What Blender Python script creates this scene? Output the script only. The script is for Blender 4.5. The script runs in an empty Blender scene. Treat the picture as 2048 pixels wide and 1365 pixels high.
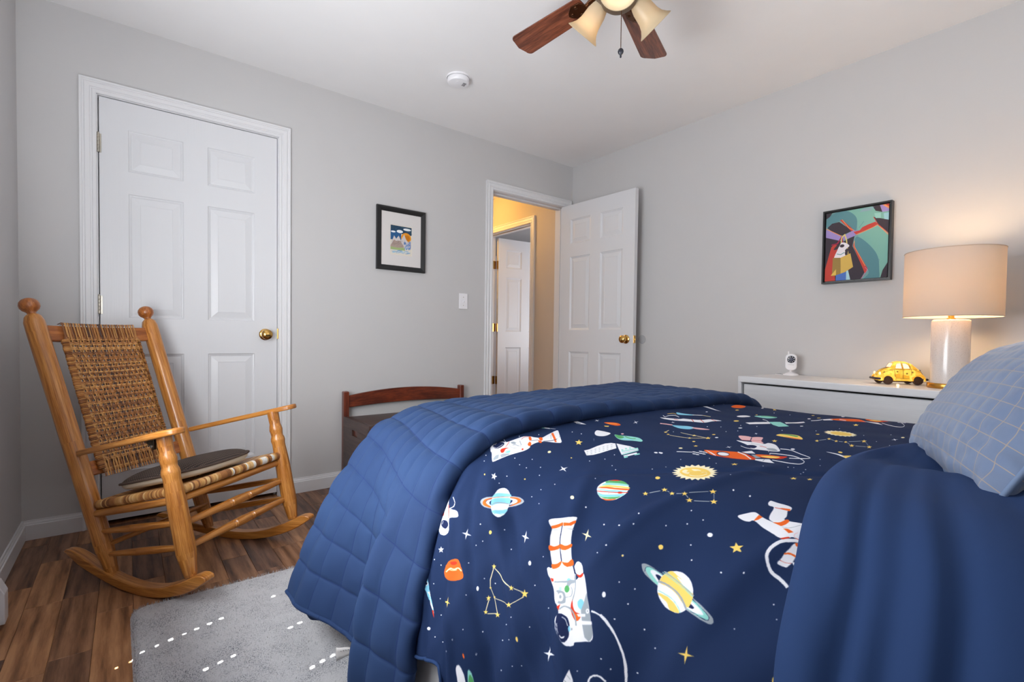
import bpy, bmesh, math, random
import numpy as np
from mathutils import Vector, Matrix, noise
random.seed(7)
S = bpy.context.scene
COL = S.collection
PI = math.pi

# ------------------------------------------------------------------ camera, world, sun, area lights, exposure
W, H = 2048, 1365
F_PX, CY = 977.57, 701.15
YAW, PITCH, ROLL = 0.66508, -0.024265, 0.012657
CAM = Vector((-3.0625, -3.0732, 0.93996))
fw = Vector((math.sin(YAW) * math.cos(PITCH), math.cos(YAW) * math.cos(PITCH), math.sin(PITCH)))
rt0 = Vector((math.cos(YAW), -math.sin(YAW), 0)); up0 = rt0.cross(fw)
rt = math.cos(ROLL) * rt0 + math.sin(ROLL) * up0
up = -math.sin(ROLL) * rt0 + math.cos(ROLL) * up0
cam_data = bpy.data.cameras.new('camera'); cam = bpy.data.objects.new('camera', cam_data); COL.objects.link(cam)
cam_data.sensor_width = 36; cam_data.lens = F_PX / W * 36
cam_data.shift_y = (CY - H / 2) / W
cam_data.clip_start = 0.02
M = Matrix.Identity(4)
for i in range(3):
    M[i][0] = rt[i]; M[i][1] = up[i]; M[i][2] = -fw[i]; M[i][3] = CAM[i]
cam.matrix_world = M
S.camera = cam

world = bpy.data.worlds.new('world'); S.world = world; world.use_nodes = True
bg = world.node_tree.nodes['Background']; bg.inputs[0].default_value = (0.75, 0.87, 1.0, 1); bg.inputs[1].default_value = 1.0
S.view_settings.view_transform = 'Standard'
try: S.view_settings.look = 'None'
except Exception: pass
S.view_settings.gamma = 1; S.view_settings.use_curve_mapping = False
S.view_settings.exposure = 1.15
S.cycles.use_denoising = True
S.cycles.max_bounces = 8; S.cycles.diffuse_bounces = 5; S.cycles.transparent_max_bounces = 8
S.cycles.sample_clamp_indirect = 6

SUN_D = Vector((0.588 * 0.962, 0.588 * 0.272, -0.809)).normalized()
def light(name, kind, loc, energy, color=(1, 1, 1), direction=None, **kw):
    d = bpy.data.lights.new(name, kind); d.energy = energy; d.color = color
    for k, v in kw.items(): setattr(d, k, v)
    o = bpy.data.objects.new(name, d); COL.objects.link(o); o.location = loc
    if direction is not None: o.rotation_euler = Vector(direction).to_track_quat('-Z', 'Y').to_euler()
    return o
light('sun', 'SUN', (-6, -2, 4), 26, (1.0, 0.96, 0.9), SUN_D, angle=0.006)
light('window_daylight', 'AREA', (-3.37, -1.75, 1.35), 34, (0.93, 0.967, 1.0), (1, 0.10, 0.34), shape='RECTANGLE', size=1.2, size_y=1.5)
light('head_end_fill', 'AREA', (-1.9, -3.66, 1.5), 11, (0.93, 0.967, 1.0), (-0.15, 0.6, 1.0), shape='RECTANGLE', size=2.2, size_y=1.3)  # added fill with no known source, aimed up to brighten the ceiling
light('hall_ceiling_light', 'POINT', (-0.45, 1.15, 2.25), 8, (1.0, 0.56, 0.15), shadow_soft_size=0.1)
light('far_room_daylight', 'AREA', (1.3, 0.0, 1.0), 9, (0.95, 0.96, 1.0), (0, 0.6, 0.5), shape='RECTANGLE', size=1.4, size_y=1.0)

# ------------------------------------------------------------------ helpers
def lin(c):
    return tuple((x / 255 / 12.92) if x / 255 <= 0.04045 else ((x / 255 + 0.055) / 1.055) ** 2.4 for x in c) + (1,)

class NT:
    def __init__(s, name):
        s.m = bpy.data.materials.new(name); s.m.use_nodes = True; s.t = s.m.node_tree
        s.b = s.t.nodes['Principled BSDF']
    def n(s, typ, **kw):
        x = s.t.nodes.new(typ)
        for k, v in kw.items():
            if k.startswith('i_'):
                key = k[2:]; key = int(key) if key.isdigit() else key.replace('_', ' ')
                x.inputs[key].default_value = v
            else: setattr(x, k, v)
        return x
    def l(s, a, b): s.t.links.new(a, b)
    def ramp(s, fac, stops):
        r = s.n('ShaderNodeValToRGB'); e = r.color_ramp.elements
        while len(e) < len(stops): e.new(0.5)
        for el, (p, c) in zip(e, stops): el.position = p; el.color = c
        s.l(fac, r.inputs[0]); return r.outputs[0]
    def bump(s, h, strength=0.3, dist=0.001, normal=None):
        b = s.n('ShaderNodeBump'); b.inputs['Strength'].default_value = strength; b.inputs['Distance'].default_value = dist
        s.l(h, b.inputs['Height'])
        if normal is not None: s.l(normal, b.inputs['Normal'])
        s.l(b.outputs[0], s.b.inputs['Normal']); return b.outputs[0]
    def mapping(s, coord='Object', scale=(1, 1, 1), loc=None):
        c = s.n('ShaderNodeTexCoord'); m = s.n('ShaderNodeMapping'); m.inputs['Scale'].default_value = scale
        s.l(c.outputs[coord], m.inputs[0]); return m.outputs[0]
    def noise(s, vec, scale, detail=3, rough=0.5, out=0):
        x = s.n('ShaderNodeTexNoise'); x.inputs['Scale'].default_value = scale; x.inputs['Detail'].default_value = detail
        x.inputs['Roughness'].default_value = rough; s.l(vec, x.inputs['Vector']); return x.outputs[out]

def simple(name, rgb, rough=0.5, metal=0.0, bump=None, vary=0.0, coat=0.0, sheen=0.0, spec=0.5):
    m = NT(name); c = lin(rgb)
    m.b.inputs['Base Color'].default_value = c
    m.b.inputs['Roughness'].default_value = rough; m.b.inputs['Metallic'].default_value = metal
    m.b.inputs['Specular IOR Level'].default_value = spec
    if coat: m.b.inputs['Coat Weight'].default_value = coat; m.b.inputs['Coat Roughness'].default_value = 0.15
    if sheen: m.b.inputs['Sheen Weight'].default_value = sheen; m.b.inputs['Sheen Roughness'].default_value = 0.5
    v = m.mapping('Object')
    if vary:
        nz = m.noise(v, 6, 4)
        m.l(m.ramp(nz, [(0.25, tuple(x * (1 - vary) for x in c[:3]) + (1,)), (0.75, tuple(min(1, x * (1 + vary)) for x in c[:3]) + (1,))]), m.b.inputs['Base Color'])
    if bump: m.bump(m.noise(v, bump[0], 3), bump[1], bump[2])
    return m.m

def wood(name, c1, c2, rough=0.35, gscale=(2.5, 55), coat=0.0, coord='UV', dark=None, rand=False):
    m = NT(name)
    mp = m.mapping(coord, (gscale[0], gscale[1], gscale[1]))
    if rand:
        oi = m.n('ShaderNodeObjectInfo'); add = m.n('ShaderNodeVectorMath', operation='ADD'); mul = m.n('ShaderNodeMath', operation='MULTIPLY', i_1=37.0)
        m.l(oi.outputs['Random'], mul.inputs[0]); m.l(mp, add.inputs[0]); m.l(mul.outputs[0], add.inputs[1]); mp = add.outputs[0]
    a = m.noise(mp, 1.0, 6, 0.62)
    mp2 = m.mapping(coord, (gscale[0] * 3, gscale[1] * 6, gscale[1] * 6)); b = m.noise(mp2, 1.0, 4, 0.7)
    mx = m.n('ShaderNodeMath', operation='MULTIPLY_ADD', i_1=0.45); m.l(b, mx.inputs[0])
    sc = m.n('ShaderNodeMath', operation='MULTIPLY', i_1=0.6); m.l(a, sc.inputs[0]); m.l(sc.outputs[0], mx.inputs[2])
    col = m.ramp(mx.outputs[0], [(0.36, lin(dark or c1)), (0.47, lin(c1)), (0.62, lin(c2))])
    m.l(col, m.b.inputs['Base Color'])
    m.b.inputs['Roughness'].default_value = rough
    if coat: m.b.inputs['Coat Weight'].default_value = coat; m.b.inputs['Coat Roughness'].default_value = 0.12
    m.bump(mx.outputs[0], 0.25, 0.0006)
    return m.m

def attr_mat(name, attr='Col', rough=0.6, bump=None, spec=0.5, vary=0.0):
    m = NT(name); a = m.n('ShaderNodeAttribute', attribute_name=attr)
    m.l(a.outputs['Color'], m.b.inputs['Base Color']); m.b.inputs['Roughness'].default_value = rough
    m.b.inputs['Specular IOR Level'].default_value = spec
    if bump: m.bump(m.noise(m.mapping('Object'), bump[0], 3), bump[1], bump[2])
    return m.m

class MB:
    def __init__(s): s.v = []; s.f = []; s.uv = []; s.col = []; s.mi = []
    def add(s, vs, fs, uvs=None, col=None, mi=0):
        o = len(s.v); s.v.extend([tuple(v) for v in vs])
        for k, f in enumerate(fs):
            s.f.append(tuple(o + i for i in f)); s.mi.append(mi); s.col.append(col)
            s.uv.append(uvs[k] if uvs else None)
        return s
    def box(s, c, d, R=None, col=None, mi=0):
        c = Vector(c); hx, hy, hz = d[0] / 2, d[1] / 2, d[2] / 2
        P = [Vector((x, y, z)) for x in (-hx, hx) for y in (-hy, hy) for z in (-hz, hz)]
        F = [(0, 1, 3, 2), (4, 6, 7, 5), (0, 4, 5, 1), (2, 3, 7, 6), (0, 2, 6, 4), (1, 5, 7, 3)]
        la = max(range(3), key=lambda i: d[i]); uvs = []
        for f in F:
            nax = [i for i in range(3) if len({round(P[j][i], 9) for j in f}) == 1][0]
            ax = [i for i in range(3) if i != nax]
            if la in ax: u, w = la, [i for i in ax if i != la][0]
            else: u, w = ax
            uvs.append([(P[j][u] + c[u], P[j][w] + c[w] + nax * 0.37) for j in f])
        s.add([(R @ p if R is not None else p) + c for p in P], F, uvs, col, mi); return s
    def b2(s, x0, x1, y0, y1, z0, z1, **k):
        return s.box(((x0 + x1) / 2, (y0 + y1) / 2, (z0 + z1) / 2), (x1 - x0, y1 - y0, z1 - z0), **k)
    def tube(s, pts, rad, n=12, caps=True, col=None, flat=1.0, upv=None, uo=0.0, mi=0):
        pts = [Vector(p) for p in pts]; L = len(pts)
        if not hasattr(rad, '__len__'): rad = [rad] * L
        T = [(pts[min(i + 1, L - 1)] - pts[max(i - 1, 0)]).normalized() for i in range(L)]
        u = Vector(upv) if upv is not None else (Vector((0, 0, 1)) if abs(T[0].z) < 0.9 else Vector((1, 0, 0)))
        vs = []; acc = 0; lens = []
        for i in range(L):
            if i: acc += (pts[i] - pts[i - 1]).length
            lens.append(acc); t = T[i]; u = (u - t * u.dot(t)); u.normalize(); w = t.cross(u)
            for k in range(n):
                a = 2 * PI * k / n; vs.append(pts[i] + rad[i] * (math.cos(a) * w + flat * math.sin(a) * u))
        fs = []; uvs = []
        for i in range(L - 1):
            for k in range(n):
                k2 = (k + 1) % n; fs.append((i * n + k, i * n + k2, (i + 1) * n + k2, (i + 1) * n + k))
                r = rad[i] * 2 * PI / n; uvs.append([(lens[i] + uo, k * r), (lens[i] + uo, (k + 1) * r), (lens[i + 1] + uo, (k + 1) * r), (lens[i + 1] + uo, k * r)])
        if caps:
            fs.append(tuple(range(n))[::-1]); fs.append(tuple((L - 1) * n + k for k in range(n)))
            for q in (0, L - 1): uvs.append([(lens[q] + uo + 0.3 * math.cos(2 * PI * k / n) * rad[q], math.sin(2 * PI * k / n) * rad[q]) for k in range(n)])
        s.add(vs, fs, uvs, col, mi); return s
    def lathe(s, prof, n=24, M=None, col=None, mi=0, caps=True):
        M = M or Matrix.Identity(4); vs = []; acc = 0; ls = []
        for i, (r, z) in enumerate(prof):
            if i: acc += math.hypot(r - prof[i - 1][0], z - prof[i - 1][1])
            ls.append(acc)
            for k in range(n):
                a = 2 * PI * k / n; vs.append(M @ Vector((r * math.cos(a), r * math.sin(a), z)))
        fs = []; uvs = []
        for i in range(len(prof) - 1):
            for k in range(n):
                k2 = (k + 1) % n; fs.append((i * n + k, i * n + k2, (i + 1) * n + k2, (i + 1) * n + k))
                w = 2 * PI / n * max(prof[i][0], 0.01); uvs.append([(ls[i], k * w), (ls[i], (k + 1) * w), (ls[i + 1], (k + 1) * w), (ls[i + 1], k * w)])
        if caps:
            if prof[0][0] > 1e-5: fs.append(tuple(range(n))[::-1]); uvs.append([(vs[k][0], vs[k][1]) for k in reversed(range(n))])
            if prof[-1][0] > 1e-5: fs.append(tuple((len(prof) - 1) * n + k for k in range(n))); uvs.append([(vs[k][0], vs[k][1]) for k in range(n)])
        s.add(vs, fs, uvs, col, mi); return s
    def prism(s, poly, h, M=None, col=None, mi=0):
        """poly in local xy, thickness h along local z (0..h)"""
        M = M or Matrix.Identity(4); n = len(poly)
        vs = [M @ Vector((x, y, 0)) for x, y in poly] + [M @ Vector((x, y, h)) for x, y in poly]
        fs = [tuple(range(n))[::-1], tuple(range(n, 2 * n))]; uvs = [[poly[i] for i in reversed(range(n))], list(poly)]
        acc = 0
        for i in range(n):
            j = (i + 1) % n; d = math.dist(poly[i], poly[j])
            fs.append((i, j, n + j, n + i)); uvs.append([(acc, 0.5), (acc + d, 0.5), (acc + d, 0.5 + h), (acc, 0.5 + h)]); acc += d
        s.add(vs, fs, uvs, col, mi); return s
    def grid(s, P, uvf=None, closed=False, col=None):
        """P[i][j] -> Vector"""
        ni, nj = len(P), len(P[0]); vs = [p for r in P for p in r]; fs = []; uvs = []
        for i in range(ni - 1):
            for j in range(nj - 1):
                fs.append((i * nj + j, i * nj + j + 1, (i + 1) * nj + j + 1, (i + 1) * nj + j))
                if uvf: uvs.append([uvf(i, j), uvf(i, j + 1), uvf(i + 1, j + 1), uvf(i + 1, j)])
        s.add(vs, fs, uvs or None, col); return s
    def xf(s, M):
        s.v = [tuple(M @ Vector(v)) for v in s.v]; return s
    def build(s, name, mat, parent=None, smooth=None, bevel=0, seg=2, kind=None):
        o0 = parent_origin(parent)
        me = bpy.data.meshes.new(name); me.from_pydata([(v[0] - o0.x, v[1] - o0.y, v[2] - o0.z) for v in s.v], [], s.f)
        if any(u is not None for u in s.uv):
            lay = me.uv_layers.new(name='UVMap'); flat = []
            for f, u in zip(s.f, s.uv): flat += list(u) if u is not None else [(0, 0)] * len(f)
            lay.data.foreach_set('uv', [c for p in flat for c in p])
        if any(c is not None for c in s.col):
            ca = me.color_attributes.new('Col', 'FLOAT_COLOR', 'CORNER'); flat = []
            for f, c in zip(s.f, s.col): flat += (list(c)[:3] + [1.0]) * len(f) if c is not None else [1.0] * (4 * len(f))
            ca.data.foreach_set('color', flat)
        for m in (mat if isinstance(mat, (list, tuple)) else [mat]): me.materials.append(m)
        if any(s.mi): me.polygons.foreach_set('material_index', s.mi)
        bm = bmesh.new(); bm.from_mesh(me); bmesh.ops.recalc_face_normals(bm, faces=bm.faces); bm.to_mesh(me); bm.free()
        me.validate()
        if smooth:
            me.polygons.foreach_set('use_smooth', [True] * len(me.polygons))
            if smooth < 179: me.set_sharp_from_angle(angle=math.radians(smooth))
        me.update()
        o = bpy.data.objects.new(name, me); COL.objects.link(o)
        if parent is not None: o.parent = parent
        if bevel:
            b = o.modifiers.new('bevel', 'BEVEL'); b.width = bevel; b.segments = seg; b.limit_method = 'ANGLE'; b.angle_limit = 0.6
        if kind: o['kind'] = kind
        return o

def parent_origin(p):
    v = Vector((0, 0, 0))
    while p is not None: v += p.location; p = p.parent
    return v
def tag(o, label, cat, group=None):
    o['label'] = label; o['category'] = cat
    if group: o['group'] = group
    return o
def thing(name, label, cat, loc, group=None):
    o = bpy.data.objects.new(name, None); COL.objects.link(o); o.location = loc; o.empty_display_size = 0.05
    return tag(o, label, cat, group)
def struct(o): o['kind'] = 'structure'; return o
def frame(o, x, y, z):
    M = Matrix.Identity(4)
    for i in range(3): M[i][0] = x[i]; M[i][1] = y[i]; M[i][2] = z[i]; M[i][3] = o[i]
    return M
def catmull(pts, n):
    """dense catmull-rom then uniform arc-length resample to n points"""
    P = [Vector(p) for p in pts]; P = [2 * P[0] - P[1]] + P + [2 * P[-1] - P[-2]]; out = []
    for i in range(1, len(P) - 2):
        for k in range(16):
            t = k / 16; a, b, c, d = P[i - 1], P[i], P[i + 1], P[i + 2]
            out.append(0.5 * ((2 * b) + (c - a) * t + (2 * a - 5 * b + 4 * c - d) * t * t + (3 * b - a - 3 * c + d) * t ** 3))
    out.append(P[-2]); acc = [0]
    for i in range(1, len(out)): acc.append(acc[-1] + (out[i] - out[i - 1]).length)
    res = []; j = 0
    for k in range(n):
        s = acc[-1] * k / (n - 1)
        while j < len(acc) - 2 and acc[j + 1] < s: j += 1
        f = (s - acc[j]) / max(1e-9, acc[j + 1] - acc[j]); res.append(out[j].lerp(out[j + 1], min(1, max(0, f))))
    return res, acc[-1]
def sstep(a, b, x):
    t = min(1, max(0, (x - a) / (b - a))); return t * t * (3 - 2 * t)
def nz(x, y, z=0.0): return noise.noise(Vector((x, y, z)))

# ------------------------------------------------------------------ materials
m_wall = simple('wall_paint', (198, 196, 196), 0.6, bump=(180, 0.08, 0.0005), vary=0.008, spec=0.3)
m_ceil = simple('ceiling_paint', (236, 234, 234), 0.8, bump=(120, 0.15, 0.0008), vary=0.01, spec=0.2)
m_hall = simple('hall_paint', (196, 184, 172), 0.6, bump=(180, 0.1, 0.0006), spec=0.3)
m_far = simple('far_room_paint', (196, 198, 204), 0.7, spec=0.3)
m_trim = simple('trim_paint', (222, 221, 223), 0.35)
m_dark = simple('dark_gap', (14, 12, 11), 0.9)
m_brass = simple('brass', (214, 170, 96), 0.16, 1.0, bump=(40, 0.05, 0.0005))
m_steel = simple('worn_nickel', (176, 170, 158), 0.35, 1.0, bump=(300, 0.4, 0.0006), vary=0.25)
m_black = simple('black_frame_lacquer', (26, 26, 28), 0.35, bump=(90, 0.1, 0.0005))
m_plast = simple('white_plastic', (235, 233, 236), 0.35, bump=(100, 0.03, 0.0004))
m_dgray = simple('dark_grey_plastic', (30, 32, 44), 0.3)

def door_mat():
    m = NT('door_paint_embossed_grain'); m.b.inputs['Base Color'].default_value = lin((216, 216, 219)); m.b.inputs['Roughness'].default_value = 0.34
    v = m.mapping('Object', (1, 1, 0.12)); d = m.noise(v, 9, 2); 
    w = m.n('ShaderNodeTexWave', wave_type='BANDS', bands_direction='X'); w.inputs['Scale'].default_value = 26; w.inputs['Distortion'].default_value = 9; w.inputs['Detail'].default_value = 3; w.inputs['Detail Scale'].default_value = 1.2
    m.l(v, w.inputs['Vector']); m.bump(w.outputs['Fac'], 0.10, 0.0006); return m.m
m_door = door_mat()

def floor_mat():
    m = NT('wood_laminate_strip')
    oi = m.n('ShaderNodeObjectInfo'); mp = m.mapping('Object', (42, 3.2, 10)); off = m.n('ShaderNodeMath', operation='MULTIPLY', i_1=91.0)
    m.l(oi.outputs['Random'], off.inputs[0]); add = m.n('ShaderNodeVectorMath', operation='ADD'); m.l(mp, add.inputs[0]); m.l(off.outputs[0], add.inputs[1])
    a = m.noise(add.outputs[0], 1.0, 8, 0.68)
    mp3 = m.mapping('Object', (9, 2.6, 6)); add3 = m.n('ShaderNodeVectorMath', operation='ADD'); m.l(mp3, add3.inputs[0]); m.l(off.outputs[0], add3.inputs[1])
    w = m.n('ShaderNodeTexWave', wave_type='RINGS', rings_direction='Y'); w.inputs['Scale'].default_value = 1.0; w.inputs['Distortion'].default_value = 5; w.inputs['Detail'].default_value = 3
    m.l(add3.outputs[0], w.inputs['Vector'])
    g = m.n('ShaderNodeMath', operation='MULTIPLY_ADD', i_1=0.16); m.l(w.outputs['Fac'], g.inputs[0]); m.l(a, g.inputs[2])
    c_dark = m.ramp(g.outputs[0], [(0.36, lin((44, 30, 26))), (0.56, lin((96, 68, 54))), (0.74, lin((128, 94, 76)))])
    c_lite = m.ramp(g.outputs[0], [(0.34, lin((98, 64, 42))), (0.54, lin((158, 110, 74))), (0.74, lin((192, 142, 100)))])
    mix = m.n('ShaderNodeMix', data_type='RGBA'); rr = m.ramp(oi.outputs['Random'], [(0.1, (0, 0, 0, 1)), (0.55, (0.38, 0.38, 0.38, 1)), (0.95, (1, 1, 1, 1))])
    m.l(rr, mix.inputs['Factor']); m.l(c_dark, mix.inputs['A']); m.l(c_lite, mix.inputs['B']); m.l(mix.outputs['Result'], m.b.inputs['Base Color'])
    m.b.inputs['Roughness'].default_value = 0.42; m.b.inputs['Specular IOR Level'].default_value = 0.4
    m.bump(g.outputs[0], 0.25, 0.0008); return m.m
m_floor = floor_mat()
m_oak = wood('honey_oak', (168, 102, 38), (214, 148, 74), 0.3, (3, 60), 0.3, dark=(102, 54, 18))
m_oak2 = wood('reddish_oak', (146, 80, 32), (190, 116, 56), 0.32, (3, 60), 0.3, dark=(104, 54, 22))
m_cherry = wood('cherry_bench_wood', (84, 34, 20), (122, 54, 30), 0.3, (4, 40), 0.3, dark=(58, 22, 14))
m_benchlid = wood('dark_bench_lid', (62, 44, 40), (84, 62, 56), 0.4, (4, 40), 0.1, dark=(44, 30, 28))
m_fanwood = wood('fan_blade_walnut', (88, 46, 32), (138, 78, 54), 0.35, (5, 60), 0.2, dark=(58, 28, 20))

# ------------------------------------------------------------------ room shell
ZC = 2.44; XL = -3.447; YF = -3.75; WT = 0.12
# closet door, bedroom doorway openings in the back wall
CX0, CX1, DZ = -3.178, -2.379, 2.078
BX0, BX1 = -0.860, -0.088
mb = MB()
for x0, x1, z0, z1 in ((XL - WT, CX0, 0, ZC), (CX0, CX1, DZ, ZC), (CX1, BX0, 0, ZC), (BX0, BX1, DZ, ZC), (BX1, 0.05, 0, ZC)):
    mb.b2(x0, x1, 0, WT, z0, z1)
struct(mb.build('wall_back', m_wall))
struct(MB().b2(0, WT, YF - WT, 0, 0, ZC).build('wall_right', m_wall))
# left wall with window opening
WY0, WY1, WZ0, WZ1 = -2.35, -1.15, 0.45, 2.05
mb = MB()
mb.b2(XL - WT, XL, YF - WT, WY0, 0, ZC).b2(XL - WT, XL, WY1, 0, 0, ZC).b2(XL - WT, XL, WY0, WY1, 0, WZ0).b2(XL - WT, XL, WY0, WY1, WZ1, ZC)
struct(mb.build('wall_left', m_wall))
HX0, HX1, HZ0, HZ1 = -2.7, -0.7, 0.95, 2.1
mb = MB()
mb.b2(XL, HX0, YF - WT, YF, 0, ZC).b2(HX1, 0, YF - WT, YF, 0, ZC).b2(HX0, HX1, YF - WT, YF, 0, HZ0).b2(HX0, HX1, YF - WT, YF, HZ1, ZC)
struct(mb.build('wall_front', m_wall))
struct(MB().b2(XL - WT, WT, YF - WT, WT, ZC, ZC + 0.1).build('ceiling', m_ceil))
floor = struct(MB().b2(XL - WT, 3.2, YF - WT, 4.0, -0.1, -0.012).build('floor', m_dark))
# floor strips
PW = 0.0975; k = 0; meshes = {}
x = XL + 0.002; nstrip = 0; extra = MB()
cols = []
while x < -0.001:
    cols.append(x); x += PW
for ci, x in enumerate(cols):
    w = min(PW, -0.0 - x); y = 0.0 - [0.0, 0.21, 0.09, 0.33, 0.15, 0.40, 0.27, 0.05][(ci * 3) % 8] ; L = [0.46, 0.52, 0.40, 0.49, 0.44][(ci * 2) % 5]
    segs = []; yy = 0.0; first = 0.12 + ((ci * 0.617) % 1) * 0.38
    segs.append((0.0, -first)); yy = -first
    while yy > YF:
        l = 0.42 + ((ci * 7 + len(segs) * 5) % 4) * 0.045
        segs.append((yy, max(YF, yy - l))); yy -= l
    for (ya, yb) in segs:
        vis = not (x > -2.0 and ya < -1.9) and not (x > -1.0 and ya < -1.4)
        key = (round(w, 3), round(ya - yb, 3))
        if not vis or nstrip >= 299:
            extra.b2(x + 0.0004, x + w - 0.0004, yb + 0.0004, ya - 0.0004, -0.012, 0); continue
        if key not in meshes:
            b = MB(); L_ = ya - yb; hw = w / 2 - 0.0003; hl = L_ / 2 - 0.0003; c = 0.0012
            vs = [(-hw, -hl, -0.012), (hw, -hl, -0.012), (hw, hl, -0.012), (-hw, hl, -0.012),
                  (-hw, -hl, -c), (hw, -hl, -c), (hw, hl, -c), (-hw, hl, -c),
                  (-hw + c, -hl + c, 0), (hw - c, -hl + c, 0), (hw - c, hl - c, 0), (-hw + c, hl - c, 0)]
            fs = [(0, 3, 2, 1), (8, 9, 10, 11)]
            for i in range(4):
                j = (i + 1) % 4; fs += [(i, j, 4 + j, 4 + i), (4 + i, 4 + j, 8 + j, 8 + i)]
            b.add(vs, fs); o = b.build('floor_strip', m_floor, floor); meshes[key] = o
        else:
            o = meshes[key].copy(); COL.objects.link(o)
        o.location = (x + w / 2, (ya + yb) / 2, 0); nstrip += 1
extra.build('floor_strips', m_floor, floor, kind='stuff')
MB().b2(-2.6, 3.0, WT, 3.8, -0.012, 0).b2(BX0, BX1, 0, WT, -0.012, 0).b2(CX0, CX1, 0, 0.8, -0.012, 0).build('hall_floor_boards', m_floor, floor)

# baseboards
def base_profile_run(mb, p0, p1, nrm, h=0.088, d=0.014):
    p0 = Vector(p0); p1 = Vector(p1); L = (p1 - p0).length; dx = (p1 - p0).normalized(); n = Vector(nrm)
    poly = [(0, 0), (d, 0), (d, h * 0.76), (d * 0.72, h * 0.80), (d * 0.72, h * 0.85), (d * 0.45, h * 0.93), (d * 0.42, h), (0, h)]
    mb.prism(poly, L, frame(p0, n, Vector((0, 0, 1)), dx)); return mb
CAS = 0.062
mb = MB(); base_profile_run(mb, (XL, 0, 0), (CX0 - CAS + 0.012, 0, 0), (0, -1, 0)); base_profile_run(mb, (CX1 + CAS - 0.012, 0, 0), (BX0 - CAS + 0.012, 0, 0), (0, -1, 0))
struct(mb.build('baseboard_back', m_trim))
mb = MB(); base_profile_run(mb, (XL, YF, 0), (XL, 0, 0), (1, 0, 0)); struct(mb.build('baseboard_left', m_trim))
mb = MB(); base_profile_run(mb, (0, YF, 0), (0, 0, 0), (-1, 0, 0)); struct(mb.build('baseboard_right', m_trim))
mb = MB(); base_profile_run(mb, (XL, YF, 0), (0, YF, 0), (0, 1, 0)); struct(mb.build('baseboard_front', m_trim))

# moulded casing: nested stepped profile mitred around an opening
CPROF = [(0.0, 0.0), (0.0, 0.010), (0.004, 0.013), (0.014, 0.014), (0.018, 0.010), (0.022, 0.010), (0.026, 0.0145), (0.042, 0.016), (0.047, 0.012), (0.051, 0.012), (0.055, 0.017), (0.062, 0.018), (0.062, 0.0)]
def casing(name, x0, x1, zt, M=None, w=CAS, mat=None, mirror=1, right=True):
    """opening x0..x1, 0..zt in local (x, z) plane; local -y is outwards"""
    mb = MB(); sc = w / 0.062; n = len(CPROF)
    def pt(o, d, corner):  # offset o outwards from opening edge, d proud
        if corner == 0: return Vector((x0 - o, -d, 0))
        if corner == 1: return Vector((x0 - o, -d, zt + o))
        if corner == 2: return Vector((x1 + o, -d, zt + o))
        return Vector((x1 + o, -d, 0))
    cs = (0, 1, 2, 3)
    V = [[pt(o * sc, d, c) for (o, d) in CPROF] for c in cs]
    vs = [v for r in V for v in r]; fs = []
    for c in range(3):
        for i in range(n):
            j = (i + 1) % n; fs.append((c * n + i, c * n + j, (c + 1) * n + j, (c + 1) * n + i))
    fs.append(tuple(range(n))); fs.append(tuple(3 * n + i for i in reversed(range(n))))
    mb.add(vs, fs)
    if M is not None: mb.xf(M)
    return struct(mb.build(name, mat or m_trim))
casing('trim_1', CX0, CX1, DZ)
casing('trim_2', BX0, BX1, DZ)
# jambs and stops
def jamb(name, x0, x1, zt, d, M=None, mat=None, stop=0.045):
    mb = MB(); t = 0.018
    mb.b2(x0 - t + t, x0 + 0.004, 0, d, 0, zt).b2(x1 - 0.004, x1, 0, d, 0, zt).b2(x0, x1, 0, d, zt - 0.004, zt)
    mb.b2(x0 + 0.004, x0 + 0.014, stop, stop + 0.035, 0, zt - 0.004).b2(x1 - 0.014, x1 - 0.004, stop, stop + 0.035, 0, zt - 0.004).b2(x0 + 0.004, x1 - 0.004, stop, stop + 0.035, zt - 0.014, zt - 0.004)
    if M is not None: mb.xf(M)
    return struct(mb.build(name, mat or m_trim, bevel=0.001))
jamb('trim_3', CX0, CX1, DZ, WT); jamb('trim_4', BX0, BX1, DZ, WT)

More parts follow.
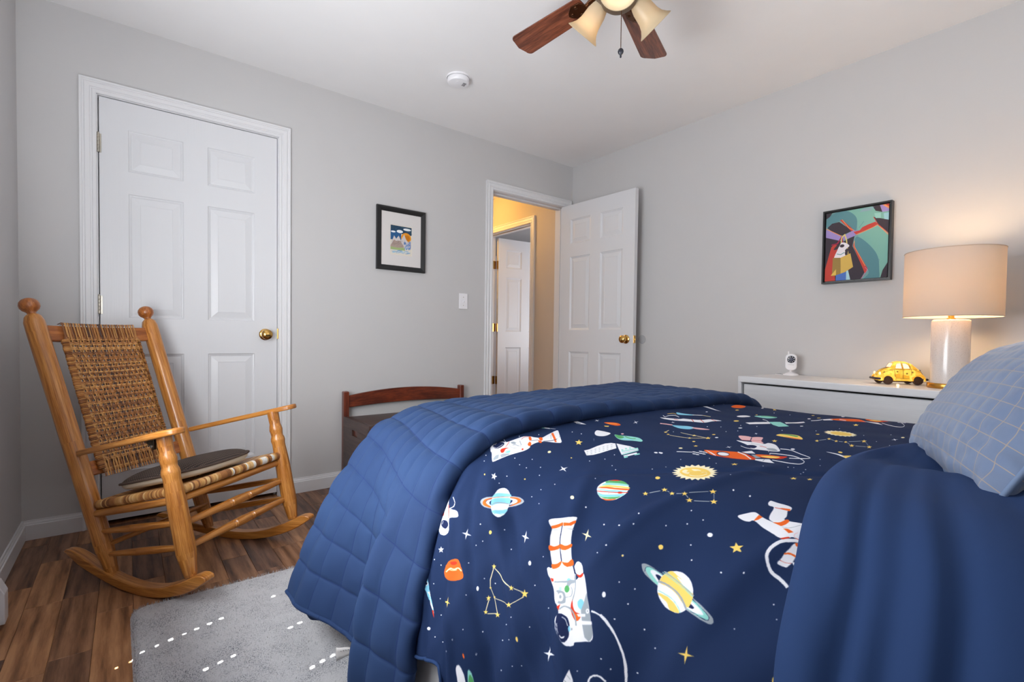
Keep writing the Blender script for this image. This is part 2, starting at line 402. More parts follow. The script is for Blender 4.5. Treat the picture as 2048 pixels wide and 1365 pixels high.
# ------------------------------------------------------------------ six-panel doors
PX = [(0.108, 0.332), (0.438, 0.662)]
PZ = [(0.26, 0.838), (1.018, 1.627), (1.735, 1.938)]
def knob_mb(mb, M):
    mb.lathe([(0.0, 0), (0.032, 0), (0.033, 0.003), (0.028, 0.007), (0.014, 0.010), (0.011, 0.018), (0.013, 0.026), (0.024, 0.032), (0.029, 0.042), (0.028, 0.052), (0.019, 0.060), (0.007, 0.063), (0.0, 0.0625)], 28, M, caps=False)
def door(name, width, zt, M, z0=0.012, both=True, knob_x=None, hinge_x=None, hinge_z=(), thick=0.035, knob_sides=(1,), hmat=None):
    """local: x along door from hinge/left edge, z up, y=0 face towards -y (front), thickness towards +y"""
    s = width / 0.776
    d = 0.006
    xs = sorted([0, width] + [a * s for p in PX for a in p]); zs = sorted([z0, zt] + [a for p in PZ for a in p])
    mb = MB()
    holes = {(i, j) for i in (1, 3) for j in (1, 3, 5)}
    faces = [(0.0, -1)] + ([(thick, 1)] if both else [])
    for (y, sg) in faces:
        for i in range(len(xs) - 1):
            for j in range(len(zs) - 1):
                if (i, j) in holes: continue
                mb.add([(xs[i], y, zs[j]), (xs[i + 1], y, zs[j]), (xs[i + 1], y, zs[j + 1]), (xs[i], y, zs[j + 1])], [(0, 1, 2, 3)])
    mb.b2(0, width, 0.0005 + (0.0 if not both else 0.0), 0.0006, z0, z0 + 0.0001) if False else None
    # edges
    for (a, b) in (((0, z0), (width, z0)), ((width, z0), (width, zt)), ((width, zt), (0, zt)), ((0, zt), (0, z0))):
        mb.add([(a[0], 0, a[1]), (b[0], 0, b[1]), (b[0], thick, b[1]), (a[0], thick, a[1])], [(0, 1, 2, 3)])
    # core behind the recesses
    mb.b2(0.002, width - 0.002, 0.010, thick - 0.010, z0 + 0.002, zt - 0.002)
    mb.xf(M); D = struct(mb.build(name, m_door))
    for (y, sg) in faces:
        for (a, b) in PX:
            for (c, e) in PZ:
                p = MB(); a1, b1 = a * s, b * s
                rings = [(0, 0), (0.004, 0.004), (0.009, 0.0055), (0.013, 0.0085), (0.017, 0.0085), (0.047, 0.0025), (0.049, 0.0035)]
                vs = []
                for (ins, dep) in rings:
                    yy = y - sg * 0 + (dep if sg < 0 else -dep)
                    vs += [(a1 + ins, yy, c + ins), (b1 - ins, yy, c + ins), (b1 - ins, yy, e - ins), (a1 + ins, yy, e - ins)]
                fs = []
                for r in range(len(rings) - 1):
                    for q in range(4):
                        w = (q + 1) % 4; fs.append((r * 4 + q, r * 4 + w, (r + 1) * 4 + w, (r + 1) * 4 + q))
                fs.append(tuple((len(rings) - 1) * 4 + q for q in range(4)))
                p.add(vs, fs); p.xf(M); p.build('door_panel', m_door, D)
    if knob_x is not None:
        for sd in knob_sides:
            b = MB(); R = frame((knob_x, 0 if sd > 0 else thick, 0.945), (1, 0, 0), (0, 0, 1), (0, -1 if sd > 0 else 1, 0)); knob_mb(b, M @ R)
            o = b.build('door_knob', m_brass, D, smooth=40); o['label'] = 'round brass door knob'
    return D

# door 1: closed closet door
d1 = door('door_1', CX1 - CX0 - 0.016, DZ - 0.008, Matrix.Translation((CX0 + 0.009, 0.003, 0)), z0=0.024, both=False, knob_x=0.722 * 1.0)
def hinge(parent, x, z, mat, y=-0.006):
    mb = MB()
    for k in range(5):
        mb.lathe([(0.0, 0), (0.0062, 0), (0.0066, 0.001), (0.0066, 0.0158), (0.0062, 0.0168), (0, 0.0168)], 14, Matrix.Translation((x, y, z - 0.044 + k * 0.0176)), caps=False)
    mb.lathe([(0, 0), (0.004, 0), (0.0045, 0.003), (0.003, 0.006), (0, 0.0065)], 10, Matrix.Translation((x, y, z + 0.044)), caps=False)
    mb.b2(x - 0.012, x + 0.012, y + 0.004, y + 0.0065, z - 0.044, z + 0.044)
    o = mb.build('hinge', mat, parent, smooth=40); o['label'] = 'worn silver door hinge'; return o
for z in (1.848, 1.077): hinge(d1, CX0 + 0.005, z, m_steel)
MB().b2(CX1 - 0.006, CX1 + 0.001, -0.002, 0.006, 0.92, 0.98).build('strike_plate', m_brass, d1, bevel=0.001)
# dark closet interior behind the door gap
mb = MB(); mb.b2(CX0 - 0.3, CX1 + 0.3, 0.8, 0.82, 0, DZ + .1).b2(CX0 - 0.32, CX0 - 0.3, WT, 0.82, 0, DZ + .1).b2(CX1 + 0.3, CX1 + 0.32, WT, 0.82, 0, DZ + .1).b2(CX0 - 0.32, CX1 + 0.32, WT, 0.82, DZ + .1, DZ + .12)
struct(mb.build('wall_closet', m_dark))

# door 2: bedroom door swung open against the right wall
hx, hy = -0.158, -0.032; ang = math.atan2(-0.778 + 0.032, -0.128 + 0.158)
dv = Vector((math.cos(ang), math.sin(ang), 0)); nv = Vector((-dv.y, dv.x, 0))  # thickness direction (+x side)
if nv.x < 0: nv = -nv
M2 = frame((hx, hy, 0), dv, nv, (0, 0, 1))
d2 = door('door_2', 0.748, DZ - 0.018, M2, both=True, knob_x=0.685, knob_sides=(1, -1))
R = frame(M2 @ Vector((0.7482, 0.0175, 0.945)), nv, (0, 0, 1), dv)
mb = MB(); mb.box((0, 0, 0.0008), (0.025, 0.057, 0.0016)); mb.box((0, 0, 0.004), (0.010, 0.014, 0.008)); mb.xf(R); mb.build('latch_plate', m_brass, d2, bevel=0.0008)
for z in (1.85, 1.03, 0.2):
    mb = MB(); mb.lathe([(0, 0), (0.0065, 0), (0.0065, 0.088), (0, 0.088)], 12, Matrix.Translation((hx + 0.046, hy + 0.012, z - 0.044)), caps=False); mb.build('hinge', m_brass, d2, smooth=40)
o = MB().lathe([(0, 0), (0.031, 0), (0.033, 0.002), (0.031, 0.005), (0.024, 0.006), (0.0, 0.006)], 32, frame((0.0, -0.765, 0.945), (0, 1, 0), (0, 0, 1), (-1, 0, 0)), caps=False)
m_clear = NT('clear_vinyl'); m_clear.b.inputs['Base Color'].default_value = lin((225, 225, 228)); m_clear.b.inputs['Alpha'].default_value = 0.35; m_clear.b.inputs['Roughness'].default_value = 0.15
tag(o.build('wall_bumper', m_clear.m, smooth=40), 'clear round wall bumper on the grey wall behind the open door knob', 'bumper')

# ------------------------------------------------------------------ hall and far room
HXW = 0.06   # hall side wall plane facing -x
D3Y0, D3Y1 = 0.625, 1.385
mb = MB(); mb.b2(HXW, HXW + WT, 0.0, D3Y0, 0, ZC).b2(HXW, HXW + WT, D3Y1, 3.0, 0, ZC).b2(HXW, HXW + WT, D3Y0, D3Y1, DZ, ZC)
mb.b2(-2.6, HXW, 1.75, 1.87, 0, ZC).b2(-2.62, -2.5, WT, 1.87, 0, ZC).b2(CX1 + 0.32, -2.5, WT, 0.2, 0, ZC)
struct(mb.build('wall_hall', m_hall))
struct(MB().b2(-2.6, HXW + WT, WT, 3.0, ZC, ZC + 0.1).build('ceiling_hall', m_ceil))
M3 = frame((HXW, 0, 0), (0, -1, 0), (1, 0, 0), (0, 0, 1))   # local x -> -y, local -y (out) -> -x
casing('trim_5', -D3Y1, -D3Y0, DZ, M3); jamb('trim_6', -D3Y1, -D3Y0, DZ, WT, M3)
mb = MB(); mb.b2(2.2, 2.3, -0.6, 3.2, 0, ZC).b2(HXW + WT, 2.2, 3.1, 3.2, 0, ZC).b2(HXW + WT, 2.2, -0.6, -0.5, 0, ZC).b2(HXW + 0.06, HXW + WT, -0.6, 0.0, 0, ZC).b2(HXW + WT - .001, HXW + WT + 0.002, -0.5, D3Y0 - 0.01, 0, ZC).b2(HXW + WT - .001, HXW + WT + 0.002, D3Y1 + .01, 3.1, 0, ZC)
struct(mb.build('wall_far', m_far))
struct(MB().b2(HXW + WT, 2.3, -0.6, 3.2, ZC, ZC + 0.1).build('ceiling_far', m_ceil))
a3 = math.radians(-4)
dv3 = Vector((math.cos(a3), math.sin(a3), 0)); nv3 = Vector((-dv3.y, dv3.x, 0))
M3b = frame((HXW + WT + 0.012, D3Y1 - 0.045, 0), dv3, nv3, (0, 0, 1))
d3 = door('door_3', 0.74, DZ - 0.018, M3b, both=True, knob_x=0.68, knob_sides=(1,))
for z in (1.76, 1.06, 0.47):
    mb = MB(); mb.lathe([(0, 0), (0.007, 0), (0.007, 0.09), (0, 0.09)], 12, Matrix.Translation((HXW + WT + 0.004, D3Y1 - 0.028, z - 0.045)), caps=False)
    mb.b2(HXW + WT - 0.034, HXW + WT + 0.002, D3Y1 - 0.0095, D3Y1 - 0.006, z - 0.045, z + 0.045); mb.b2(HXW + WT + 0.006, HXW + WT + 0.012, D3Y1 - 0.044, D3Y1 - 0.012, z - 0.045, z + 0.045)
    o = mb.build('hinge', m_brass, d3, smooth=40); o['label'] = 'brass door hinge'
# white cabinet top edge seen above the far door
mb = MB(); mb.b2(0.95, 1.75, 2.6, 3.09, 0, 2.12)
c = thing('white_wardrobe', 'plain white tall cabinet just showing above the door across the hall', 'cabinet', (1.35, 2.85, 0)); mb.build('body', m_trim, c, bevel=0.004)
MB().b2(0.97, 1.345, 2.58, 2.6, 0.08, 2.09).build('door', m_trim, c, bevel=0.003); MB().b2(1.355, 1.73, 2.58, 2.6, 0.08, 2.09).build('door', m_trim, c, bevel=0.003)

# ------------------------------------------------------------------ windows (outside the frame, daylight from the left one; the head-end one is added)
def window(name, M, w, h):
    """local x across, z up, origin lower-left, y=0 outer"""
    mb = MB(); f = 0.045
    mb.b2(0, w, 0.03, 0.07, 0, f).b2(0, w, 0.03, 0.07, h - f, h).b2(0, f, 0.03, 0.07, 0, h).b2(w - f, w, 0.03, 0.07, 0, h).b2(0, w, 0.035, 0.065, h * 0.66 - 0.02, h * 0.66 + 0.02)
    mb.xf(M); o = struct(mb.build(name, m_trim, bevel=0.002))
    g = MB().b2(f, w - f, 0.048, 0.052, f, h - f); g.xf(M); g.build('pane', m_glass, o); return o
mg = NT('window_glass'); mg.b.inputs['Base Color'].default_value = (1, 1, 1, 1); mg.b.inputs['Alpha'].default_value = 0.06; mg.b.inputs['Roughness'].default_value = 0.05; m_glass = mg.m
window('window_1', frame((XL - WT, WY0, WZ0), (0, 1, 0), (1, 0, 0), (0, 0, 1)), WY1 - WY0, WZ1 - WZ0)
window('window_added', frame((HX0, YF - WT, HZ0), (1, 0, 0), (0, 1, 0), (0, 0, 1)), HX1 - HX0, HZ1 - HZ0)  # made-up head-wall window, put in to carry the fill light
# closed slatted blind; the cord holes let the thin sun spots through
m_blind = simple('blind_slat', (225, 223, 218), 0.5)
blind = thing('window_blind', 'closed white slatted blind in the window beside the bed', 'blind', (-3.42, (WY0 + WY1) / 2, WZ1))
XB = -3.42
spots = [(-3.092, -1.331, 0), (-3.062, -1.322, 0), (-3.036, -1.317, .015), (-3.001, -1.307, .015), (-2.966, -1.297, .015), (-2.931, -1.287, .015), (-2.896, -1.277, .015), (-2.861, -1.268, .015), (-2.826, -1.259, .015), (-2.658, -1.211, .015),
         (-2.901, -1.513, .015), (-2.867, -1.504, .015), (-2.833, -1.495, .015), (-2.664, -1.445, .015), (-2.628, -1.435, .015), (-2.671, -1.682, .015), (-2.637, -1.672, .015), (-2.603, -1.663, .015), (-2.73, -1.225 - .24, .015)]
holes = []
for (px, py, pz) in spots[:-1]:
    t = (px - XB) / SUN_D.x; holes.append((py - SUN_D.y * t, pz - SUN_D.z * t))
sh = 0.05; nsl = int((WZ1 - WZ0 + 0.26) / sh); b_y0, b_y1 = WY0 - 0.08, WY1 + 0.08
for kx in range(nsl):
    z0 = WZ0 - 0.18 + kx * sh; z1 = z0 + sh + 0.004; hs = sorted([h for h in holes if z0 + 0.004 <= h[1] < z0 + 0.004 + sh])
    mb = MB(); x0 = XB - (0.0012 if kx % 2 else 0.0); x1 = x0 + 0.001
    if not hs: mb.b2(x0, x1, b_y0, b_y1, z0, z1)
    else:
        zc = sum(h[1] for h in hs) / len(hs); a, b = max(z0 + 0.001, zc - 0.0075), min(z1 - 0.001, zc + 0.0075)
        mb.b2(x0, x1, b_y0, b_y1, z0, a).b2(x0, x1, b_y0, b_y1, b, z1); yy = b_y0
        for h in sorted(set(round(h[0], 3) for h in hs)):
            if h - 0.0042 > yy: mb.b2(x0, x1, yy, h - 0.0042, a, b)
            yy = h + 0.0042
        mb.b2(x0, x1, yy, b_y1, a, b)
    mb.build('slat', m_blind, blind)
MB().b2(XB - 0.02, XB + 0.02, b_y0, b_y1, WZ0 - 0.18 + nsl * sh, WZ0 - 0.18 + nsl * sh + 0.045).build('head_rail', m_blind, blind, bevel=0.003)
# plain roller blind over the added head-end window
rb = thing('roller_blind', 'pale roller blind drawn down over the added window behind the bed head', 'blind', ((HX0 + HX1) / 2, YF + 0.03, HZ1))
MB().b2(HX0 - 0.04, HX1 + 0.04, YF + 0.025, YF + 0.027, HZ0 - 0.05, HZ1 + 0.02).build('cloth', m_blind, rb)
MB().tube([(HX0 - 0.05, YF + 0.03, HZ1 + 0.04), (HX1 + 0.05, YF + 0.03, HZ1 + 0.04)], 0.022, 16).build('roller', m_blind, rb, smooth=40)

# ------------------------------------------------------------------ baseboard heater at far left
t = thing('baseboard_heater', 'white metal baseboard heater along the left wall by the floor', 'heater', (-3.41, -1.6, 0))
poly = [(0.0, 0.02), (0.062, 0.02), (0.062, 0.115), (0.048, 0.150), (0.036, 0.162), (0.0, 0.175)]
MB().prism(poly, 0.055, frame((XL + 0.012, -0.905, 0), (1, 0, 0), (0, 0, 1), (0, 1, 0))).build('end_cap', m_trim, t, bevel=0.003)
MB().prism([(0, 0.03), (0.05, 0.03), (0.05, 0.045), (0.012, 0.045), (0.012, 0.14), (0.045, 0.14), (0.04, 0.155), (0, 0.17)], 1.5, frame((XL + 0.012, -2.405, 0), (1, 0, 0), (0, 0, 1), (0, 1, 0))).build('housing', m_trim, t)
MB().b2(XL + 0.055, XL + 0.059, -2.405, -0.905, 0.05, 0.125).build('front_cover', m_trim, t, bevel=0.001)
MB().b2(XL + 0.02, XL + 0.05, -2.405, -0.905, 0.06, 0.11).build('heating_fins', m_dgray, t)

# ------------------------------------------------------------------ smoke detector, light switch
t = thing('smoke_detector', 'round white smoke detector on the ceiling beside the fan', 'smoke detector', (-1.56, -0.625, ZC))
MB().lathe([(0, 0), (0.068, 0), (0.068, -0.008), (0.066, -0.010)], 48, Matrix.Translation((-1.56, -0.625, ZC)), caps=False).build('base', m_plast, t, smooth=40)
MB().lathe([(0.064, -0.010), (0.064, -0.026), (0.058, -0.034), (0.045, -0.037), (0, -0.038)], 48, Matrix.Translation((-1.56, -0.625, ZC)), caps=False).build('cover', m_plast, t, smooth=40)
MB().lathe([(0, -0.0385), (0.009, -0.0385), (0.010, -0.037)], 20, Matrix.Translation((-1.575, -0.645, ZC)), caps=False).build('test_button', m_plast, t, smooth=40)
mb = MB()
for a in range(6): mb.box((-1.535 + 0.001 * a, -0.655 + a * 0.006, ZC - 0.0375), (0.020, 0.0018, 0.0015))
mb.build('sounder_slots', m_dgray, t)
t = thing('light_switch', 'white toggle light switch plate on the wall beside the doorway', 'light switch', (-1.118, 0, 1.21))
MB().b2(-1.155, -1.081, -0.006, 0, 1.153, 1.267).build('plate', m_plast, t, bevel=0.003, seg=3)
MB().b2(-1.124, -1.112, -0.008, -0.006, 1.198, 1.222).build('slot', m_plast, t, bevel=0.0005)
MB().box((-1.118, -0.012, 1.206), (0.008, 0.014, 0.009), Matrix.Rotation(0.5, 3, 'X')).build('toggle', m_plast, t, bevel=0.001)
for z in (1.18, 1.24): MB().lathe([(0, 0.0012), (0.003, 0.001), (0.0035, 0)], 12, frame((-1.118, -0.006, z), (1, 0, 0), (0, 0, 1), (0, -1, 0)), caps=False).build('screw', m_steel, t)

# ------------------------------------------------------------------ printed images painted in code
class Canvas:
    def __init__(s, w_m, h_m, ppm, bgc):
        s.w = int(w_m * ppm); s.h = int(h_m * ppm); s.k = ppm; s.a = np.empty((s.h, s.w, 3), np.float32); s.a[:] = np.array(bgc[:3]) / 255.0
    def _blend(s, x0, x1, y0, y1, cov, c):
        c = np.array(c[:3]) / 255.0; r = s.a[y0:y1, x0:x1]; r += (c - r) * cov[..., None]
    def _win(s, u0, u1, v0, v1):
        x0 = max(0, int(u0 * s.k) - 2); x1 = min(s.w, int(u1 * s.k) + 3); y0 = max(0, int(v0 * s.k) - 2); y1 = min(s.h, int(v1 * s.k) + 3)
        if x0 >= x1 or y0 >= y1: return None
        Y, X = np.mgrid[y0:y1, x0:x1]; return x0, x1, y0, y1, (X + 0.5) / s.k, (Y + 0.5) / s.k
    def poly(s, pts, c, alpha=1.0):
        P = np.array(pts, float); w = s._win(P[:, 0].min(), P[:, 0].max(), P[:, 1].min(), P[:, 1].max())
        if w is None: return
        x0, x1, y0, y1, X, Y = w; inside = np.zeros(X.shape, bool); dist = np.full(X.shape, 1e9)
        for i in range(len(P)):
            ax, ay = P[i]; bx, by = P[(i + 1) % len(P)]
            cond = ((ay > Y) != (by > Y)); 
            with np.errstate(divide='ignore', invalid='ignore'): xi = (bx - ax) * (Y - ay) / (by - ay + 1e-12) + ax
            inside ^= cond & (X < xi)
            dx, dy = bx - ax, by - ay; L = dx * dx + dy * dy + 1e-12; t = np.clip(((X - ax) * dx + (Y - ay) * dy) / L, 0, 1)
            dist = np.minimum(dist, np.hypot(X - ax - t * dx, Y - ay - t * dy))
        sd = np.where(inside, dist, -dist); s._blend(x0, x1, y0, y1, np.clip(sd * s.k + 0.5, 0, 1) * alpha, c)
    def line(s, pts, wd, c):
        P = np.array(pts, float); w = s._win(P[:, 0].min() - wd, P[:, 0].max() + wd, P[:, 1].min() - wd, P[:, 1].max() + wd)
        if w is None: return
        x0, x1, y0, y1, X, Y = w; dist = np.full(X.shape, 1e9)
        for i in range(len(P) - 1):
            ax, ay = P[i]; bx, by = P[i + 1]; dx, dy = bx - ax, by - ay; L = dx * dx + dy * dy + 1e-12; t = np.clip(((X - ax) * dx + (Y - ay) * dy) / L, 0, 1)
            dist = np.minimum(dist, np.hypot(X - ax - t * dx, Y - ay - t * dy))
        s._blend(x0, x1, y0, y1, np.clip((wd / 2 - dist) * s.k + 0.5, 0, 1), c)
    def image(s, name):
        im = bpy.data.images.new(name, s.w, s.h, alpha=False); buf = np.ones((s.h, s.w, 4), np.float32); buf[..., :3] = s.a
        im.pixels.foreach_set(buf.ravel()); im.update(); im.pack(); return im

class Pen:
    """draws in a local frame: origin (u,v), x axis rotated by ang, scale sc, optional mirror"""
    def __init__(s, cv, u, v, ang=0, sc=1.0, mir=1, sy=1.0): s.c = cv; s.o = (u, v); s.ca = math.cos(ang); s.sa = math.sin(ang); s.s = sc; s.m = mir; s.sy = sy
    def T(s, p): x = p[0] * s.s * s.m; y = p[1] * s.s * s.sy; return (s.o[0] + x * s.ca - y * s.sa, s.o[1] + x * s.sa + y * s.ca)
    def poly(s, pts, c, alpha=1): s.c.poly([s.T(p) for p in pts], c, alpha)
    def line(s, pts, w, c): s.c.line([s.T(p) for p in pts], w * s.s, c)
    def ell(s, cx, cy, rx, ry, c, rot=0, a0=0, a1=2 * PI, n=40, alpha=1):
        P = []
        for i in range(n if a1 - a0 > 6.28 else n + 1):
            a = a0 + (a1 - a0) * i / n; x, y = rx * math.cos(a), ry * math.sin(a); P.append((cx + x * math.cos(rot) - y * math.sin(rot), cy + x * math.sin(rot) + y * math.cos(rot)))
        s.poly(P, c, alpha)
    def arc(s, cx, cy, rx, ry, w, c, rot=0, a0=0, a1=2 * PI, n=40):
        P = []
        for i in range(n + 1):
            a = a0 + (a1 - a0) * i / n; x, y = rx * math.cos(a), ry * math.sin(a); P.append((cx + x * math.cos(rot) - y * math.sin(rot), cy + x * math.sin(rot) + y * math.cos(rot)))
        s.line(P, w, c)
    def curve(s, pts, w, c):
        P, _ = catmull([(p[0], p[1], 0) for p in pts], 40); s.line([(p.x, p.y) for p in P], w, c)
    def blob(s, pts, c, alpha=1):
        P = [Vector((p[0], p[1], 0)) for p in pts]; n = len(P); out = []
        for i in range(n):
            a, b, cc, d = P[i - 1], P[i], P[(i + 1) % n], P[(i + 2) % n]
            for k in range(6):
                t = k / 6; q = 0.5 * ((2 * b) + (cc - a) * t + (2 * a - 5 * b + 4 * cc - d) * t * t + (3 * b - a - 3 * cc + d) * t ** 3); out.append((q.x, q.y))
        s.poly(out, c, alpha)

def image_mat(name, im, rough=0.7, weave=None, sheen=0.0, spec=0.3):
    m = NT(name); t = m.n('ShaderNodeTexImage'); t.image = im; t.extension = 'EXTEND'; t.interpolation = 'Linear'
    uv = m.n('ShaderNodeUVMap', uv_map='UVMap'); m.l(uv.outputs[0], t.inputs[0]); m.l(t.outputs[0], m.b.inputs['Base Color'])
    m.b.inputs['Roughness'].default_value = rough; m.b.inputs['Specular IOR Level'].default_value = spec
    if sheen: m.b.inputs['Sheen Weight'].default_value = sheen; m.b.inputs['Sheen Roughness'].default_value = 0.4; m.b.inputs['Sheen Tint'].default_value = (0.6, 0.75, 1, 1)
    if weave: m.bump(m.noise(m.mapping('Object'), weave[0], 2), weave[1], weave[2])
    return m.m

def framed(name, label, M, w, h, fw_, fd, mat, inner_mat, mat_w=0, cat='picture', lip=0.0):
    """local x right, y up, z out of the wall; origin lower-left"""
    t = thing(name, label, cat, M.translation.copy())
    prof = [(0, 0), (0, fd * 0.8), (fw_ * 0.12, fd), (fw_ * 0.35, fd * 0.96), (fw_ * 0.8, fd * 0.7), (fw_, fd * 0.55), (fw_, 0)] if not lip else [(0, 0), (0, fd), (fw_, fd), (fw_, 0.002)]
    n = len(prof); vs = []
    for (cx, cy, sx, sy) in ((0, 0, 1, 1), (w, 0, -1, 1), (w, h, -1, -1), (0, h, 1, -1)):
        vs += [(cx + sx * o, cy + sy * o, d) for (o, d) in prof]
    fs = []
    for c in range(4):
        c2 = (c + 1) % 4
        for i in range(n):
            j = (i + 1) % n; fs.append((c * n + i, c2 * n + i, c2 * n + j, c * n + j))
    mb = MB().add(vs, fs); mb.xf(M); mb.build('frame', mat, t)
    return t

# picture on the back wall: child's mountain drawing under a wide mat
pw, phh = 0.352, 0.418
Mp = frame((-1.792, -0.001, 1.384), (1, 0, 0), (0, 0, 1), (0, -1, 0))
t = framed('framed_drawing', 'black framed small mountain drawing on a wide white mat, on the wall between the doors', Mp, pw, phh, 0.033, 0.022, m_black, None)
m_mat = simple('mat_board', (215, 210, 208), 0.8)
mb = MB(); a, b = 0.095, 0.255; c, d = 0.105, 0.305
for (x0, x1, y0, y1) in ((0.03, a, 0.03, phh - 0.03), (b, pw - 0.03, 0.03, phh - 0.03), (a, b, 0.03, c), (a, b, d, phh - 0.03)): mb.b2(x0, x1, y0, y1, 0.006, 0.009)
mb.xf(Mp); mb.build('mat_board', m_mat, t)
cv = Canvas(0.16, 0.20, 2600, (222, 214, 200)); P = Pen(cv, 0, 0)
P.poly([(0.006, 0.148), (0.154, 0.14), (0.154, 0.192), (0.006, 0.194)], (38, 66, 92)); P.poly([(0.006, 0.10), (0.08, 0.10), (0.08, 0.16), (0.006, 0.16)], (46, 92, 140))
for k in range(60): x = 0.008 + random.random() * 0.14; y = 0.15 + random.random() * 0.04; P.line([(x, y), (x + 0.015, y + 0.003 - random.random() * 0.006)], 0.0012, random.choice([(60, 96, 120), (30, 54, 80), (90, 116, 120), (54, 88, 70)]))
P.ell(0.115, 0.12, 0.036, 0.034, (226, 148, 40)); P.ell(0.122, 0.12, 0.02, 0.02, (200, 120, 20))
P.ell(0.122, 0.176, 0.028, 0.008, (236, 240, 240)); P.ell(0.07, 0.158, 0.022, 0.010, (238, 240, 240)); P.ell(0.024, 0.152, 0.016, 0.006, (228, 232, 234))
P.poly([(0.006, 0.062), (0.03, 0.128), (0.045, 0.108), (0.062, 0.13), (0.078, 0.10), (0.10, 0.142), (0.115, 0.11), (0.135, 0.09), (0.154, 0.118), (0.154, 0.05), (0.006, 0.045)], (206, 198, 196))
P.poly([(0.006, 0.062), (0.03, 0.10), (0.05, 0.092), (0.075, 0.098), (0.10, 0.06), (0.09, 0.045), (0.006, 0.045)], (172, 152, 142))
for k in range(50): x = 0.01 + random.random() * 0.085; y = 0.052 + random.random() * 0.04; P.line([(x, y), (x + 0.008, y + 0.01)], 0.0009, (132, 116, 110))
P.poly([(0.006, 0.036), (0.006, 0.054), (0.05, 0.05), (0.10, 0.056), (0.11, 0.036)], (158, 178, 120))
for k in range(60): x = 0.10 + random.random() * 0.045; y = 0.04 + random.random() * 0.05; P.line([(x, y), (x + 0.004, y + 0.012)], 0.0022, random.choice([(86, 130, 190), (120, 160, 205), (70, 106, 168)]))
for k in range(60): x = 0.01 + random.random() * 0.12; y = 0.014 + random.random() * 0.02; P.line([(x, y), (x + 0.016, y + 0.002)], 0.002, random.choice([(120, 170, 205), (160, 200, 220), (90, 130, 180)]))
m_draw = image_mat('child_drawing', cv.image('child_drawing'), 0.8)
MB().add([Mp @ Vector((a - .002, c - .002, 0.0065)), Mp @ Vector((b + .002, c - .002, 0.0065)), Mp @ Vector((b + .002, d + .002, 0.0065)), Mp @ Vector((a - .002, d + .002, 0.0065))], [(0, 1, 2, 3)], [[(0, 0), (1, 0), (1, 1), (0, 1)]]).build('drawing', m_draw, t)

# canvas print on the right wall
py0, py1, pz0, pz1 = -1.988, -2.299, 1.263, 1.662; cw, ch = py0 - py1, pz1 - pz0
Mq = frame((-0.001, py0, pz0), (0, -1, 0), (0, 0, 1), (-1, 0, 0))
t = framed('framed_canvas', 'black framed colourful canvas of a dog in a paper bag, above the white dresser', Mq, cw, ch, 0.008, 0.036, m_black, None, lip=1)
cv = Canvas(0.32, 0.40, 2600, (118, 160, 160)); P = Pen(cv, 0, 0)
def q(x, y): return ((x - 95) / (940 - 95) * 0.32, (1 - y) * 0.40)
# points measured in a 0..1 x 0..1 frame of the canvas
def pp(*a): return [(x * 0.32, (1 - y) * 0.40) for x, y in a]
TEAL, TEAL2, DK, RED, OR, LAV, PNK = (126, 178, 166), (92, 138, 146), (66, 58, 66), (196, 72, 62), (232, 150, 96), (160, 140, 196), (206, 110, 150)
P.poly(pp((0.33, 0), (1, 0), (1, 1), (0.6, 1), (0.86, 0.9), (0.88, 0.75), (0.55, 0.45), (0.5, 0.15)), TEAL)
P.blob(pp((0.1, 0.02), (0.33, 0.0), (0.5, 0.12), (0.5, 0.3), (0.42, 0.34), (0.25, 0.14), (0.02, 0.2), (0.0, 0.1)), TEAL2)
P.blob(pp((0.5, 0.4), (0.66, 0.48), (0.84, 0.68), (0.88, 0.9), (0.86, 1.02), (0.62, 1.02), (0.72, 0.9), (0.5, 0.62)), TEAL2)
P.poly(pp((0, 0), (0.1, 0), (0.06, 0.05), (0, 0.08)), DK)
P.poly(pp((0.02, 0.21), (0.1, 0.155), (0.22, 0.145), (0.44, 0.3), (0.28, 0.35), (0.18, 0.33)), DK)
P.poly(pp((0.23, 0.12), (0.27, 0.12), (0.46, 0.29), (0.43, 0.31)), RED); P.line(pp((0.27, 0.12), (0.38, 0.25), (0.47, 0.30)), 0.003, OR)
P.poly(pp((0.0, 0.23), (0.28, 0.36), (0.45, 0.3), (0.56, 0.31), (0.48, 0.38), (0.3, 0.42), (0.22, 0.42), (0, 0.35)), LAV); P.line(pp((0, 0.22), (0.27, 0.36)), 0.004, OR)
P.poly(pp((0, 0.35), (0.2, 0.41), (0.3, 0.44), (0.4, 0.4), (0.48, 0.38), (0.45, 0.52), (0.66, 0.9), (0.6, 1), (0, 1)), DK)
P.poly(pp((0.46, 0.32), (0.56, 0.31), (0.6, 0.27), (0.7, 0.24), (0.8, 0.22), (0.84, 0.26), (0.76, 0.29), (0.62, 0.33), (0.5, 0.36)), RED)
P.line(pp((0.51, 0.365), (0.64, 0.33), (0.84, 0.27), (1.0, 0.42)), 0.0035, OR); P.line(pp((0.55, 0.27), (0.62, 0.19)), 0.002, TEAL2)
P.poly(pp((0.77, 0.15), (1.0, 0.22), (1.0, 0.4), (0.84, 0.27)), DK); P.line(pp((0.77, 0.15), (0.84, 0.26), (1.0, 0.4)), 0.003, RED)
P.poly(pp((0.75, 0.0), (0.86, 0.0), (0.9, 0.1), (0.8, 0.07)), DK); P.poly(pp((0.86, 0), (1, 0), (1, 0.1), (0.9, 0.1)), LAV); P.poly(pp((0.9, 0), (1, 0), (1, 0.07)), OR); P.poly(pp((0.94, 0), (1, 0), (1, 0.04)), RED)
P.poly(pp((0.78, 0.1), (0.88, 0.11), (0.88, 0.18), (0.8, 0.17)), (150, 200, 190)); P.poly(pp((0.92, 0.12), (1, 0.12), (1, 0.22), (0.93, 0.2)), (150, 196, 206))
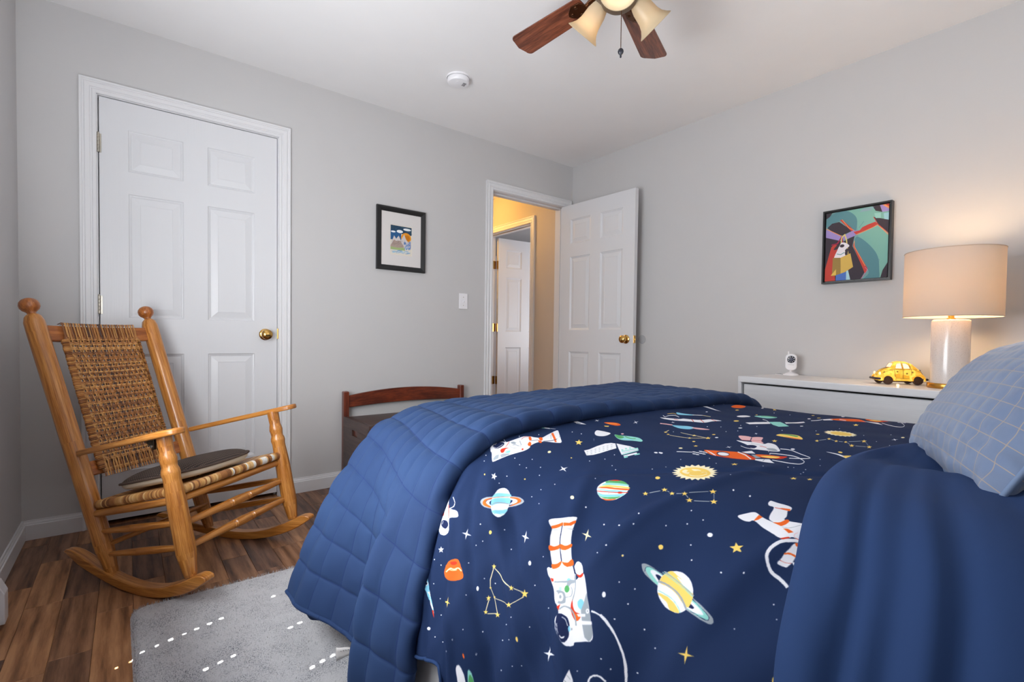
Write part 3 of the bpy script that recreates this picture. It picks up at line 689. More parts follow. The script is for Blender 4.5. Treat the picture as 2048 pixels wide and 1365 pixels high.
for i in range(6): P.line(pp((0.56 + i * 0.03, 0.05), (0.62 + i * 0.03, 0.01)), 0.002, LAV)
P.poly(pp((0.47, 0.47), (0.5, 0.55), (0.7, 0.86), (0.66, 0.93), (0.63, 0.86), (0.46, 0.52)), RED); P.line(pp((0.48, 0.45), (0.48, 0.53), (0.66, 0.82)), 0.003, OR); P.line(pp((0.66, 0.84), (0.7, 0.88), (0.6, 1)), 0.003, PNK)
P.poly(pp((0.93, 0.9), (1, 0.8), (1, 1), (0.9, 1)), DK)
P.poly(pp((0.0, 0.82), (0.1, 0.5), (0.16, 0.46), (0.22, 0.5), (0.15, 0.7), (0.18, 1), (0, 1)), RED); P.line(pp((0.11, 0.47), (0.2, 0.46), (0.27, 0.37), (0.3, 0.5)), 0.007, (160, 46, 76))
P.line(pp((0.26, 0.5), (0.27, 0.38), (0.32, 0.34), (0.35, 0.42), (0.38, 0.62)), 0.006, (226, 204, 120))
P.blob(pp((0.15, 0.68), (0.2, 0.56), (0.26, 0.46), (0.33, 0.46), (0.4, 0.51), (0.35, 0.55), (0.33, 0.62), (0.36, 0.68), (0.25, 0.72)), (232, 226, 230))
P.blob(pp((0.14, 0.54), (0.2, 0.48), (0.25, 0.47), (0.2, 0.54)), DK); P.ell(0.28 * .32, (1 - .5) * .4, 0.012, 0.009, DK); P.blob(pp((0.33, 0.57), (0.38, 0.55), (0.37, 0.63)), DK)
P.line(pp((0.2, 0.61), (0.26, 0.625), (0.32, 0.6)), 0.004, (90, 150, 150))
P.poly(pp((0.13, 0.66), (0.26, 0.67), (0.27, 0.92), (0.12, 0.93)), (156, 128, 72)); P.poly(pp((0.26, 0.67), (0.42, 0.62), (0.47, 0.82), (0.27, 0.92)), (216, 178, 92)); P.poly(pp((0.1, 0.92), (0.19, 0.83), (0.19, 0.92)), (226, 190, 90))
P.poly(pp((0.19, 0.92), (0.36, 0.88), (0.36, 1), (0.19, 1)), (84, 118, 190)); P.poly(pp((0.36, 0.87), (0.39, 0.86), (0.43, 1), (0.36, 1)), (176, 214, 222))
m_canvas = image_mat('canvas_print', cv.image('canvas_print'), 0.75, (900, 0.3, 0.0005))
g = 0.014
mb = MB(); mb.b2(g, cw - g, g, ch - g, 0.006, 0.027); mb.xf(Mq); mb.build('canvas_edge', m_black, t)
MB().add([Mq @ Vector((x, y, 0.0275)) for x, y in ((g, g), (cw - g, g), (cw - g, ch - g), (g, ch - g))], [(0, 1, 2, 3)], [[(0, 0), (1, 0), (1, 1), (0, 1)]]).build('canvas', m_canvas, t)

# ------------------------------------------------------------------ bed
m_sheet = simple('white_bed_linen', (214, 212, 214), 0.85, bump=(300, 0.2, 0.0004), vary=0.02, sheen=0.1)
m_navy_strip = simple('grey_fabric_trim', (92, 92, 98), 0.85)
bed = thing('bed', 'full size bed with white wrapped box spring under the navy bedding', 'bed', (-1.74, -2.55, 0))
MB().b2(-2.42, -1.07, -3.56, -1.56, 0.10, 0.34).build('box_spring', m_sheet, bed, bevel=0.03, seg=4)
MB().b2(-2.42, -1.07, -3.56, -1.57, 0.342, 0.62).build('mattress', m_sheet, bed, bevel=0.05, seg=4)
for x in (-2.36, -1.13):
    for y in (-3.5, -1.63): MB().b2(x - 0.03, x + 0.03, y - 0.03, y + 0.03, 0.012, 0.10).build('leg', m_black, bed, bevel=0.003)
# loose white bed skirt on the near side with a grey band
P = []
for i in range(60):
    y = -1.99 - i * 0.023; r = []
    for j in range(14):
        z = 0.34 - j * 0.0215; wv = 0.012 * math.sin(y * 34) * (j / 13) + 0.006 * math.sin(y * 71 + 1)
        r.append(Vector((-2.552 - 0.045 * (j / 13) ** 1.3 + wv * 0.8, y, z)))
    P.append(r)
o = MB().grid(P).build('bed_skirt', m_sheet, bed, smooth=180)
sm = o.modifiers.new('s', 'SOLIDIFY'); sm.thickness = 0.002
P = [[v + Vector((-0.003, 0, 0)) for v in r[9:12]] for r in P[:]]
MB().grid(P).build('skirt_band', m_navy_strip, bed, smooth=180)
MB().b2(-2.45, -1.04, -3.66, -3.58, 0.05, 1.05).build('headboard', simple('white_headboard', (226, 225, 226), 0.4), bed, bevel=0.01)

DUVET_RGB = (28, 44, 78)
# duvet cross-section: near hem -> over the top -> far hem
DUV = [(-2.612, 0.285), (-2.60, 0.36), (-2.582, 0.45), (-2.545, 0.545), (-2.49, 0.615), (-2.41, 0.662), (-2.29, 0.690), (-2.10, 0.703), (-1.85, 0.708), (-1.55, 0.705), (-1.25, 0.695), (-1.06, 0.672), (-0.965, 0.615), (-0.925, 0.52), (-0.905, 0.40), (-0.90, 0.28)]
NT_ = 420
dpts, DLEN = catmull([(x, 0, z) for x, z in DUV], NT_)
def sect(pts, f):
    k = min(len(pts) - 1.0001, max(0, f * (len(pts) - 1))); i = int(k); return pts[i].lerp(pts[i + 1], k - i)
def sect_n(pts, f):
    a = sect(pts, max(0, f - 0.01)); b = sect(pts, min(1, f + 0.01)); d = (b - a).normalized(); return Vector((-d.z, 0, d.x))
DY0, DY1 = -1.60, -3.05
def duvet_pt(t, s):
    """t arc length from near hem (m), s distance from foot edge (m)"""
    f = t / DLEN; y = DY0 - s; p = sect(dpts, f); n = sect_n(dpts, f)
    side = 1 - sstep(0.28, 0.55, t)             # near hanging side
    h = 0.006 * nz(t * 3.1, s * 3.3, 1) + 0.003 * nz(t * 9, s * 8, 4)
    # soft drapery folds down the near side
    h += side * (0.018 * nz(s * 7.5 + t * 2.2, 3.0, 0.5 + t * 0.8) + 0.008 * nz(s * 15 - t * 6, t * 3, 5) + 0.007 * math.sin(s * 31 + 5 * nz(s * 2, t * 3) + t * 5))
    # long diagonal creases on the top
    h -= 0.004 * math.exp(-((t - 0.62 - (s - 0.95) * 0.9) / 0.014) ** 2) * sstep(0.4, 0.6, t) * (1 - sstep(0.95, 1.2, t))
    h += 0.005 * math.exp(-((s - 1.02 - (t - 0.55) * 0.18) / 0.016) ** 2) * sstep(0.15, 0.35, t) * (1 - sstep(0.7, 0.9, t))
    h += 0.006 * math.exp(-((s - 1.14 - (t - 0.3) * 0.3) / 0.022) ** 2) * (1 - sstep(0.45, 0.7, t))
    h += 0.007 * math.exp(-((s - 0.93 + (t - 0.3) * 0.5) / 0.02) ** 2) * (1 - sstep(0.4, 0.6, t))
    # hem rises towards the quilt, dips towards the head
    wt_ = (1 - sstep(0.30, 0.46, t))
    for c0_, k_, a_, w_ in ((0.60, 0.55, 0.009, 0.016), (0.655, 0.75, -0.008, 0.013), (0.73, 1.15, 0.010, 0.020), (0.785, 1.2, -0.007, 0.014), (0.88, 0.9, 0.006, 0.020), (0.545, 0.25, -0.007, 0.010)):
        h += a_ * wt_ * math.exp(-((s - (c0_ + (0.32 - t) * k_)) / w_) ** 2)
    tuck = (1 - sstep(0.36, 0.49, s)) * (0.075 * side + 0.012)
    p = p + n * (h - tuck) + Vector((0, y, 0))
    if t < 0.12: p.z += (1 - t / 0.12) * (0.048 * sstep(0.56, 0.70, s) - 0.25 * sstep(0.70, 0.745, s) * 0.9)
    return p
ns, nt = 250, 330
P = []; UVD = []
for i in range(ns + 1):
    s = (DY0 - DY1) * i / ns; P.append([duvet_pt(DLEN * j / nt, s) for j in range(nt + 1)])
DW = DY0 - DY1
def duv_uv(i, j): return (j / nt, i / ns)     # u across (t), v along (s)
duvet = MB().grid(P, duv_uv)
#PRINT_BEGIN
# printed motifs in fabric coordinates (half millimetres; first point absolute, the rest relative)
PRINT = """w552,2019 0,4 1,5 1,6 0,6 0,6 -2,6 -2,6 -2,7 -3,6 -3,6 -2,6 -4,6 -3,5 -3,6 -4,5 -4,5 -5,6 -4,4 -5,5 -5,4 -5,4 -5,4 -5,3 -6,3 -5,3 -5,2 -4,2 -5,1 -5,2 -4,1 -5,1 -5,1 -6,0 -4,1 -3,0 1,5 4,-1 4,-1 5,0 5,-1 6,-1 4,-1 5,-2 5,-1 5,-2 5,-2 5,-3 5,-3 6,-4 5,-3 5,-4 5,-5 5,-4 5,-6 4,-5 4,-5 4,-6 4,-5 3,-6 4,-5 2,-6 3,-6 3,-7 2,-7 2,-6 2,-7 0,-6 0,-7 0,-6 -1,-5 0,-4
w395,2070 2,0 2,0 3,0 2,0 2,1 2,1 2,2 2,1 2,2 1,2 1,3 2,2 1,3 1,3 0,2 0,4 -1,4 -1,4 -1,4 -1,2 5,3 1,-3 0,-3 2,-5 1,-4 0,-4 -1,-4 0,-4 -2,-3 -1,-3 -2,-3 -2,-3 -3,-2 -2,-3 -3,-2 -3,-1 -3,-1 -3,-1 -3,0 -2,0 -1,0
w738,1697 7,5 7,10 6,12 6,15 6,15 7,14 7,10 4,6 0,4 -5,2 -7,2 -6,2 -8,2 -8,3 -8,2 -9,3 -9,5 -10,5 -10,6 -11,8 -12,10 -13,11 -12,11 -9,9 -5,7 -4,4 -2,5 -3,5 -5,5 -4,5 -5,5 -5,5 -5,4 -5,4 -4,4 0,4 4,6 9,5 8,5 5,6 -1,5 -3,4 -5,5 -5,4 -6,5 -7,5 -7,5 -7,5 -7,4 -6,5 -6,5 -7,6 -7,5 -8,6 -8,6 -8,5 -8,6 -8,6 -8,5 -6,3 -4,1 -4,0 -3,-1 -2,-2 -2,0 -1,-1 -1,-2 -2,-4 -3,-8 -6,-11 -6,-12 -4,-8 -3,-4 -3,0 -2,1 -2,-1 -2,-2 -3,-4 -2,-3 -1,-4 -2,-4 -1,-4 0,-4 1,-5 2,-5 2,-6 4,-5 3,-6 3,-5 3,-4 3,-5 3,-4 4,-4 5,-4 5,-4 4,-2 3,-1 3,0 3,1 2,1 2,1 2,2 2,1 2,-1 4,-2 4,-5 4,-5 3,-5 2,-4 1,-4 2,-4 3,-5 5,-5 6,-5 7,-6 7,-8 5,-8 5,-9 5,-9 4,-7 3,-5 1,-4 1,-3 2,-4 3,-5 4,-4 4,-4 3,-3 2,-1 2,0 2,2 1,1 1,3 0,4 0,3 1,2 1,1 1,1 3,-1 4,-3 6,-6 8,-8 9,-8 8,-7 7,-5 7,-5 7,-5 6,-4 8,-5 6,-4 7,-4 7,-3 5,-3 5,-2 4,-2 3,-2 3,-4 1,-4 2,-4 2,-4 3,-6 4,-6 5,-6
w637,1892 5,-2 4,0 5,0 3,2 2,4 0,5 -1,7 -1,6 -3,6 -3,7 -4,6 -4,5 -4,5 -4,4 -4,2 -4,0 -2,-3 -2,-4 0,-6 -1,-7 1,-6 1,-6 2,-6 2,-5 3,-5 2,-4 4,-3
v747,1752 -3,2 -6,3 -6,3 -6,3 -6,3 -6,3 -5,2 -6,3 -5,2 -6,4 -6,3 -6,4 -6,4 -5,5 -6,5 -7,6 -7,7 -7,7 -6,7 -4,4 2,4 4,-4 6,-7 7,-7 7,-8 6,-6 6,-5 6,-4 6,-5 5,-4 6,-3 5,-3 6,-3 6,-2 5,-3 5,-2 6,-3 6,-3 7,-3 5,-3 4,-2
v638,1881 -2,3 -2,3 -3,4 -3,4 -2,3 -2,2 -1,2 -2,2 -1,1 -1,1 2,6 1,-2 1,-1 2,-2 2,-2 2,-3 2,-3 3,-4 2,-4 2,-4 2,-2
o720,1722 10,10 20,20 -9,9 -19,-17 -10,-13
o750,1756 6,22 21,13 -8,5 -18,-6 -13,-25
g709,1733 14,34 1,-1 -13,-34
g730,1771 13,34 2,-1 -14,-34
o659,1759 2,3 1,4 1,6 2,4 4,4 4,4 5,3 1,3 -1,3 -4,2 -4,1 -4,0 -4,-4 -4,-5 -4,-4 -3,-4 -3,-3 -1,-3 -1,-3 1,-2 2,-3 3,-3 4,-2
o681,1791 1,4 0,7 0,8 2,6 3,5 5,3 4,3 2,3 0,2 -3,3 -3,1 -4,1 -4,-2 -6,-3 -4,-4 -4,-4 -2,-6 -1,-5 -1,-6 1,-4 3,-5 4,-4 4,-3
o612,1802 2,2 1,4 2,5 3,5 3,4 5,4 4,4 2,4 -2,2 -5,2 -5,0 -5,-1 -3,-2 -4,-4 -3,-4 -2,-3 -2,-4 -1,-2 -1,-3 0,-3 2,-3 3,-4 3,-3
o633,1836 1,3 0,7 2,7 2,6 4,3 5,1 5,2 2,3 -1,4 -3,5 -5,5 -4,3 -3,-1 -3,-3 -3,-4 -2,-4 -2,-3 -2,-3 0,-3 0,-4 0,-6 2,-8 3,-7
r620,1919 0,2 1,5 0,6 1,5 2,3 3,2 3,3 1,2 -1,2 -2,1 -2,1 -3,0 -2,-1 -3,-2 -2,-4 -1,-4 0,-5 2,-7 1,-6
r574,1822 3,15 -7,6 -3,-8
r516,1899 11,10 -17,3
g568,1848 1,4 2,5 2,7 3,6 3,8 3,9 5,11 5,11 5,12 3,9 4,-4 -3,-9 -5,-12 -4,-11 -5,-10 -4,-10 -3,-7 -3,-7 -2,-6 -1,-5 -2,-4
b592,1892 2,-1 2,0 2,1 2,2 0,2 1,3 -1,3 0,3 -1,1 -2,0 -2,0 -1,-2 -1,-2 -1,-4 0,-4
g593,1896 4,4 3,7 2,9 2,8 -1,3 -1,2 -2,0 -3,0 -2,-3 -2,-4 -2,-5 -3,-3 -2,-1 -2,-1 -2,0 -2,-1 -2,-1 -2,-2 -2,-2 1,-2 3,-3 5,-3 6,-2
n575,1917 -4,2 -4,-1 -3,-2 -2,-4 0,-5 2,-5 4,-4 4,-1 4,0 3,2 2,4 -1,5 -2,5
g618,1910 -4,4 -5,5 -7,6 -6,5 -5,4 -4,3 -4,1 -4,2 -3,1 -4,1 -4,1 -5,0 -5,1 -3,0 -3,0 0,4 3,0 4,0 5,0 5,-1 4,-1 4,-1 3,-1 4,-1 4,-2 4,-2 6,-4 6,-5 6,-6 6,-6 4,-3
g581,1918 -1,2 -1,2 -1,3 -2,3 -1,1 -3,2 -3,2 -3,1 -3,0 -2,0 -2,-3 -3,-4 -2,-5 -2,-5 -1,-3 -2,2 1,3 2,4 3,5 2,5 3,4 4,1 3,0 3,-1 4,-2 2,-2 2,-2 2,-3 1,-3 1,-3 1,-1
b565,1876 -9,6 2,2 8,-6
b567,1881 -9,6 2,3 8,-6
g550,1872 4,1 2,5 2,6 1,6 1,4 0,4 0,4 -1,4 -4,6 -6,6 -6,4 -5,2 -4,-4 -5,-8 -3,-8 0,-8 3,-8 7,-7 8,-6
w546,1868 2,2 2,3 0,5 -1,4 -3,4 -5,5 -5,4 -4,2 -3,0 -3,-2 -3,-3 0,-4 4,-5 7,-6 6,-6
w548,1908 -5,2 -5,0 -3,-3 -2,-4 0,-5 3,-5 4,-4 4,-2 5,0 3,3 2,4 0,5 -3,5
g546,1902 -3,0 -2,0 -1,-1 -1,-1 0,-3 1,-2 2,-2 2,-1 2,0 2,1 1,2 -1,2 -1,3
b560,1967 2,1 3,2 2,2 1,3 0,2 0,3 -2,3 -1,3 -3,2 -4,1 -4,1 -3,0 -2,0 -3,-1 -1,-1 -1,-2 -1,-2 1,-3 0,-3 1,-2 1,-3 2,-2 2,-2 2,-1 2,-1 2,-1 2,0
g590,1984 -59,45 -11,-29 21,-14 21,1
g512,2005 13,30 -19,11 -11,0 -11,-5 4,-17
r554,1945 -2,2 -4,3 -5,3 -4,3 -3,4 -2,2 -2,4 -1,4 0,5 1,6 1,6 0,4 -3,1 -4,0 -4,-1 -3,-2 -3,-1 -2,-3 -2,-3 -1,-4 1,-4 2,-4 3,-5 3,-5 4,-3 3,-4 4,-3 5,-2 5,-2 5,-1 5,0
o530,1961 1,0 -1,3 -2,3 -1,4 1,5 2,5 1,5 0,4 -2,1 -3,0 -4,-1 -2,-1 -3,-1 -2,-2 -2,-3 1,-3 2,-5 6,-6 5,-5
w528,1976 12,28 -6,3 -10,-23
w552,2013 -3,1 -3,-1 -2,-1 -1,-3 0,-3 2,-2 2,-2 3,0 2,0 2,2 1,2 0,3 -1,3
g550,2010 -1,0 -1,0 0,-1 -1,-1 0,-1 1,-1 1,0 1,0 1,0 0,2 0,1
w517,1996 15,35 -6,4 -15,-34
g513,1915 2,2 3,1 3,3 3,2 2,3 2,4 0,4 1,5 0,5 0,4 -1,5 -2,4 -3,5 -3,4 -3,4 -3,4 -4,3 -4,3 -4,2 -2,1 2,5 2,-1 4,-3 4,-2 4,-4 4,-3 3,-4 3,-5 3,-5 2,-5 2,-6 1,-5 -1,-6 -1,-5 -1,-6 -2,-5 -3,-4 -3,-3 -3,-2 -4,-2 -2,-2
w513,1919 2,0 3,3 3,4 2,4 1,6 0,6 -1,6 -2,6 -3,7 -5,7 -4,7 -5,4 -4,1 -4,-2 -4,-3 -2,-5 3,-7 4,-9 6,-9 4,-7 2,-7 1,-5 1,-5
v502,1915 3,3 1,4 2,5 0,5 0,5 0,5 -1,6 -2,4 -4,5 -5,4 -5,4 -5,3 -4,2 -5,2 -5,0 -4,1 -4,0 -4,-1 -3,0 -3,-2 -3,-1 -2,-1 -1,-3 -1,-2 0,-3 1,-4 3,-4 2,-5 3,-5 4,-4 4,-6 4,-4 4,-4 6,-3 4,-3 5,-2 4,-1 5,-1 3,0
w500,1932 0,2 0,3 0,3 0,2 -1,3 -2,3 -2,3 -3,3 -2,2 -2,2 2,2 1,-2 3,-3 2,-3 3,-3 2,-3 1,-3 0,-3 0,-3 0,-3 0,-2
w480,1924 -2,1 -2,1 -2,2 -2,2 -3,1 -2,2 -2,3 -2,2 -1,2 -2,1 1,1 1,-1 2,-2 2,-2 2,-2 2,-2 2,-2 3,-1 2,-2 2,-1 2,-1
w459,1946 0,2 -1,2 -1,3 0,2 2,2 2,2 1,2 1,1 -1,0 -2,0 -3,-1 -1,-1 -1,-2 -1,-1 0,-2 0,-2 1,-2 1,-2 2,-2
w487,1965 3,1 3,1 3,3 0,2 1,4 -1,3 -1,4 -3,3 -3,2 -5,2 -6,1 -5,1 -5,-1 -4,-1 -5,-1 -4,-2 -3,-2 -3,-3 -2,-2 -2,-3 -1,-2 0,-3 1,-2 1,-1 3,1 4,2 5,2 4,0 6,-1 7,-3 6,-3
b485,1970 -3,1 -2,0 -2,-1 -1,-1 1,-2 2,-2 2,-2 3,-1 3,0 2,0 1,2 -1,2 -2,2
g488,1977 -1,0 -1,0 -1,-1 -1,-1 0,-1 1,-2 1,0 1,-1 1,1 1,0 1,2 0,1 -1,1
w398,2007 -17,17 -13,9 -15,-33
g383,2006 -5,12 1,1 5,-12
g369,2004 -7,17 2,1 7,-17
z506,1536 -45,4 -22,11 -24,32 -41,36 2,3 40,-37 24,-32 22,-10 44,-4
z502,1541 -14,68 -4,66 2,1 6,-58 12,-75
z486,1686 4,36 2,0 -4,-36
z414,1587 22,110 2,0 -22,-109
z441,1702 38,32 1,-2 -38,-32
z399,1562 -35,1 0,3 36,-1
z357,1576 19,42 2,-1 -19,-42
y516,1533 -4,5 2,8 -6,-5 -4,5 0,-8 -5,-4 6,0 2,-7 3,6
y492,1671 -4,7 3,6 -6,-3 -5,5 1,-7 -5,-3 6,-2 1,-7 3,6
y501,1723 -7,7 4,9 -8,-3 -7,7 1,-9 -7,-4 9,-3 2,-10 4,8
y446,1692 -4,7 3,7 -5,-3 -5,6 1,-9 -10,-14 9,6 -7,-28 12,29
y413,1556 -4,5 3,7 -7,-4 -5,5 1,-7 -6,-5 7,-1 1,-7 3,7
y367,1563 -4,4 3,7 -6,-4 -4,4 0,-7 -6,-5 6,0 1,-8 4,8
y382,1618 -4,5 5,11 -7,-7 -5,5 0,-9 -7,-7 7,0 0,-8 5,9
y422,1581 -2,3 1,4 -3,-2 -2,2 0,-4 -3,-3 3,0 1,-4 1,4
y442,1552 -2,2 1,4 -3,-2 -2,2 0,-4 -3,-2 3,0 1,-4 2,4
o403,1280 9,7 15,28 8,4 7,3 4,3 5,4 4,5 3,6 4,6 2,7 2,7 0,8 -2,6 -4,6 -4,6 -6,6 -5,9 -7,9 -6,9 -6,6 -4,1 -4,-2 -5,-6 -5,-8 -5,-11 -7,-13 -5,-12 -3,-8 -2,-7 -1,-7 0,-7 0,-10 -10,-37 2,-9 4,-6 3,-4 4,-3 4,0 5,1
z406,1330 3,3 4,3 4,2 3,3 2,2 2,2 0,3 0,4 1,4 1,5 2,5 4,4 2,4 3,3 1,3 0,3 0,5 -1,6 -1,5 0,3 4,4 0,-4 1,-4 1,-6 1,-6 -1,-6 -2,-6 -3,-5 -3,-4 -3,-3 -1,-3 -1,-3 -1,-4 0,-4 0,-4 -2,-4 -4,-4 -4,-3 -4,-3 -5,-4 -11,-28
z418,1338 0,2 1,4 0,4 1,4 1,4 2,4 2,4 2,5 3,4 1,3 2,-2 -2,-3 -2,-4 -2,-4 -2,-4 -2,-4 -1,-3 0,-4 -1,-4 -1,-4 0,-3
r443,1331 3,3 3,6 4,8 2,6 1,5 -1,5 -2,2 -2,0 -3,-3 -4,-5 -3,-6 -2,-5 -1,-5 1,-5 2,-4
w359,1131 -21,18 -12,3 -11,-15 10,-8 15,4
k331,1130 5,17 -10,5 -12,-16
b308,1132 6,4 5,6 4,5 0,5 -4,4 -8,4 -9,6 -8,4 -6,3 -6,3 -6,4 -8,7 -3,27 -11,14 -13,12 -11,9 -7,5 -5,3 -3,1 0,-2 2,-3 4,-5 6,-7 7,-10 5,-17 3,-30 13,-10 11,-8 6,-7 4,-7 4,-6 3,-5 6,-5 6,-3 7,-1
w299,1166 -4,0 -3,-1 -3,-3 -1,-3 0,-3 2,-4 4,-2 3,0 4,2 3,2 1,4 -1,3 -2,3
v298,1162 -2,0 -2,0 -2,-2 0,-1 0,-2 1,-1 2,-2 2,0 2,1 1,1 1,2 0,2 -1,1
w267,1170 5,12 -37,64 -12,-2
r221,1240 5,11 -30,13 10,-13
g250,1190 -1,0 -1,-2 -1,-3 1,-1 1,0 1,2 1,3
g246,1220 -2,0 -2,-5 -7,-13 -2,-6 3,4 8,14 2,5
g235,1234 -1,0 -2,-2 0,-3 0,-1 2,0 1,3 1,2
w579,1342 -16,11 0,22 -6,-19 -16,5 15,-11 0,-19 6,16
w674,1610 -20,21 -4,30 -3,-24 -17,8 17,-20 5,-34 3,28
z772,1846 -20,14 -8,26 0,-22 -19,5 20,-14 4,-21 3,17
w465,1207 -5,10 5,17 -10,-10 -6,9 0,-16 -9,-10 9,-1 1,-15 6,15
y337,1383 -13,10 -1,14 -3,-11 -13,4 12,-10 -23,-68 28,65
w395,1878 -17,4 28,66 -35,-64 -16,3 14,-9 0,-16 6,13
y609,1468 -3,0 -3,-2 -2,-2 -1,-3 0,-3 2,-3 2,-2 3,0 3,1 2,2 1,3 0,4 -1,3
w584,1723 -3,1 -3,0 -2,-2 -1,-2 0,-3 2,-3 3,-2 2,-1 4,1 2,1 1,3 -1,2 -1,3
w418,1510 -4,0 -3,0 -3,-3 -1,-4 0,-3 2,-2 3,-2 3,0 4,2 3,3 1,3 -1,2 -2,3
w609,2041 -3,1 -3,0 -2,-2 -1,-2 0,-3 2,-2 2,-2 4,-1 2,0 3,1 1,3 0,2 -2,3
w142,1256 -3,-1 -4,-3 -5,-8 -9,-26 1,-4 2,-2 2,-2 4,0 2,1 3,4 5,13 6,19 -1,6
y372,1781 -3,1 -3,1 -2,0 0,-1 0,-3 2,-2 2,-2 3,-1 2,-1 2,0 1,1 0,2 -2,2
w726,2034 -1,1 -1,0 -1,-1 -1,-1 0,-1 1,-1 1,-1 1,0 1,0 2,0 0,1 0,1 0,2
o221,1520 -1,1 -2,1 -1,-1 0,-1 0,-2 1,-3 1,-2 1,-1 2,-1 0,1 1,1 0,2 -1,3
w616,1404 -2,0 -1,-2 0,-2 1,-2 1,0 2,1 0,3
w567,1446 -1,0 -2,-1 0,-2 1,-1 2,0 1,1 0,1
w543,1428 -2,0 -1,-2 0,-2 1,-1 1,0 2,1 0,2
w642,1504 -2,1 -1,-1 0,-1 1,-2 2,-1 1,1 0,1
w591,1581 -1,1 -2,-1 0,-2 1,-2 2,-1 1,1 0,3
w474,1418 -1,0 -1,0 0,-2 0,-2 2,0 1,1 0,2
w322,1223 -2,-1 -2,-2 0,-4 0,-2 2,1 2,3 0,3
w457,1521 -1,0 -1,-1 -1,-2 2,-1 1,0 1,1 0,2
w460,1570 -1,0 -2,-2 0,-2 1,-2 2,0 1,2 0,2
w531,1768 -2,0 -1,-2 0,-2 1,-1 1,0 2,2 0,1
w620,1762 -1,0 -1,-1 0,-2 0,-1 2,0 1,1 0,2
w802,1899 -2,1 -1,-2 1,-2 2,-2 2,-1 0,1 0,2
w806,1968 -2,2 -1,-2 1,-2 2,-3 2,-1 1,1 -1,3
w829,2007 -2,0 -1,0 0,-2 1,-1 1,0 2,0 0,2
w728,1978 -2,0 0,-1 0,-1 0,-2 2,0 1,1 0,1
w698,1964 -2,1 0,-1 0,-2 0,-2 2,0 1,1 0,2
w656,2060 -1,0 -1,0 0,-2 2,-1 0,1 1,1
w661,2104 -1,0 -1,0 -1,-2 1,0 1,0 2,0 0,1
w617,2106 -1,0 -1,-1 0,-1 1,-1 1,0 1,1 0,1
w566,2089 -1,0 -1,-1 0,-1 0,-1 2,0 0,1 1,1
w580,2166 -2,0 -1,-1 0,-1 1,-1 1,0 1,1 0,1
w464,2088 -2,-1 0,-1 -1,-1 1,-1 1,0 1,2 0,1
w453,2117 -1,0 -1,-1 0,-1 1,-1 1,1 1,1 0,1
w476,2180 -2,0 0,-1 0,-1 0,-1 1,0 1,1 0,1
w405,2030 -1,0 -1,-1 -1,-1 1,-1 1,0 1,1 1,2
w289,1287 -2,-1 -2,-3 -1,-3 1,-2 2,1 2,3 1,3
w237,1315 -2,-1 -3,-3 -2,-4 1,-2 3,0 2,3 2,4
w380,1474 -1,0 -1,0 0,-2 1,-2 1,0 1,2 0,1
w414,1730 -1,0 -1,-1 0,-2 1,-1 1,0 1,1 0,2
w375,1692 -2,-1 -2,-3 -1,-3 0,-2 2,1 2,2 1,4
w325,1692 -2,0 -2,-4 -1,-3 0,-3 2,1 2,3 1,4
w348,1735 -2,-1 -1,-2 -1,-3 0,-2 2,1 2,3 0,3
w275,1502 -2,0 -1,-2 0,-2 1,-1 1,1 2,1 0,2
w128,1324 -2,0 -3,-4 -1,-4 1,-3 2,0 3,4 1,4
w232,1462 -1,0 -1,-1 0,-2 0,-1 1,1 1,1 0,2
w146,1397 -3,-1 -4,-3 -1,-3 1,-2 3,1 4,3 1,3
w286,1770 -2,0 -1,-2 0,-2 1,0 1,0 1,2 1,1
w248,1721 -2,-1 -1,-3 -1,-3 0,-2 2,1 1,3 1,4
w305,1807 -2,-1 -1,-2 -1,-2 1,-1 2,1 1,2 1,2
w414,1797 -1,0 -1,-1 0,-2 1,0 1,0 1,0 0,2
w496,1854 -2,0 -1,-3 -1,-3 1,-1 2,1 1,2 1,3
w843,1783 -2,1 -1,-1 -1,-1 1,-2 2,-1 2,1 0,1
w876,1991 -3,1 -1,0 1,-3 2,-2 2,-1 1,0 0,3
w382,1144 -2,0 -1,-2 0,-2 1,-1 2,0 1,1 0,2
w403,1244 -2,0 -1,-3 -1,-3 1,-2 2,0 2,3 0,3
w406,1189 -2,0 -2,-3 -1,-5 1,-3 2,1 2,4 1,4
w200,1447 -1,-1 -3,-2 -3,-3 -1,-1 2,1 4,3 2,2
w292,1567 -2,0 -1,-1 0,-2 2,-1 1,0 2,1 0,2
w232,1570 -1,-1 -1,-2 0,-2 1,-1 1,1 0,2 0,2
w844,1784 -3,1 -2,-1 0,-2 1,-2 3,-1 2,0 0,3
w199,1488 2,1 1,3 1,3 1,4 -1,5 -1,6 -2,5 -2,5 -2,5 -3,4 -3,3 -3,3 -3,3 -2,2 -2,1 -2,-1 -2,-4 -3,-8 -1,-8 0,-8 3,-6 5,-6 6,-5 4,-4 3,-3 3,-1 2,0
t203,1540 2,2 1,3 -1,4 -1,4 -1,3 -3,3 -2,3 -3,3 -3,3 -3,4 -3,3 -2,0 -2,-4 -2,-7 -2,-8 2,-6 4,-4 7,-3 7,-2
n198,1547 1,1 1,4 -1,3 -1,3 -1,3 -2,3 -3,2 -2,0 -2,-2 -3,-5 -2,-5 0,-4 3,-2 4,-2 4,0
w659,1138 -3,8 -4,16 -4,22 -4,10 -3,6 -3,4 -4,2 -2,2 -3,0 -3,-1 -3,-3 -3,-15 -3,-16 -3,-8 -2,-5 -2,5 2,5 3,10 3,21 4,9 3,3 4,0 3,-1 3,-2 3,-3 4,-3 3,-6 4,-7 4,-13 5,-23 3,-11
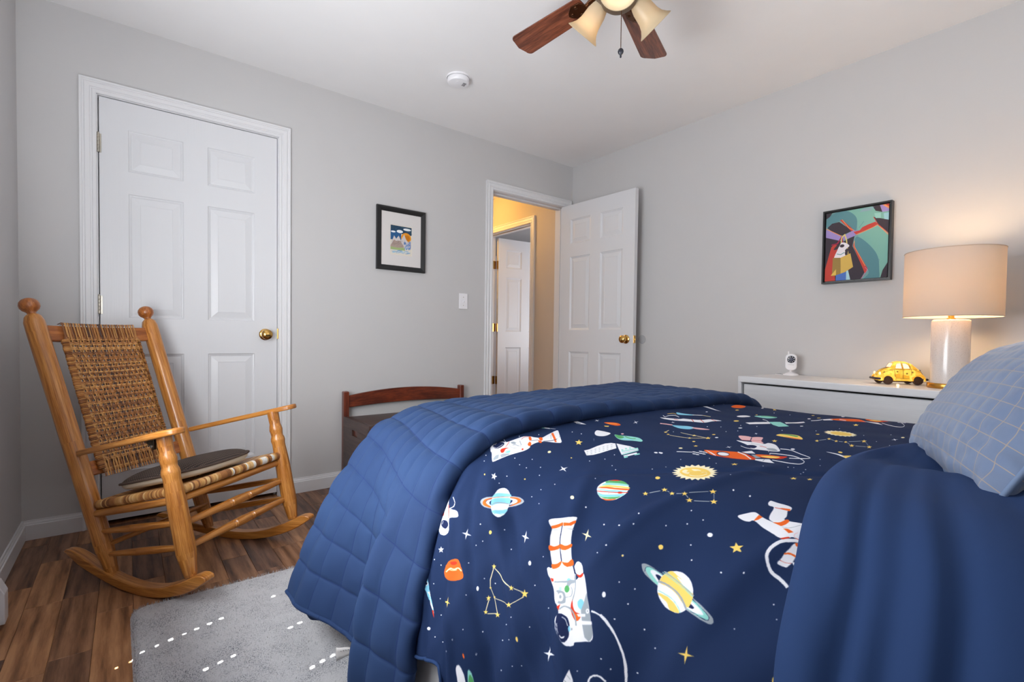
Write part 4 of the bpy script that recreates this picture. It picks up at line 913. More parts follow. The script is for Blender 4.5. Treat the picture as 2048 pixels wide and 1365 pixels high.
w650,1069 7,0 3,3 0,6 -3,7 -9,12 -14,29 -12,13 -9,14 -1,20 1,45 3,14 0,11 -3,9 -5,8 -5,6 -5,0 -4,-6 -4,-9 -4,-11 -4,-10 -4,-24 -5,-3 -3,22 -5,8 -6,10 -8,9 -7,6 -6,3 -6,0 -6,-6 -9,-33 -5,-11 -4,-11 -2,-12 -2,-12 0,-10 4,-12 3,-20 6,-13 7,-7 6,-3 7,-3 7,-3 7,-1 7,-2 7,2 7,0 11,-3 15,-8 20,-10 18,-9
r622,1139 -46,49 1,7 47,-51
v549,1138 3,2 4,6 3,6 2,5 1,7 1,7 0,9 -1,8 -2,9 -2,12 -2,28 -3,3 -6,-20 -5,-12 -5,-7 -3,-7 -2,-8 0,-10 0,-10 2,-8 2,-6 4,-7 5,-5
w555,1152 -14,1 1,3 13,-1
r589,1084 6,-1 5,0 3,1 1,3 -4,4 -6,7 -7,31 -7,9 -6,-1 -9,-26 -6,-5 -1,-3 4,-5 9,-5 10,-5
y910,2284 -11,12 5,12 -13,-4 -13,12 4,-15 -12,-5 15,-5 4,-14 6,11
y810,2113 -3,1 -4,0 -3,-2 -2,-2 0,-3 2,-3 2,-2 4,-2 3,1 3,1 2,3 0,3 -1,3
w916,2212 -4,1 -4,0 -3,-2 -1,-3 0,-4 2,-3 3,-3 4,-1 4,0 3,2 1,3 0,4 -2,3
y726,2034 -2,0 -1,0 -1,0 0,-2 0,-1 0,-1 1,-1 1,0 2,0 0,1 1,1 0,1 0,1
y596,2289 -16,5 2,16 -8,-15 -18,-2 16,-5 -2,-18 8,18
y1221,2371 -23,-1 -18,10 10,-12 -17,-6 22,1 18,-11 -10,13
w986,2106 -3,0 -2,0 0,-2 3,-2 2,-1 2,1 0,2
w962,2159 -2,0 -2,-1 0,-1 2,-2 3,-1 1,1 0,2
w924,2129 -3,0 -2,-1 0,-1 2,-2 3,-1 1,1 0,2
w882,2082 -2,1 -2,-1 0,-1 2,-2 2,-1 2,1 0,2
w876,1991 -3,2 -1,-1 0,-3 3,-3 3,-2 2,1 -1,3
w828,2007 -2,0 -1,0 -1,-2 2,-2 2,-1 2,1 0,2
w806,1968 -3,2 -1,-2 1,-3 2,-4 3,-1 1,1 -1,4
w803,1899 -3,1 -1,-2 1,-3 2,-3 3,-1 1,1 -1,4
w728,1978 -1,0 -1,-1 -1,-2 1,-2 2,0 2,1 0,2
w856,2178 -2,1 -2,-1 0,-2 2,-2 2,0 1,1 0,2
w810,2205 -2,1 -2,-2 0,-2 2,-1 2,0 1,1 0,2
w796,2302 -1,0 -1,-1 0,-2 2,-2 2,0 0,1 0,2
w814,2355 -1,0 -1,-1 0,-1 1,-1 1,0 2,0 0,2
w775,2439 -2,0 -1,-1 0,-1 1,-1 2,0 1,1 0,1
w683,2379 -1,0 -1,-1 0,-1 1,-1 1,0 1,1 0,1
w743,2457 -1,0 -1,-1 0,-1 1,-1 1,0 1,1 0,1
w656,2061 -1,0 -1,-1 -1,-1 1,-1 2,-1 1,1 0,2
w661,2105 -1,0 -2,-1 0,-1 1,-1 2,0 1,0 0,2
w617,2106 -2,0 -1,-2 0,-1 1,-1 1,0 2,1 0,1
w566,2090 -1,0 -1,-1 0,-1 1,-2 1,0 1,2 1,1
w580,2167 -2,0 -1,-1 0,-2 1,-1 2,0 1,1 0,2
w552,2206 -2,0 -1,-2 0,-1 1,-1 1,0 1,1 1,1
w476,2180 -2,0 -1,-2 0,-1 1,-1 1,0 1,2 0,1
w453,2117 -2,0 -1,-1 0,-2 1,0 1,0 2,1 0,1
w464,2088 -2,0 -1,-2 0,-1 1,-1 1,0 1,1 0,2
w1167,2202 -5,1 -2,0 0,-3 4,-2 5,-2 3,1 -1,2
g727,2090 3,-2 3,0 2,2 2,2 2,5 1,6 0,8 0,9 -2,12 -1,14 -3,15 -3,16 -4,16 -5,16 -4,16 -4,15 -5,14 -5,14 -4,13 -4,12 -4,10 -3,8 -3,7 -3,6 -2,3 -3,2 -2,1 -2,1 -2,0 -2,-1 -2,-1 -2,-2 -1,-3 -1,-3 0,-5 0,-7 0,-9 2,-11 2,-14 3,-15 3,-15 4,-15 4,-15 4,-16 4,-17 5,-18 5,-17 3,-13 3,-10 2,-8 2,-7 3,-5 3,-5 4,-4 4,-3
t725,2102 4,-2 3,1 2,2 2,4 1,5 0,8 -1,8 -1,12 -3,14 -4,18 -5,20 -5,19 -5,17 -5,16 -4,15 -5,15 -5,13 -5,12 -4,9 -3,6 -4,3 -2,2 -2,0 -2,-1 -2,-3 -2,-4 0,-6 0,-8 2,-13 4,-18 4,-20 5,-18 4,-19 4,-19 4,-18 4,-15 3,-11 2,-10 3,-7 3,-7 4,-7 4,-6 4,-4
v718,2104 2,0 3,-1 3,-1 3,0 3,1 1,2 2,2 1,3 1,5 0,6 0,9 -1,10 -2,12 -3,13 -3,13 -3,13 -4,13 -4,14 -4,12 -3,11 -4,10 -4,9 -3,9 -3,9 -4,8 -2,7 -3,7 -2,6 -2,4 -2,4 -1,2 -2,2 -1,1 -1,0 -2,0 -1,0 -1,-1 -1,-1 -1,-2 0,-4 0,-6 0,-9 2,-10 1,-10 1,-8 -1,0 -1,7 -1,11 -2,10 -1,9 0,6 1,4 1,2 1,2 2,1 1,0 2,0 1,0 2,-1 1,-2 2,-3 2,-3 2,-5 2,-6 2,-7 3,-7 3,-8 4,-8 4,-9 3,-9 3,-10 4,-12 4,-12 4,-14 4,-13 4,-13 2,-13 3,-13 2,-12 1,-10 0,-9 0,-6 -1,-5 -1,-3 -2,-3 -2,-2 -3,-1 -3,0 -4,1 -3,1 -2,1
w724,2118 4,-2 2,0 2,3 2,4 0,5 -1,8 -1,8 -2,11 -4,15 -5,18 -6,19 -5,17 -5,15 -5,14 -4,13 -4,11 -3,9 -3,6 -2,5 -2,3 -2,3 -1,1 -1,0 -2,-1 -1,-4 -1,-5 -1,-7 0,-9 2,-11 3,-13 4,-14 4,-14 4,-16 5,-18 4,-18 5,-15 5,-13 6,-12 5,-9
v722,2135 3,-2 2,2 1,5 0,5 -2,7 -2,9 -4,11 -4,12 -5,16 -6,18 -6,17 -4,14 -4,10 -3,8 -2,5 -2,3 -2,-1 -2,-3 0,-6 1,-10 3,-14 4,-19 5,-20 5,-18 6,-16 7,-14 6,-11
w692,2154 6,-2 6,-2 6,-1 6,0 7,0 6,1 6,2 5,2 6,4 5,5 4,5 3,6 3,6 1,6 1,6 0,7 -2,8 -3,8 -4,9 -5,7 -5,6 -6,5 -6,5 -6,4 -7,3 -7,4 -7,1 -7,1 -6,0 -7,-1 -6,-2 -6,-3 -5,-3 -4,-4 -4,-5 -3,-5 -2,-6 -1,-5 0,-6 0,-6 0,-7 1,-6 1,-6 3,-6 3,-6 3,-5 4,-6 4,-5 5,-4 4,-4 5,-3
y727,2150 3,1 5,2 5,2 4,2 4,2 4,3 2,3 2,4 -1,5 -2,7 -3,7 -3,8 -2,7 -3,7 -3,7 -3,7 -4,8 -4,8 -4,6 -4,6 -3,3 -3,2 -4,1 -4,1 -6,1 -8,0 -7,0 -5,-2 -1,-4 1,-6 3,-6 3,-7 3,-6 4,-6 4,-6 3,-7 3,-7 3,-9 2,-8 1,-7 1,-7 -1,-6 0,-6 0,-4 1,-3 3,-1 2,-1 3,-1 2,0 2,0 2,0
w745,2190 1,0 0,4 -2,6 -1,7 -3,8 -4,9 -4,10 -3,7 -4,5 -3,5 -3,2 -1,0 1,-5 2,-7 3,-8 3,-9 4,-9 6,-11 5,-9
g709,2148 0,3 1,4 1,5 1,6 -1,6 -1,6 -1,7 -1,8 -2,7 -3,7 -2,5 -2,5 -3,5 -2,4 -4,4 -3,5 -4,5 -5,5 -3,4 -3,3 4,4 2,-3 4,-4 4,-5 4,-5 4,-5 4,-5 2,-5 3,-4 3,-6 2,-5 2,-7 2,-8 2,-8 2,-7 0,-7 1,-6 -1,-6 0,-6 -2,-4 0,-3
t687,2158 0,2 0,3 0,4 0,4 0,5 -1,4 0,6 -1,6 -1,7 -1,5 -2,6 -3,4 -2,5 -3,5 -3,4 -2,3 -2,3 -3,2 -2,2 -2,2 1,2 2,-2 2,-2 3,-3 3,-3 2,-3 2,-4 3,-5 3,-4 2,-6 2,-5 2,-6 1,-6 1,-6 0,-6 1,-5 0,-5 0,-4 0,-4 0,-3 0,-2
y680,2161 2,0 1,3 1,4 0,5 0,5 0,6 0,6 -2,6 -2,6 -2,7 -3,7 -3,5 -3,5 -4,6 -3,4 -3,2 -2,-1 -1,-3 0,-4 -1,-4 -1,-3 0,-4 0,-4 0,-4 3,-4 4,-5 5,-4 3,-4 2,-4 1,-4 1,-4 1,-4 2,-5 1,-6 2,-4
y729,2177 -1,4 0,5 -2,7 -1,7 -2,7 -2,7 -3,8 -3,7 -3,6 -2,5 3,1 2,-4 3,-7 3,-7 3,-8 2,-7 2,-7 2,-7 1,-7 1,-6 0,-4
t740,2146 -1,3 -1,5 -1,6 -1,7 -2,7 -2,10 -3,11 -3,12 -4,11 -2,9 -3,8 -3,7 -2,6 -2,5 -1,4 1,1 2,-4 2,-5 2,-6 3,-7 2,-8 3,-10 3,-11 4,-11 3,-12 2,-9 2,-8 1,-7 1,-6 1,-5 1,-3
g743,2149 -1,5 -1,6 -1,9 -2,9 -2,9 -3,9 -3,11 -4,11 -3,9 -3,8 -2,7 -2,5 -2,5 -2,4 -1,2 3,2 1,-3 1,-4 2,-5 3,-5 2,-7 3,-8 3,-10 4,-10 3,-11 3,-9 2,-10 2,-9 2,-8 1,-7 0,-5
t746,2154 -1,4 -2,7 -1,8 -3,9 -3,10 -3,12 -5,13 -4,14 -4,11 -3,9 1,0 3,-8 4,-12 4,-13 5,-14 4,-12 2,-10 3,-9 1,-8 2,-7 1,-4
w556,2047 -1,2 -1,4 -1,4 -1,5 -2,4 -2,5 -2,5 -3,6 -3,5 -4,5 -4,6 -5,6 -5,6 -6,5 -5,5 -6,5 -5,5 -6,4 -7,4 -7,3 -9,4 -10,3 -11,4 -8,2 -6,2 2,4 6,-1 9,-3 10,-3 11,-4 8,-3 8,-4 7,-4 6,-4 6,-5 6,-5 5,-5 6,-6 5,-6 5,-6 4,-5 4,-6 3,-6 3,-5 3,-5 2,-5 2,-5 1,-5 1,-4 1,-4 0,-2
y669,2482 0,6 -7,2 2,-5
y624,2483 2,1 2,2 2,2 -1,2 -2,1 -3,1 -4,1 -3,0 -2,-2 -1,-2 -1,-2 1,-2 2,-1 2,-1 4,0
w1061,1059 3,-6 3,-9 4,-9 4,-10 5,-8 4,-7 6,-8 6,-7 5,-6 6,-6 7,-4 8,-4 8,-4 8,-3 7,-3 6,-3 5,0 4,-1 4,-2 6,-4 8,-9 8,-12 6,-11 5,-8 -5,3 -2,3 -5,10 -7,12 -6,12 -2,10 0,7 1,6 3,5 4,4 4,3 6,1 7,0 8,-1 6,-2 5,-1 6,-8 -5,1 -7,1 -7,1 -7,1 -6,-1 -4,-3 -4,-4 -2,-5 -2,-6 0,-7 3,-8 5,-11 7,-11 6,-11 4,-8 -9,10 -6,8 -5,10 -6,9 -3,3 -2,2 -4,2 -5,0 -5,2 -6,2 -8,4 -8,3 -8,4 -9,5 -8,5 -7,7 -7,8 -7,8 -6,8 -5,9 -5,9 -5,11 -4,10 -4,8 -2,6
b1298,853 7,-2 5,3 4,8 -1,10 -2,9 -4,9 -7,12 -10,14 -16,20 -18,21 -16,18 -10,9 -4,2 -1,-5 1,-7 3,-10 5,-11 9,-16 10,-17 10,-17 9,-15 9,-14 8,-13
t1396,798 15,-14 7,0 0,10 -9,24 -20,39 -13,32 -6,25 -2,21 -2,18 0,18 1,15 1,14 3,10 3,10 2,8 0,4 -3,0 -6,-2 -7,-6 -7,-8 -7,-11 -6,-15 -7,-16 -5,-14 -5,-12 -5,-11 -2,-11 0,-12 8,-18 15,-24 25,-35
w1366,990 11,35 -11,18 -13,-27
w1371,1038 14,26 5,-6 -14,-26
y1286,925 -6,6 -4,5 -4,2 0,-1 2,-4 4,-6 6,-7 6,-7 5,-6 3,-3 1,2 -3,4 -4,7
w978,1035 7,-6 7,-6 7,-5 7,-4 7,-1 7,-1 7,1 7,1 6,2 6,3 6,4 4,4 3,6 1,7 2,8 2,5 5,3 5,1 6,1 8,0 8,1 10,0 10,0 10,0 11,-1 11,-1 10,-1 10,1 8,4 7,6 6,7 5,7 2,6 1,7 0,7 2,7 4,9 4,9 5,8 8,4 11,-2 13,-5 15,-7 14,-6 14,-6 15,-5 13,-5 13,-4 11,-4 11,-4 10,-2 7,-2 5,0 4,0 0,4 -6,10 -14,18 -21,26 -23,28 -20,24 -17,21 -16,21 -13,16 -11,9 -8,2 -5,-3 -5,-7 -5,-7 -5,-9 -5,-12 -4,-11 -5,-10 -5,-6 -6,-5 -6,-4 -7,-3 -8,-2 -9,-1 -10,0 -10,1 -10,2 -10,3 -10,3 -8,4 -5,4 -4,4 -4,4 -6,4 -8,2 -10,3 -11,2 -9,0 -9,-1 -8,-3 -8,-3 -9,-3 -9,-4 -8,-3 -9,-4 -9,-4 -11,-3 -11,-3 -11,-3 -10,-3 -9,-2 -8,-3 -7,-1 -5,-3 -4,-2 -2,-1 1,-3 4,-8 9,-14 14,-20 16,-21 11,-16 5,-9 2,-5 0,-3 3,-5 5,-8 6,-8 6,-9
v998,1032 6,-6 8,-4 8,-4 7,-2 6,-1 7,1 5,3 4,4 3,5 2,6 0,7 -2,7 -3,7 -5,7 -6,6 -7,5 -7,3 -9,3 -9,2 -7,-1 -5,-1 -4,-3 -3,-4 -1,-6 1,-8 3,-9 4,-9
w1008,1032 20,-10 2,-4 -21,10
w993,1046 -1,3 -1,4 -1,5 0,5 1,4 1,2 3,1 3,0 3,0 4,0 6,-1 7,-1 7,-2 6,-2 5,-2 2,-4 -5,2 -7,2 -7,2 -7,1 -5,1 -4,0 -3,0 -3,0 -2,-1 -2,-1 0,-3 0,-5 1,-5 1,-4 1,-3
w975,1102 4,-2 7,-2 8,-3 3,-1 -2,1 -5,3 -6,2 -4,2 -3,1 -2,0 -1,0
r969,1134 2,-6 5,-8 5,-8 5,-6 5,-4 5,-2 5,0 5,2 6,4 6,7 5,7 2,4 -2,1 -5,-2 -7,-1 -6,0 -7,5 -8,7 -8,6 -6,4 -4,0 -2,-2 -2,-3
b977,1154 3,-3 5,-2 6,-1 4,0 4,1 4,3 3,3 0,3 -4,5 -6,6 -7,5 -5,1 -3,-3 -3,-6 -1,-7
g913,1145 -13,18 24,8 28,-31 -13,-8
g951,1150 15,2 16,33 -10,6 -40,-9
w967,1119 -41,57 2,4 41,-58
g1078,1063 -6,5 -6,6 -8,8 -8,8 -6,9 -4,9 -4,9 -2,9 -2,9 0,7 0,6 2,6 3,4 3,3 2,3 2,-4 -2,-2 -2,-4 -2,-4 -2,-5 -1,-6 0,-7 2,-8 2,-9 3,-9 4,-7 5,-7 7,-7 7,-8 7,-6 5,-5
g1110,1098 -36,56 5,0 35,-56
g1076,1074 4,0 3,2 3,3 2,4 0,4 -1,5 -2,6 -2,5 -3,4 -4,4 -5,3 -3,0 -2,-3 -1,-5 -1,-6 1,-6 1,-5 4,-6 3,-5
g1051,1119 1,1 3,1 3,1 2,2 1,2 0,5 0,6 -1,7 -1,6 0,4 6,-5 1,-4 0,-7 1,-7 1,-7 -1,-5 -1,-3 -3,-2 -3,-1 -2,-1 -2,-1
g1090,1096 -4,4 -6,4 -6,6 -6,8 -4,8 -1,8 0,9 2,9 1,7 2,5 3,-3 -1,-5 -2,-8 -2,-8 0,-9 1,-7 2,-6 5,-5 6,-5 6,-5 4,-4
o1168,1100 6,-8 8,-6 7,-5 4,-1 0,2 -2,6 -4,7 -5,8 -6,8 -7,10 -7,9 -6,5 -4,3 -4,0 -2,-1 0,-4 4,-6 5,-9 7,-10
o1103,1170 6,-6 9,-7 7,-5 6,-3 2,1 0,4 -2,5 -3,6 -5,7 -7,9 -7,7 -6,6 -4,2 -4,0 -3,-1 -1,-2 1,-4 2,-6 4,-7
o1204,1134 6,-4 5,-2 4,0 3,1 1,2 0,5 -2,5 -3,6 -6,7 -7,8 -8,8 -5,5 -4,1 -4,0 -1,-2 0,-4 3,-8 6,-10 6,-10
o1176,1161 3,0 2,3 0,6 0,5 -2,6 -3,7 -4,6 -4,5 -4,2 -4,1 -4,-1 -1,-3 3,-8 6,-11 7,-11
o1312,1107 16,-1 -68,92 -38,46 -6,-6 32,-42
g1293,1124 -55,62 1,2 56,-62
v1182,1193 4,2 6,4 6,5 7,4 7,2 8,2 8,1 8,1 8,-1 8,-1 9,-3 10,-5 9,-5 8,-5 6,-3 4,-7 -6,4 -8,4 -9,5 -9,5 -8,3 -8,1 -9,1 -8,-1 -8,-1 -7,-1 -7,-3 -7,-4 -6,-4 -6,-4 -4,-3
v1146,1145 33,13 4,-5 -33,-12
w1285,1188 13,2 -60,70 -16,-10 30,-38
r1129,1091 5,-3 6,-4 7,-5 7,-4 7,-2 6,0 6,2 5,3 5,3 4,2 4,-5 -4,-2 -5,-3 -5,-3 -7,-2 -6,0 -7,2 -8,4 -7,6 -6,4 -5,3
r1076,1058 -5,4 -6,6 -7,6 -8,5 -6,5 -5,4 -5,3 -4,3 -4,2 -3,2 -2,4 3,-1 4,-3 5,-3 5,-3 6,-4 6,-5 7,-5 7,-6 6,-6 5,-4
r1044,1194 4,-2 6,-2 6,0 2,2 -4,4 -8,6 -7,6 -5,2 -1,-2 1,-5 3,-5
w1059,1188 6,-2 8,1 7,2 6,3 2,3 2,5 -1,4 -4,4 -8,5 -11,4 -11,3 -6,0 -1,-6 2,-10 4,-10
w1598,954 22,28 -29,109 -22,-32
g1591,1018 5,28 -24,16 -5,-28
o1707,1116 7,-1 8,5 8,7 7,8 6,8 5,9 4,10 2,9 -2,11 -4,11 -6,10 -6,7 -6,4 -9,1 -8,-1 -6,-4 -5,-7 -2,-10 -2,-12 -1,-12 1,-14 1,-16 3,-15
y1703,1138 2,4 2,5 3,7 3,6 3,5 4,5 3,6 4,5 3,5 2,3 5,-4 -2,-3 -3,-4 -4,-6 -4,-6 -3,-5 -3,-5 -3,-6 -3,-7 -2,-5 -2,-4
y1649,1167 20,19 -19,12 -13,-14
k1576,1362 -5,4 -5,2 -5,-1 -2,-2 -1,-3 3,-5 4,-4 5,-4 6,-2 4,1 3,2 0,3 -2,5
w1886,1216 -34,12 -30,28 18,-26 -22,0 32,-11 29,-29 -17,27
w1741,1052 -23,7 -18,22 9,-21 -17,-2 23,-7 20,-25 -11,24
y1328,1290 -21,26 7,12 -22,5 -21,24 7,-21 -19,2 25,-18 9,-23 9,11
z1110,1324 -4,5 -6,3 -4,0 -4,-1 -1,-3 1,-5 3,-5 5,-4 5,-4 5,0 3,1 2,3 -1,5
y1112,1457 -2,1 -2,1 -2,-1 -1,-1 0,-2 1,-2 2,-2 2,-2 2,-1 2,1 0,1 0,2 -1,2
w1032,1509 -19,0 -16,25 9,-27 -15,-10 19,0 15,-23 -8,25
w830,1272 -13,16 0,13 -9,-2 -12,14 6,-16 -8,-3 13,-9 8,-19 1,13
y874,1416 -1,0 -2,1 -1,-1 -1,-1 -1,-1 1,-2 1,-2 2,-1 1,0 2,0 1,1 0,2 -1,2
y803,1234 -2,2 -1,1 -2,0 0,-3 1,-3 1,-3 2,-4 2,-3 2,-1 1,1 1,2 -1,4 -2,4
z855,1717 -3,3 -4,0 -2,-2 0,-5 1,-5 3,-6 4,-5 4,-3 3,0 2,2 0,5 -1,6 -3,5
y1135,1886 -5,2 -6,1 -4,-1 -2,-4 0,-4 3,-5 5,-4 5,-3 5,-1 5,1 2,4 0,4 -3,5
w1470,1262 12,-10 14,-10 14,-8 11,-6 7,0 3,3 1,6 2,7 2,8 1,10 1,10 0,10 0,9 -1,9 -2,8 -5,7 -11,7 -15,6 -14,4 -12,2 -10,1 -8,-1 -8,-3 -5,-4 -5,-5 -3,-7 -1,-7 1,-8 5,-9 7,-10 9,-10
t1525,1345 5,1 2,8 0,12 3,10 5,8 6,9 6,9 5,11 3,11 3,12 2,12 -1,12 -4,13 -7,12 -8,11 -7,9 -7,6 -7,4 -7,2 -5,-1 -4,-6 -3,-9 -3,-10 -4,-11 -7,-10 -8,-10 -8,-10 -5,-11 -1,-9 1,-10 4,-10 5,-10 9,-14 13,-17 13,-15
n1524,1349 4,2 3,8 1,10 0,9 -1,9 -2,9 -4,8 -5,6 -9,3 -11,2 -11,0 -6,-2 -2,-4 2,-6 3,-8 5,-8 7,-10 9,-12 9,-11
n1529,1407 -2,7 -3,10 -2,10 -2,10 0,8 2,5 3,4 5,2 3,2 3,1 10,-8 -2,-2 -4,-1 -4,-3 -3,-3 -2,-5 0,-7 2,-10 3,-11 3,-10 1,-6
b1487,1425 0,5 0,6 0,7 1,7 2,6 3,4 5,3 6,2 5,2 4,2 11,-9 -4,-2 -5,-2 -6,-2 -5,-3 -4,-4 -1,-5 -1,-7 0,-7 0,-6 0,-5
w1218,1427 28,5 64,-10 54,0 28,13 7,21 -60,56 -39,-4 -65,1 -39,-5 -26,-17
g1208,1452 11,-1 4,-5 -11,1
g1190,1469 10,0 4,-5 -10,0
g1172,1485 10,1 4,-5 -10,0
g1233,1453 11,-1 5,-5 -11,1
g1214,1470 10,0 5,-5 -11,1
g1195,1488 11,0 4,-5 -10,0
g1259,1454 11,-1 5,-5 -11,0
g1239,1472 11,-1 4,-5 -10,1
g1220,1489 10,0 4,-5 -10,1
g1285,1454 11,0 5,-5 -11,0
g1265,1472 11,0 4,-5 -11,1
g1244,1491 11,-1 5,-5 -11,1
g1311,1455 11,0 5,-5 -11,0
g1291,1473 11,0 5,-5 -11,0
g1270,1492 11,-1 5,-5 -11,1
g1335,1459 11,0 4,-5 -10,0
g1314,1477 12,-1 4,-4 -11,0
g1294,1495 11,-1 5,-5 -12,1
g1361,1461 11,0 5,-5 -11,0
g1340,1479 11,0 5,-5 -11,0
g1319,1496 11,0 5,-4 -11,0
w1402,1459 3,74 -18,63 -20,15 -41,-16 -54,1 67,-72
t1314,1561 45,9 48,8 -37,33 -10,1 -86,-12
w1306,1569 82,21 -18,16 -87,-15
w1270,1607 70,15 -14,16 -71,-14
t1259,1617 25,2 -21,18 -19,-4
t1310,1632 29,7 -15,13 -23,-9
t1335,1555 -7,4 -5,0 0,-5 6,-7 8,-5 5,1 -1,5
t1362,1554 -8,5 -6,-1 1,-5 7,-7 8,-4 5,0 -1,5
t1382,1560 -8,5 -6,0 1,-5 7,-8 8,-4 6,0 -1,5
g1294,1583 80,19 4,-4 -80,-18
w938,1752 5,-4 5,-3 6,-3 6,-2 7,-1 7,-1 8,0 7,1 7,1 6,3 6,3 5,2 5,4 4,4 4,4 3,5 3,6 1,7 1,8 0,8 -2,8 -2,9 -4,9 -4,8 -5,6 -5,6 -6,4 -6,5 -7,4 -8,3 -9,3 -7,2 -7,0 -6,0 -7,-2 -6,-1 -6,-2 -6,-2 -5,-2 -5,-4 -4,-4 -4,-6 -3,-6 -2,-6 -1,-6 -1,-7 0,-7 1,-7 2,-7 3,-7 4,-6 3,-6 4,-6 5,-5 5,-5
n996,1744 3,-1 4,1 5,3 4,3 4,2 4,4 4,4 4,6 2,7 3,8 1,9 1,7 -2,9 -3,8 -4,7 -3,2 -3,-5 -2,-10 -3,-11 -3,-10 -5,-6 -5,-5 -6,-6 -3,-5 -1,-6 0,-6 2,-6
r1011,1746 19,18 6,24 -11,-12
t972,1747 3,-1 6,0 7,2 6,4 5,6 5,10 4,10 4,9 4,10 3,10 3,9 1,7 0,6 -3,5 -2,2 -4,-1 -2,-6 -4,-10 -4,-11 -4,-11 -5,-9 -5,-10 -5,-8 -4,-7 -4,-6 -3,-4 -2,-4
y956,1744 4,1 6,4 8,7 7,7 5,8 3,9 4,10 3,10 4,11 4,12 3,11 2,8 -1,5 -2,3 -3,1 -3,-3 -3,-6 -3,-11 -4,-12 -4,-11 -3,-10 -4,-10 -4,-9 -3,-8 -5,-9 -6,-8 -4,-7
o950,1746 4,2 6,6 6,8 6,9 3,9 3,10 2,10 4,10 4,11 4,11 4,10 2,8 0,4 -2,2 -2,0 -3,-2 -4,-6 -4,-10 -4,-11 -4,-11 -3,-9 -3,-11 -3,-10 -2,-9 -4,-9 -5,-10 -3,-8
r932,1758 2,5 2,7 3,8 3,9 4,9 3,9 4,10 3,10 4,9 3,8 3,6 3,5 3,5 2,3 2,3 3,-4 -1,-2 -3,-3 -2,-5 -3,-5 -3,-6 -3,-7 -4,-10 -4,-10 -4,-10 -3,-9 -3,-9 -3,-8 -3,-9 -3,-7 -2,-4
r968,1846 -3,1 -3,-1 -2,-2 -2,-3 -1,-4 1,-4 2,-3 3,-1 3,1 2,2 2,4 1,4 -1,4
k944,1807 -2,1 -1,0 -1,0 0,-2 0,-1 0,-2 1,-1 2,-1 1,0 1,1 1,1 0,1 -1,2
b928,1762 0,2 0,7 -1,9 1,10 4,10 6,12 6,12 5,9 5,8 5,7 4,6 1,3 -2,2 -5,1 -5,-2 -6,-3 -4,-6 -4,-9 -5,-10 -4,-8 -4,-8 -3,-8 -4,-8 -1,-7 2,-9 3,-9 4,-8
b942,1749 2,3 4,10 4,11 4,11 3,9 4,9 4,9 4,9 4,11 5,11 4,10 1,4 -3,-3 -6,-7 -6,-11 -6,-9 -4,-9 -4,-9 -3,-10 -3,-10 -2,-11 -3,-13 -2,-10
n915,1780 1,3 1,7 2,9 2,9 3,8 4,9 4,9 3,6 4,6 4,4 3,4 0,1 -2,0 -6,-1 -6,-2 -5,-5 -4,-7 -5,-10 -3,-10 -3,-9 0,-9 0,-10 2,-8
o908,1800 1,3 1,5 1,8 2,6 4,8 4,8 5,6 2,4 -2,1 -3,-1 -4,-4 -4,-4 -3,-4 -3,-5 -2,-5 -2,-5 0,-6 1,-7 1,-6
t924,1771 0,2 -3,6 -2,8 1,9 6,15 10,18 8,16 4,9 -2,-1 -7,-8 -7,-11 -6,-10 -5,-8 -3,-10 -3,-8 -1,-8 1,-7 3,-7 4,-4
g684,1342 2,-4 4,-2 4,-1 5,1 4,4 4,6 5,8 4,8 5,7 6,6 7,5 7,6 7,7 8,7 8,7 6,9 5,12 4,12 3,12 3,9 1,9 -1,8 -1,8 -2,6 -2,3 -2,3 -3,1 -3,-1 -5,-1 -5,-3 -5,-4 -5,-5 -6,-7 -6,-12 -6,-9 -5,-5 -3,-2 -3,-2 -1,-1 0,-1 1,-1 3,0 5,1 7,5 8,11 8,13 8,7 5,3 4,2 3,-1 2,-2 2,-4 0,-6 0,-8 -2,-7 -1,-8 -3,-9 -2,-10 -4,-12 -10,-10 -11,-11 -11,-11 -9,-7 -7,-5 -5,-5 -3,-5 -4,-6 -4,-4 -4,-4 -4,-1 -3,1 -3,2 -2,5 -1,7 -1,7 0,11 0,12 1,9 1,5 0,4 0,2 -1,0 -1,-1 -3,-5 -2,-10 -1,-14 -1,-13 1,-10 1,-9 2,-7
o686,1353 2,-2 4,-2 4,0 4,1 3,4 3,4 3,6 4,7 5,5 6,4 6,5 7,5 7,6 8,7 8,7 7,8 4,12 4,12 3,10 2,8 0,8 0,6 -2,5 -2,3 -3,3 -3,1 -4,-1 -4,-3 -8,-6 -10,-13 -8,-10 -4,-3 4,0 10,7 10,10 7,3 4,-1 2,-3 1,-6 0,-6 -1,-5 -1,-7 -2,-9 -4,-10 -8,-10 -12,-11 -12,-10 -9,-7 -6,-5 -4,-5 -4,-4 -3,-3 -3,-2 -3,-1 -2,1 -2,5 -1,9 -1,11 0,10 -1,6 -1,3 -1,2 -2,0 -1,-1 -2,-5 -2,-8 0,-12 -1,-10 1,-8 0,-6 2,-5
w693,1372 2,-3 3,0 4,1 4,2 2,3 3,3 3,4 6,5 9,6 12,10 12,10 9,10 4,10 2,9 1,7 1,5 0,6 0,4 -1,3 -2,3 -2,1 -3,0 -4,-1 -3,-3 -5,-6 -5,-8 -5,-6 -2,-3 2,0 6,1 7,3 4,0 3,-1 1,-2 0,-5 -2,-9 -8,-12 -12,-11 -12,-12 -10,-7 -5,-4 -3,-1 -3,0 -2,0 -2,1 -2,1 -2,2 -2,2 -1,4 0,4 -1,4 0,2 -1,2 -1,1 -1,0 -1,-1 0,-5 0,-10 1,-11
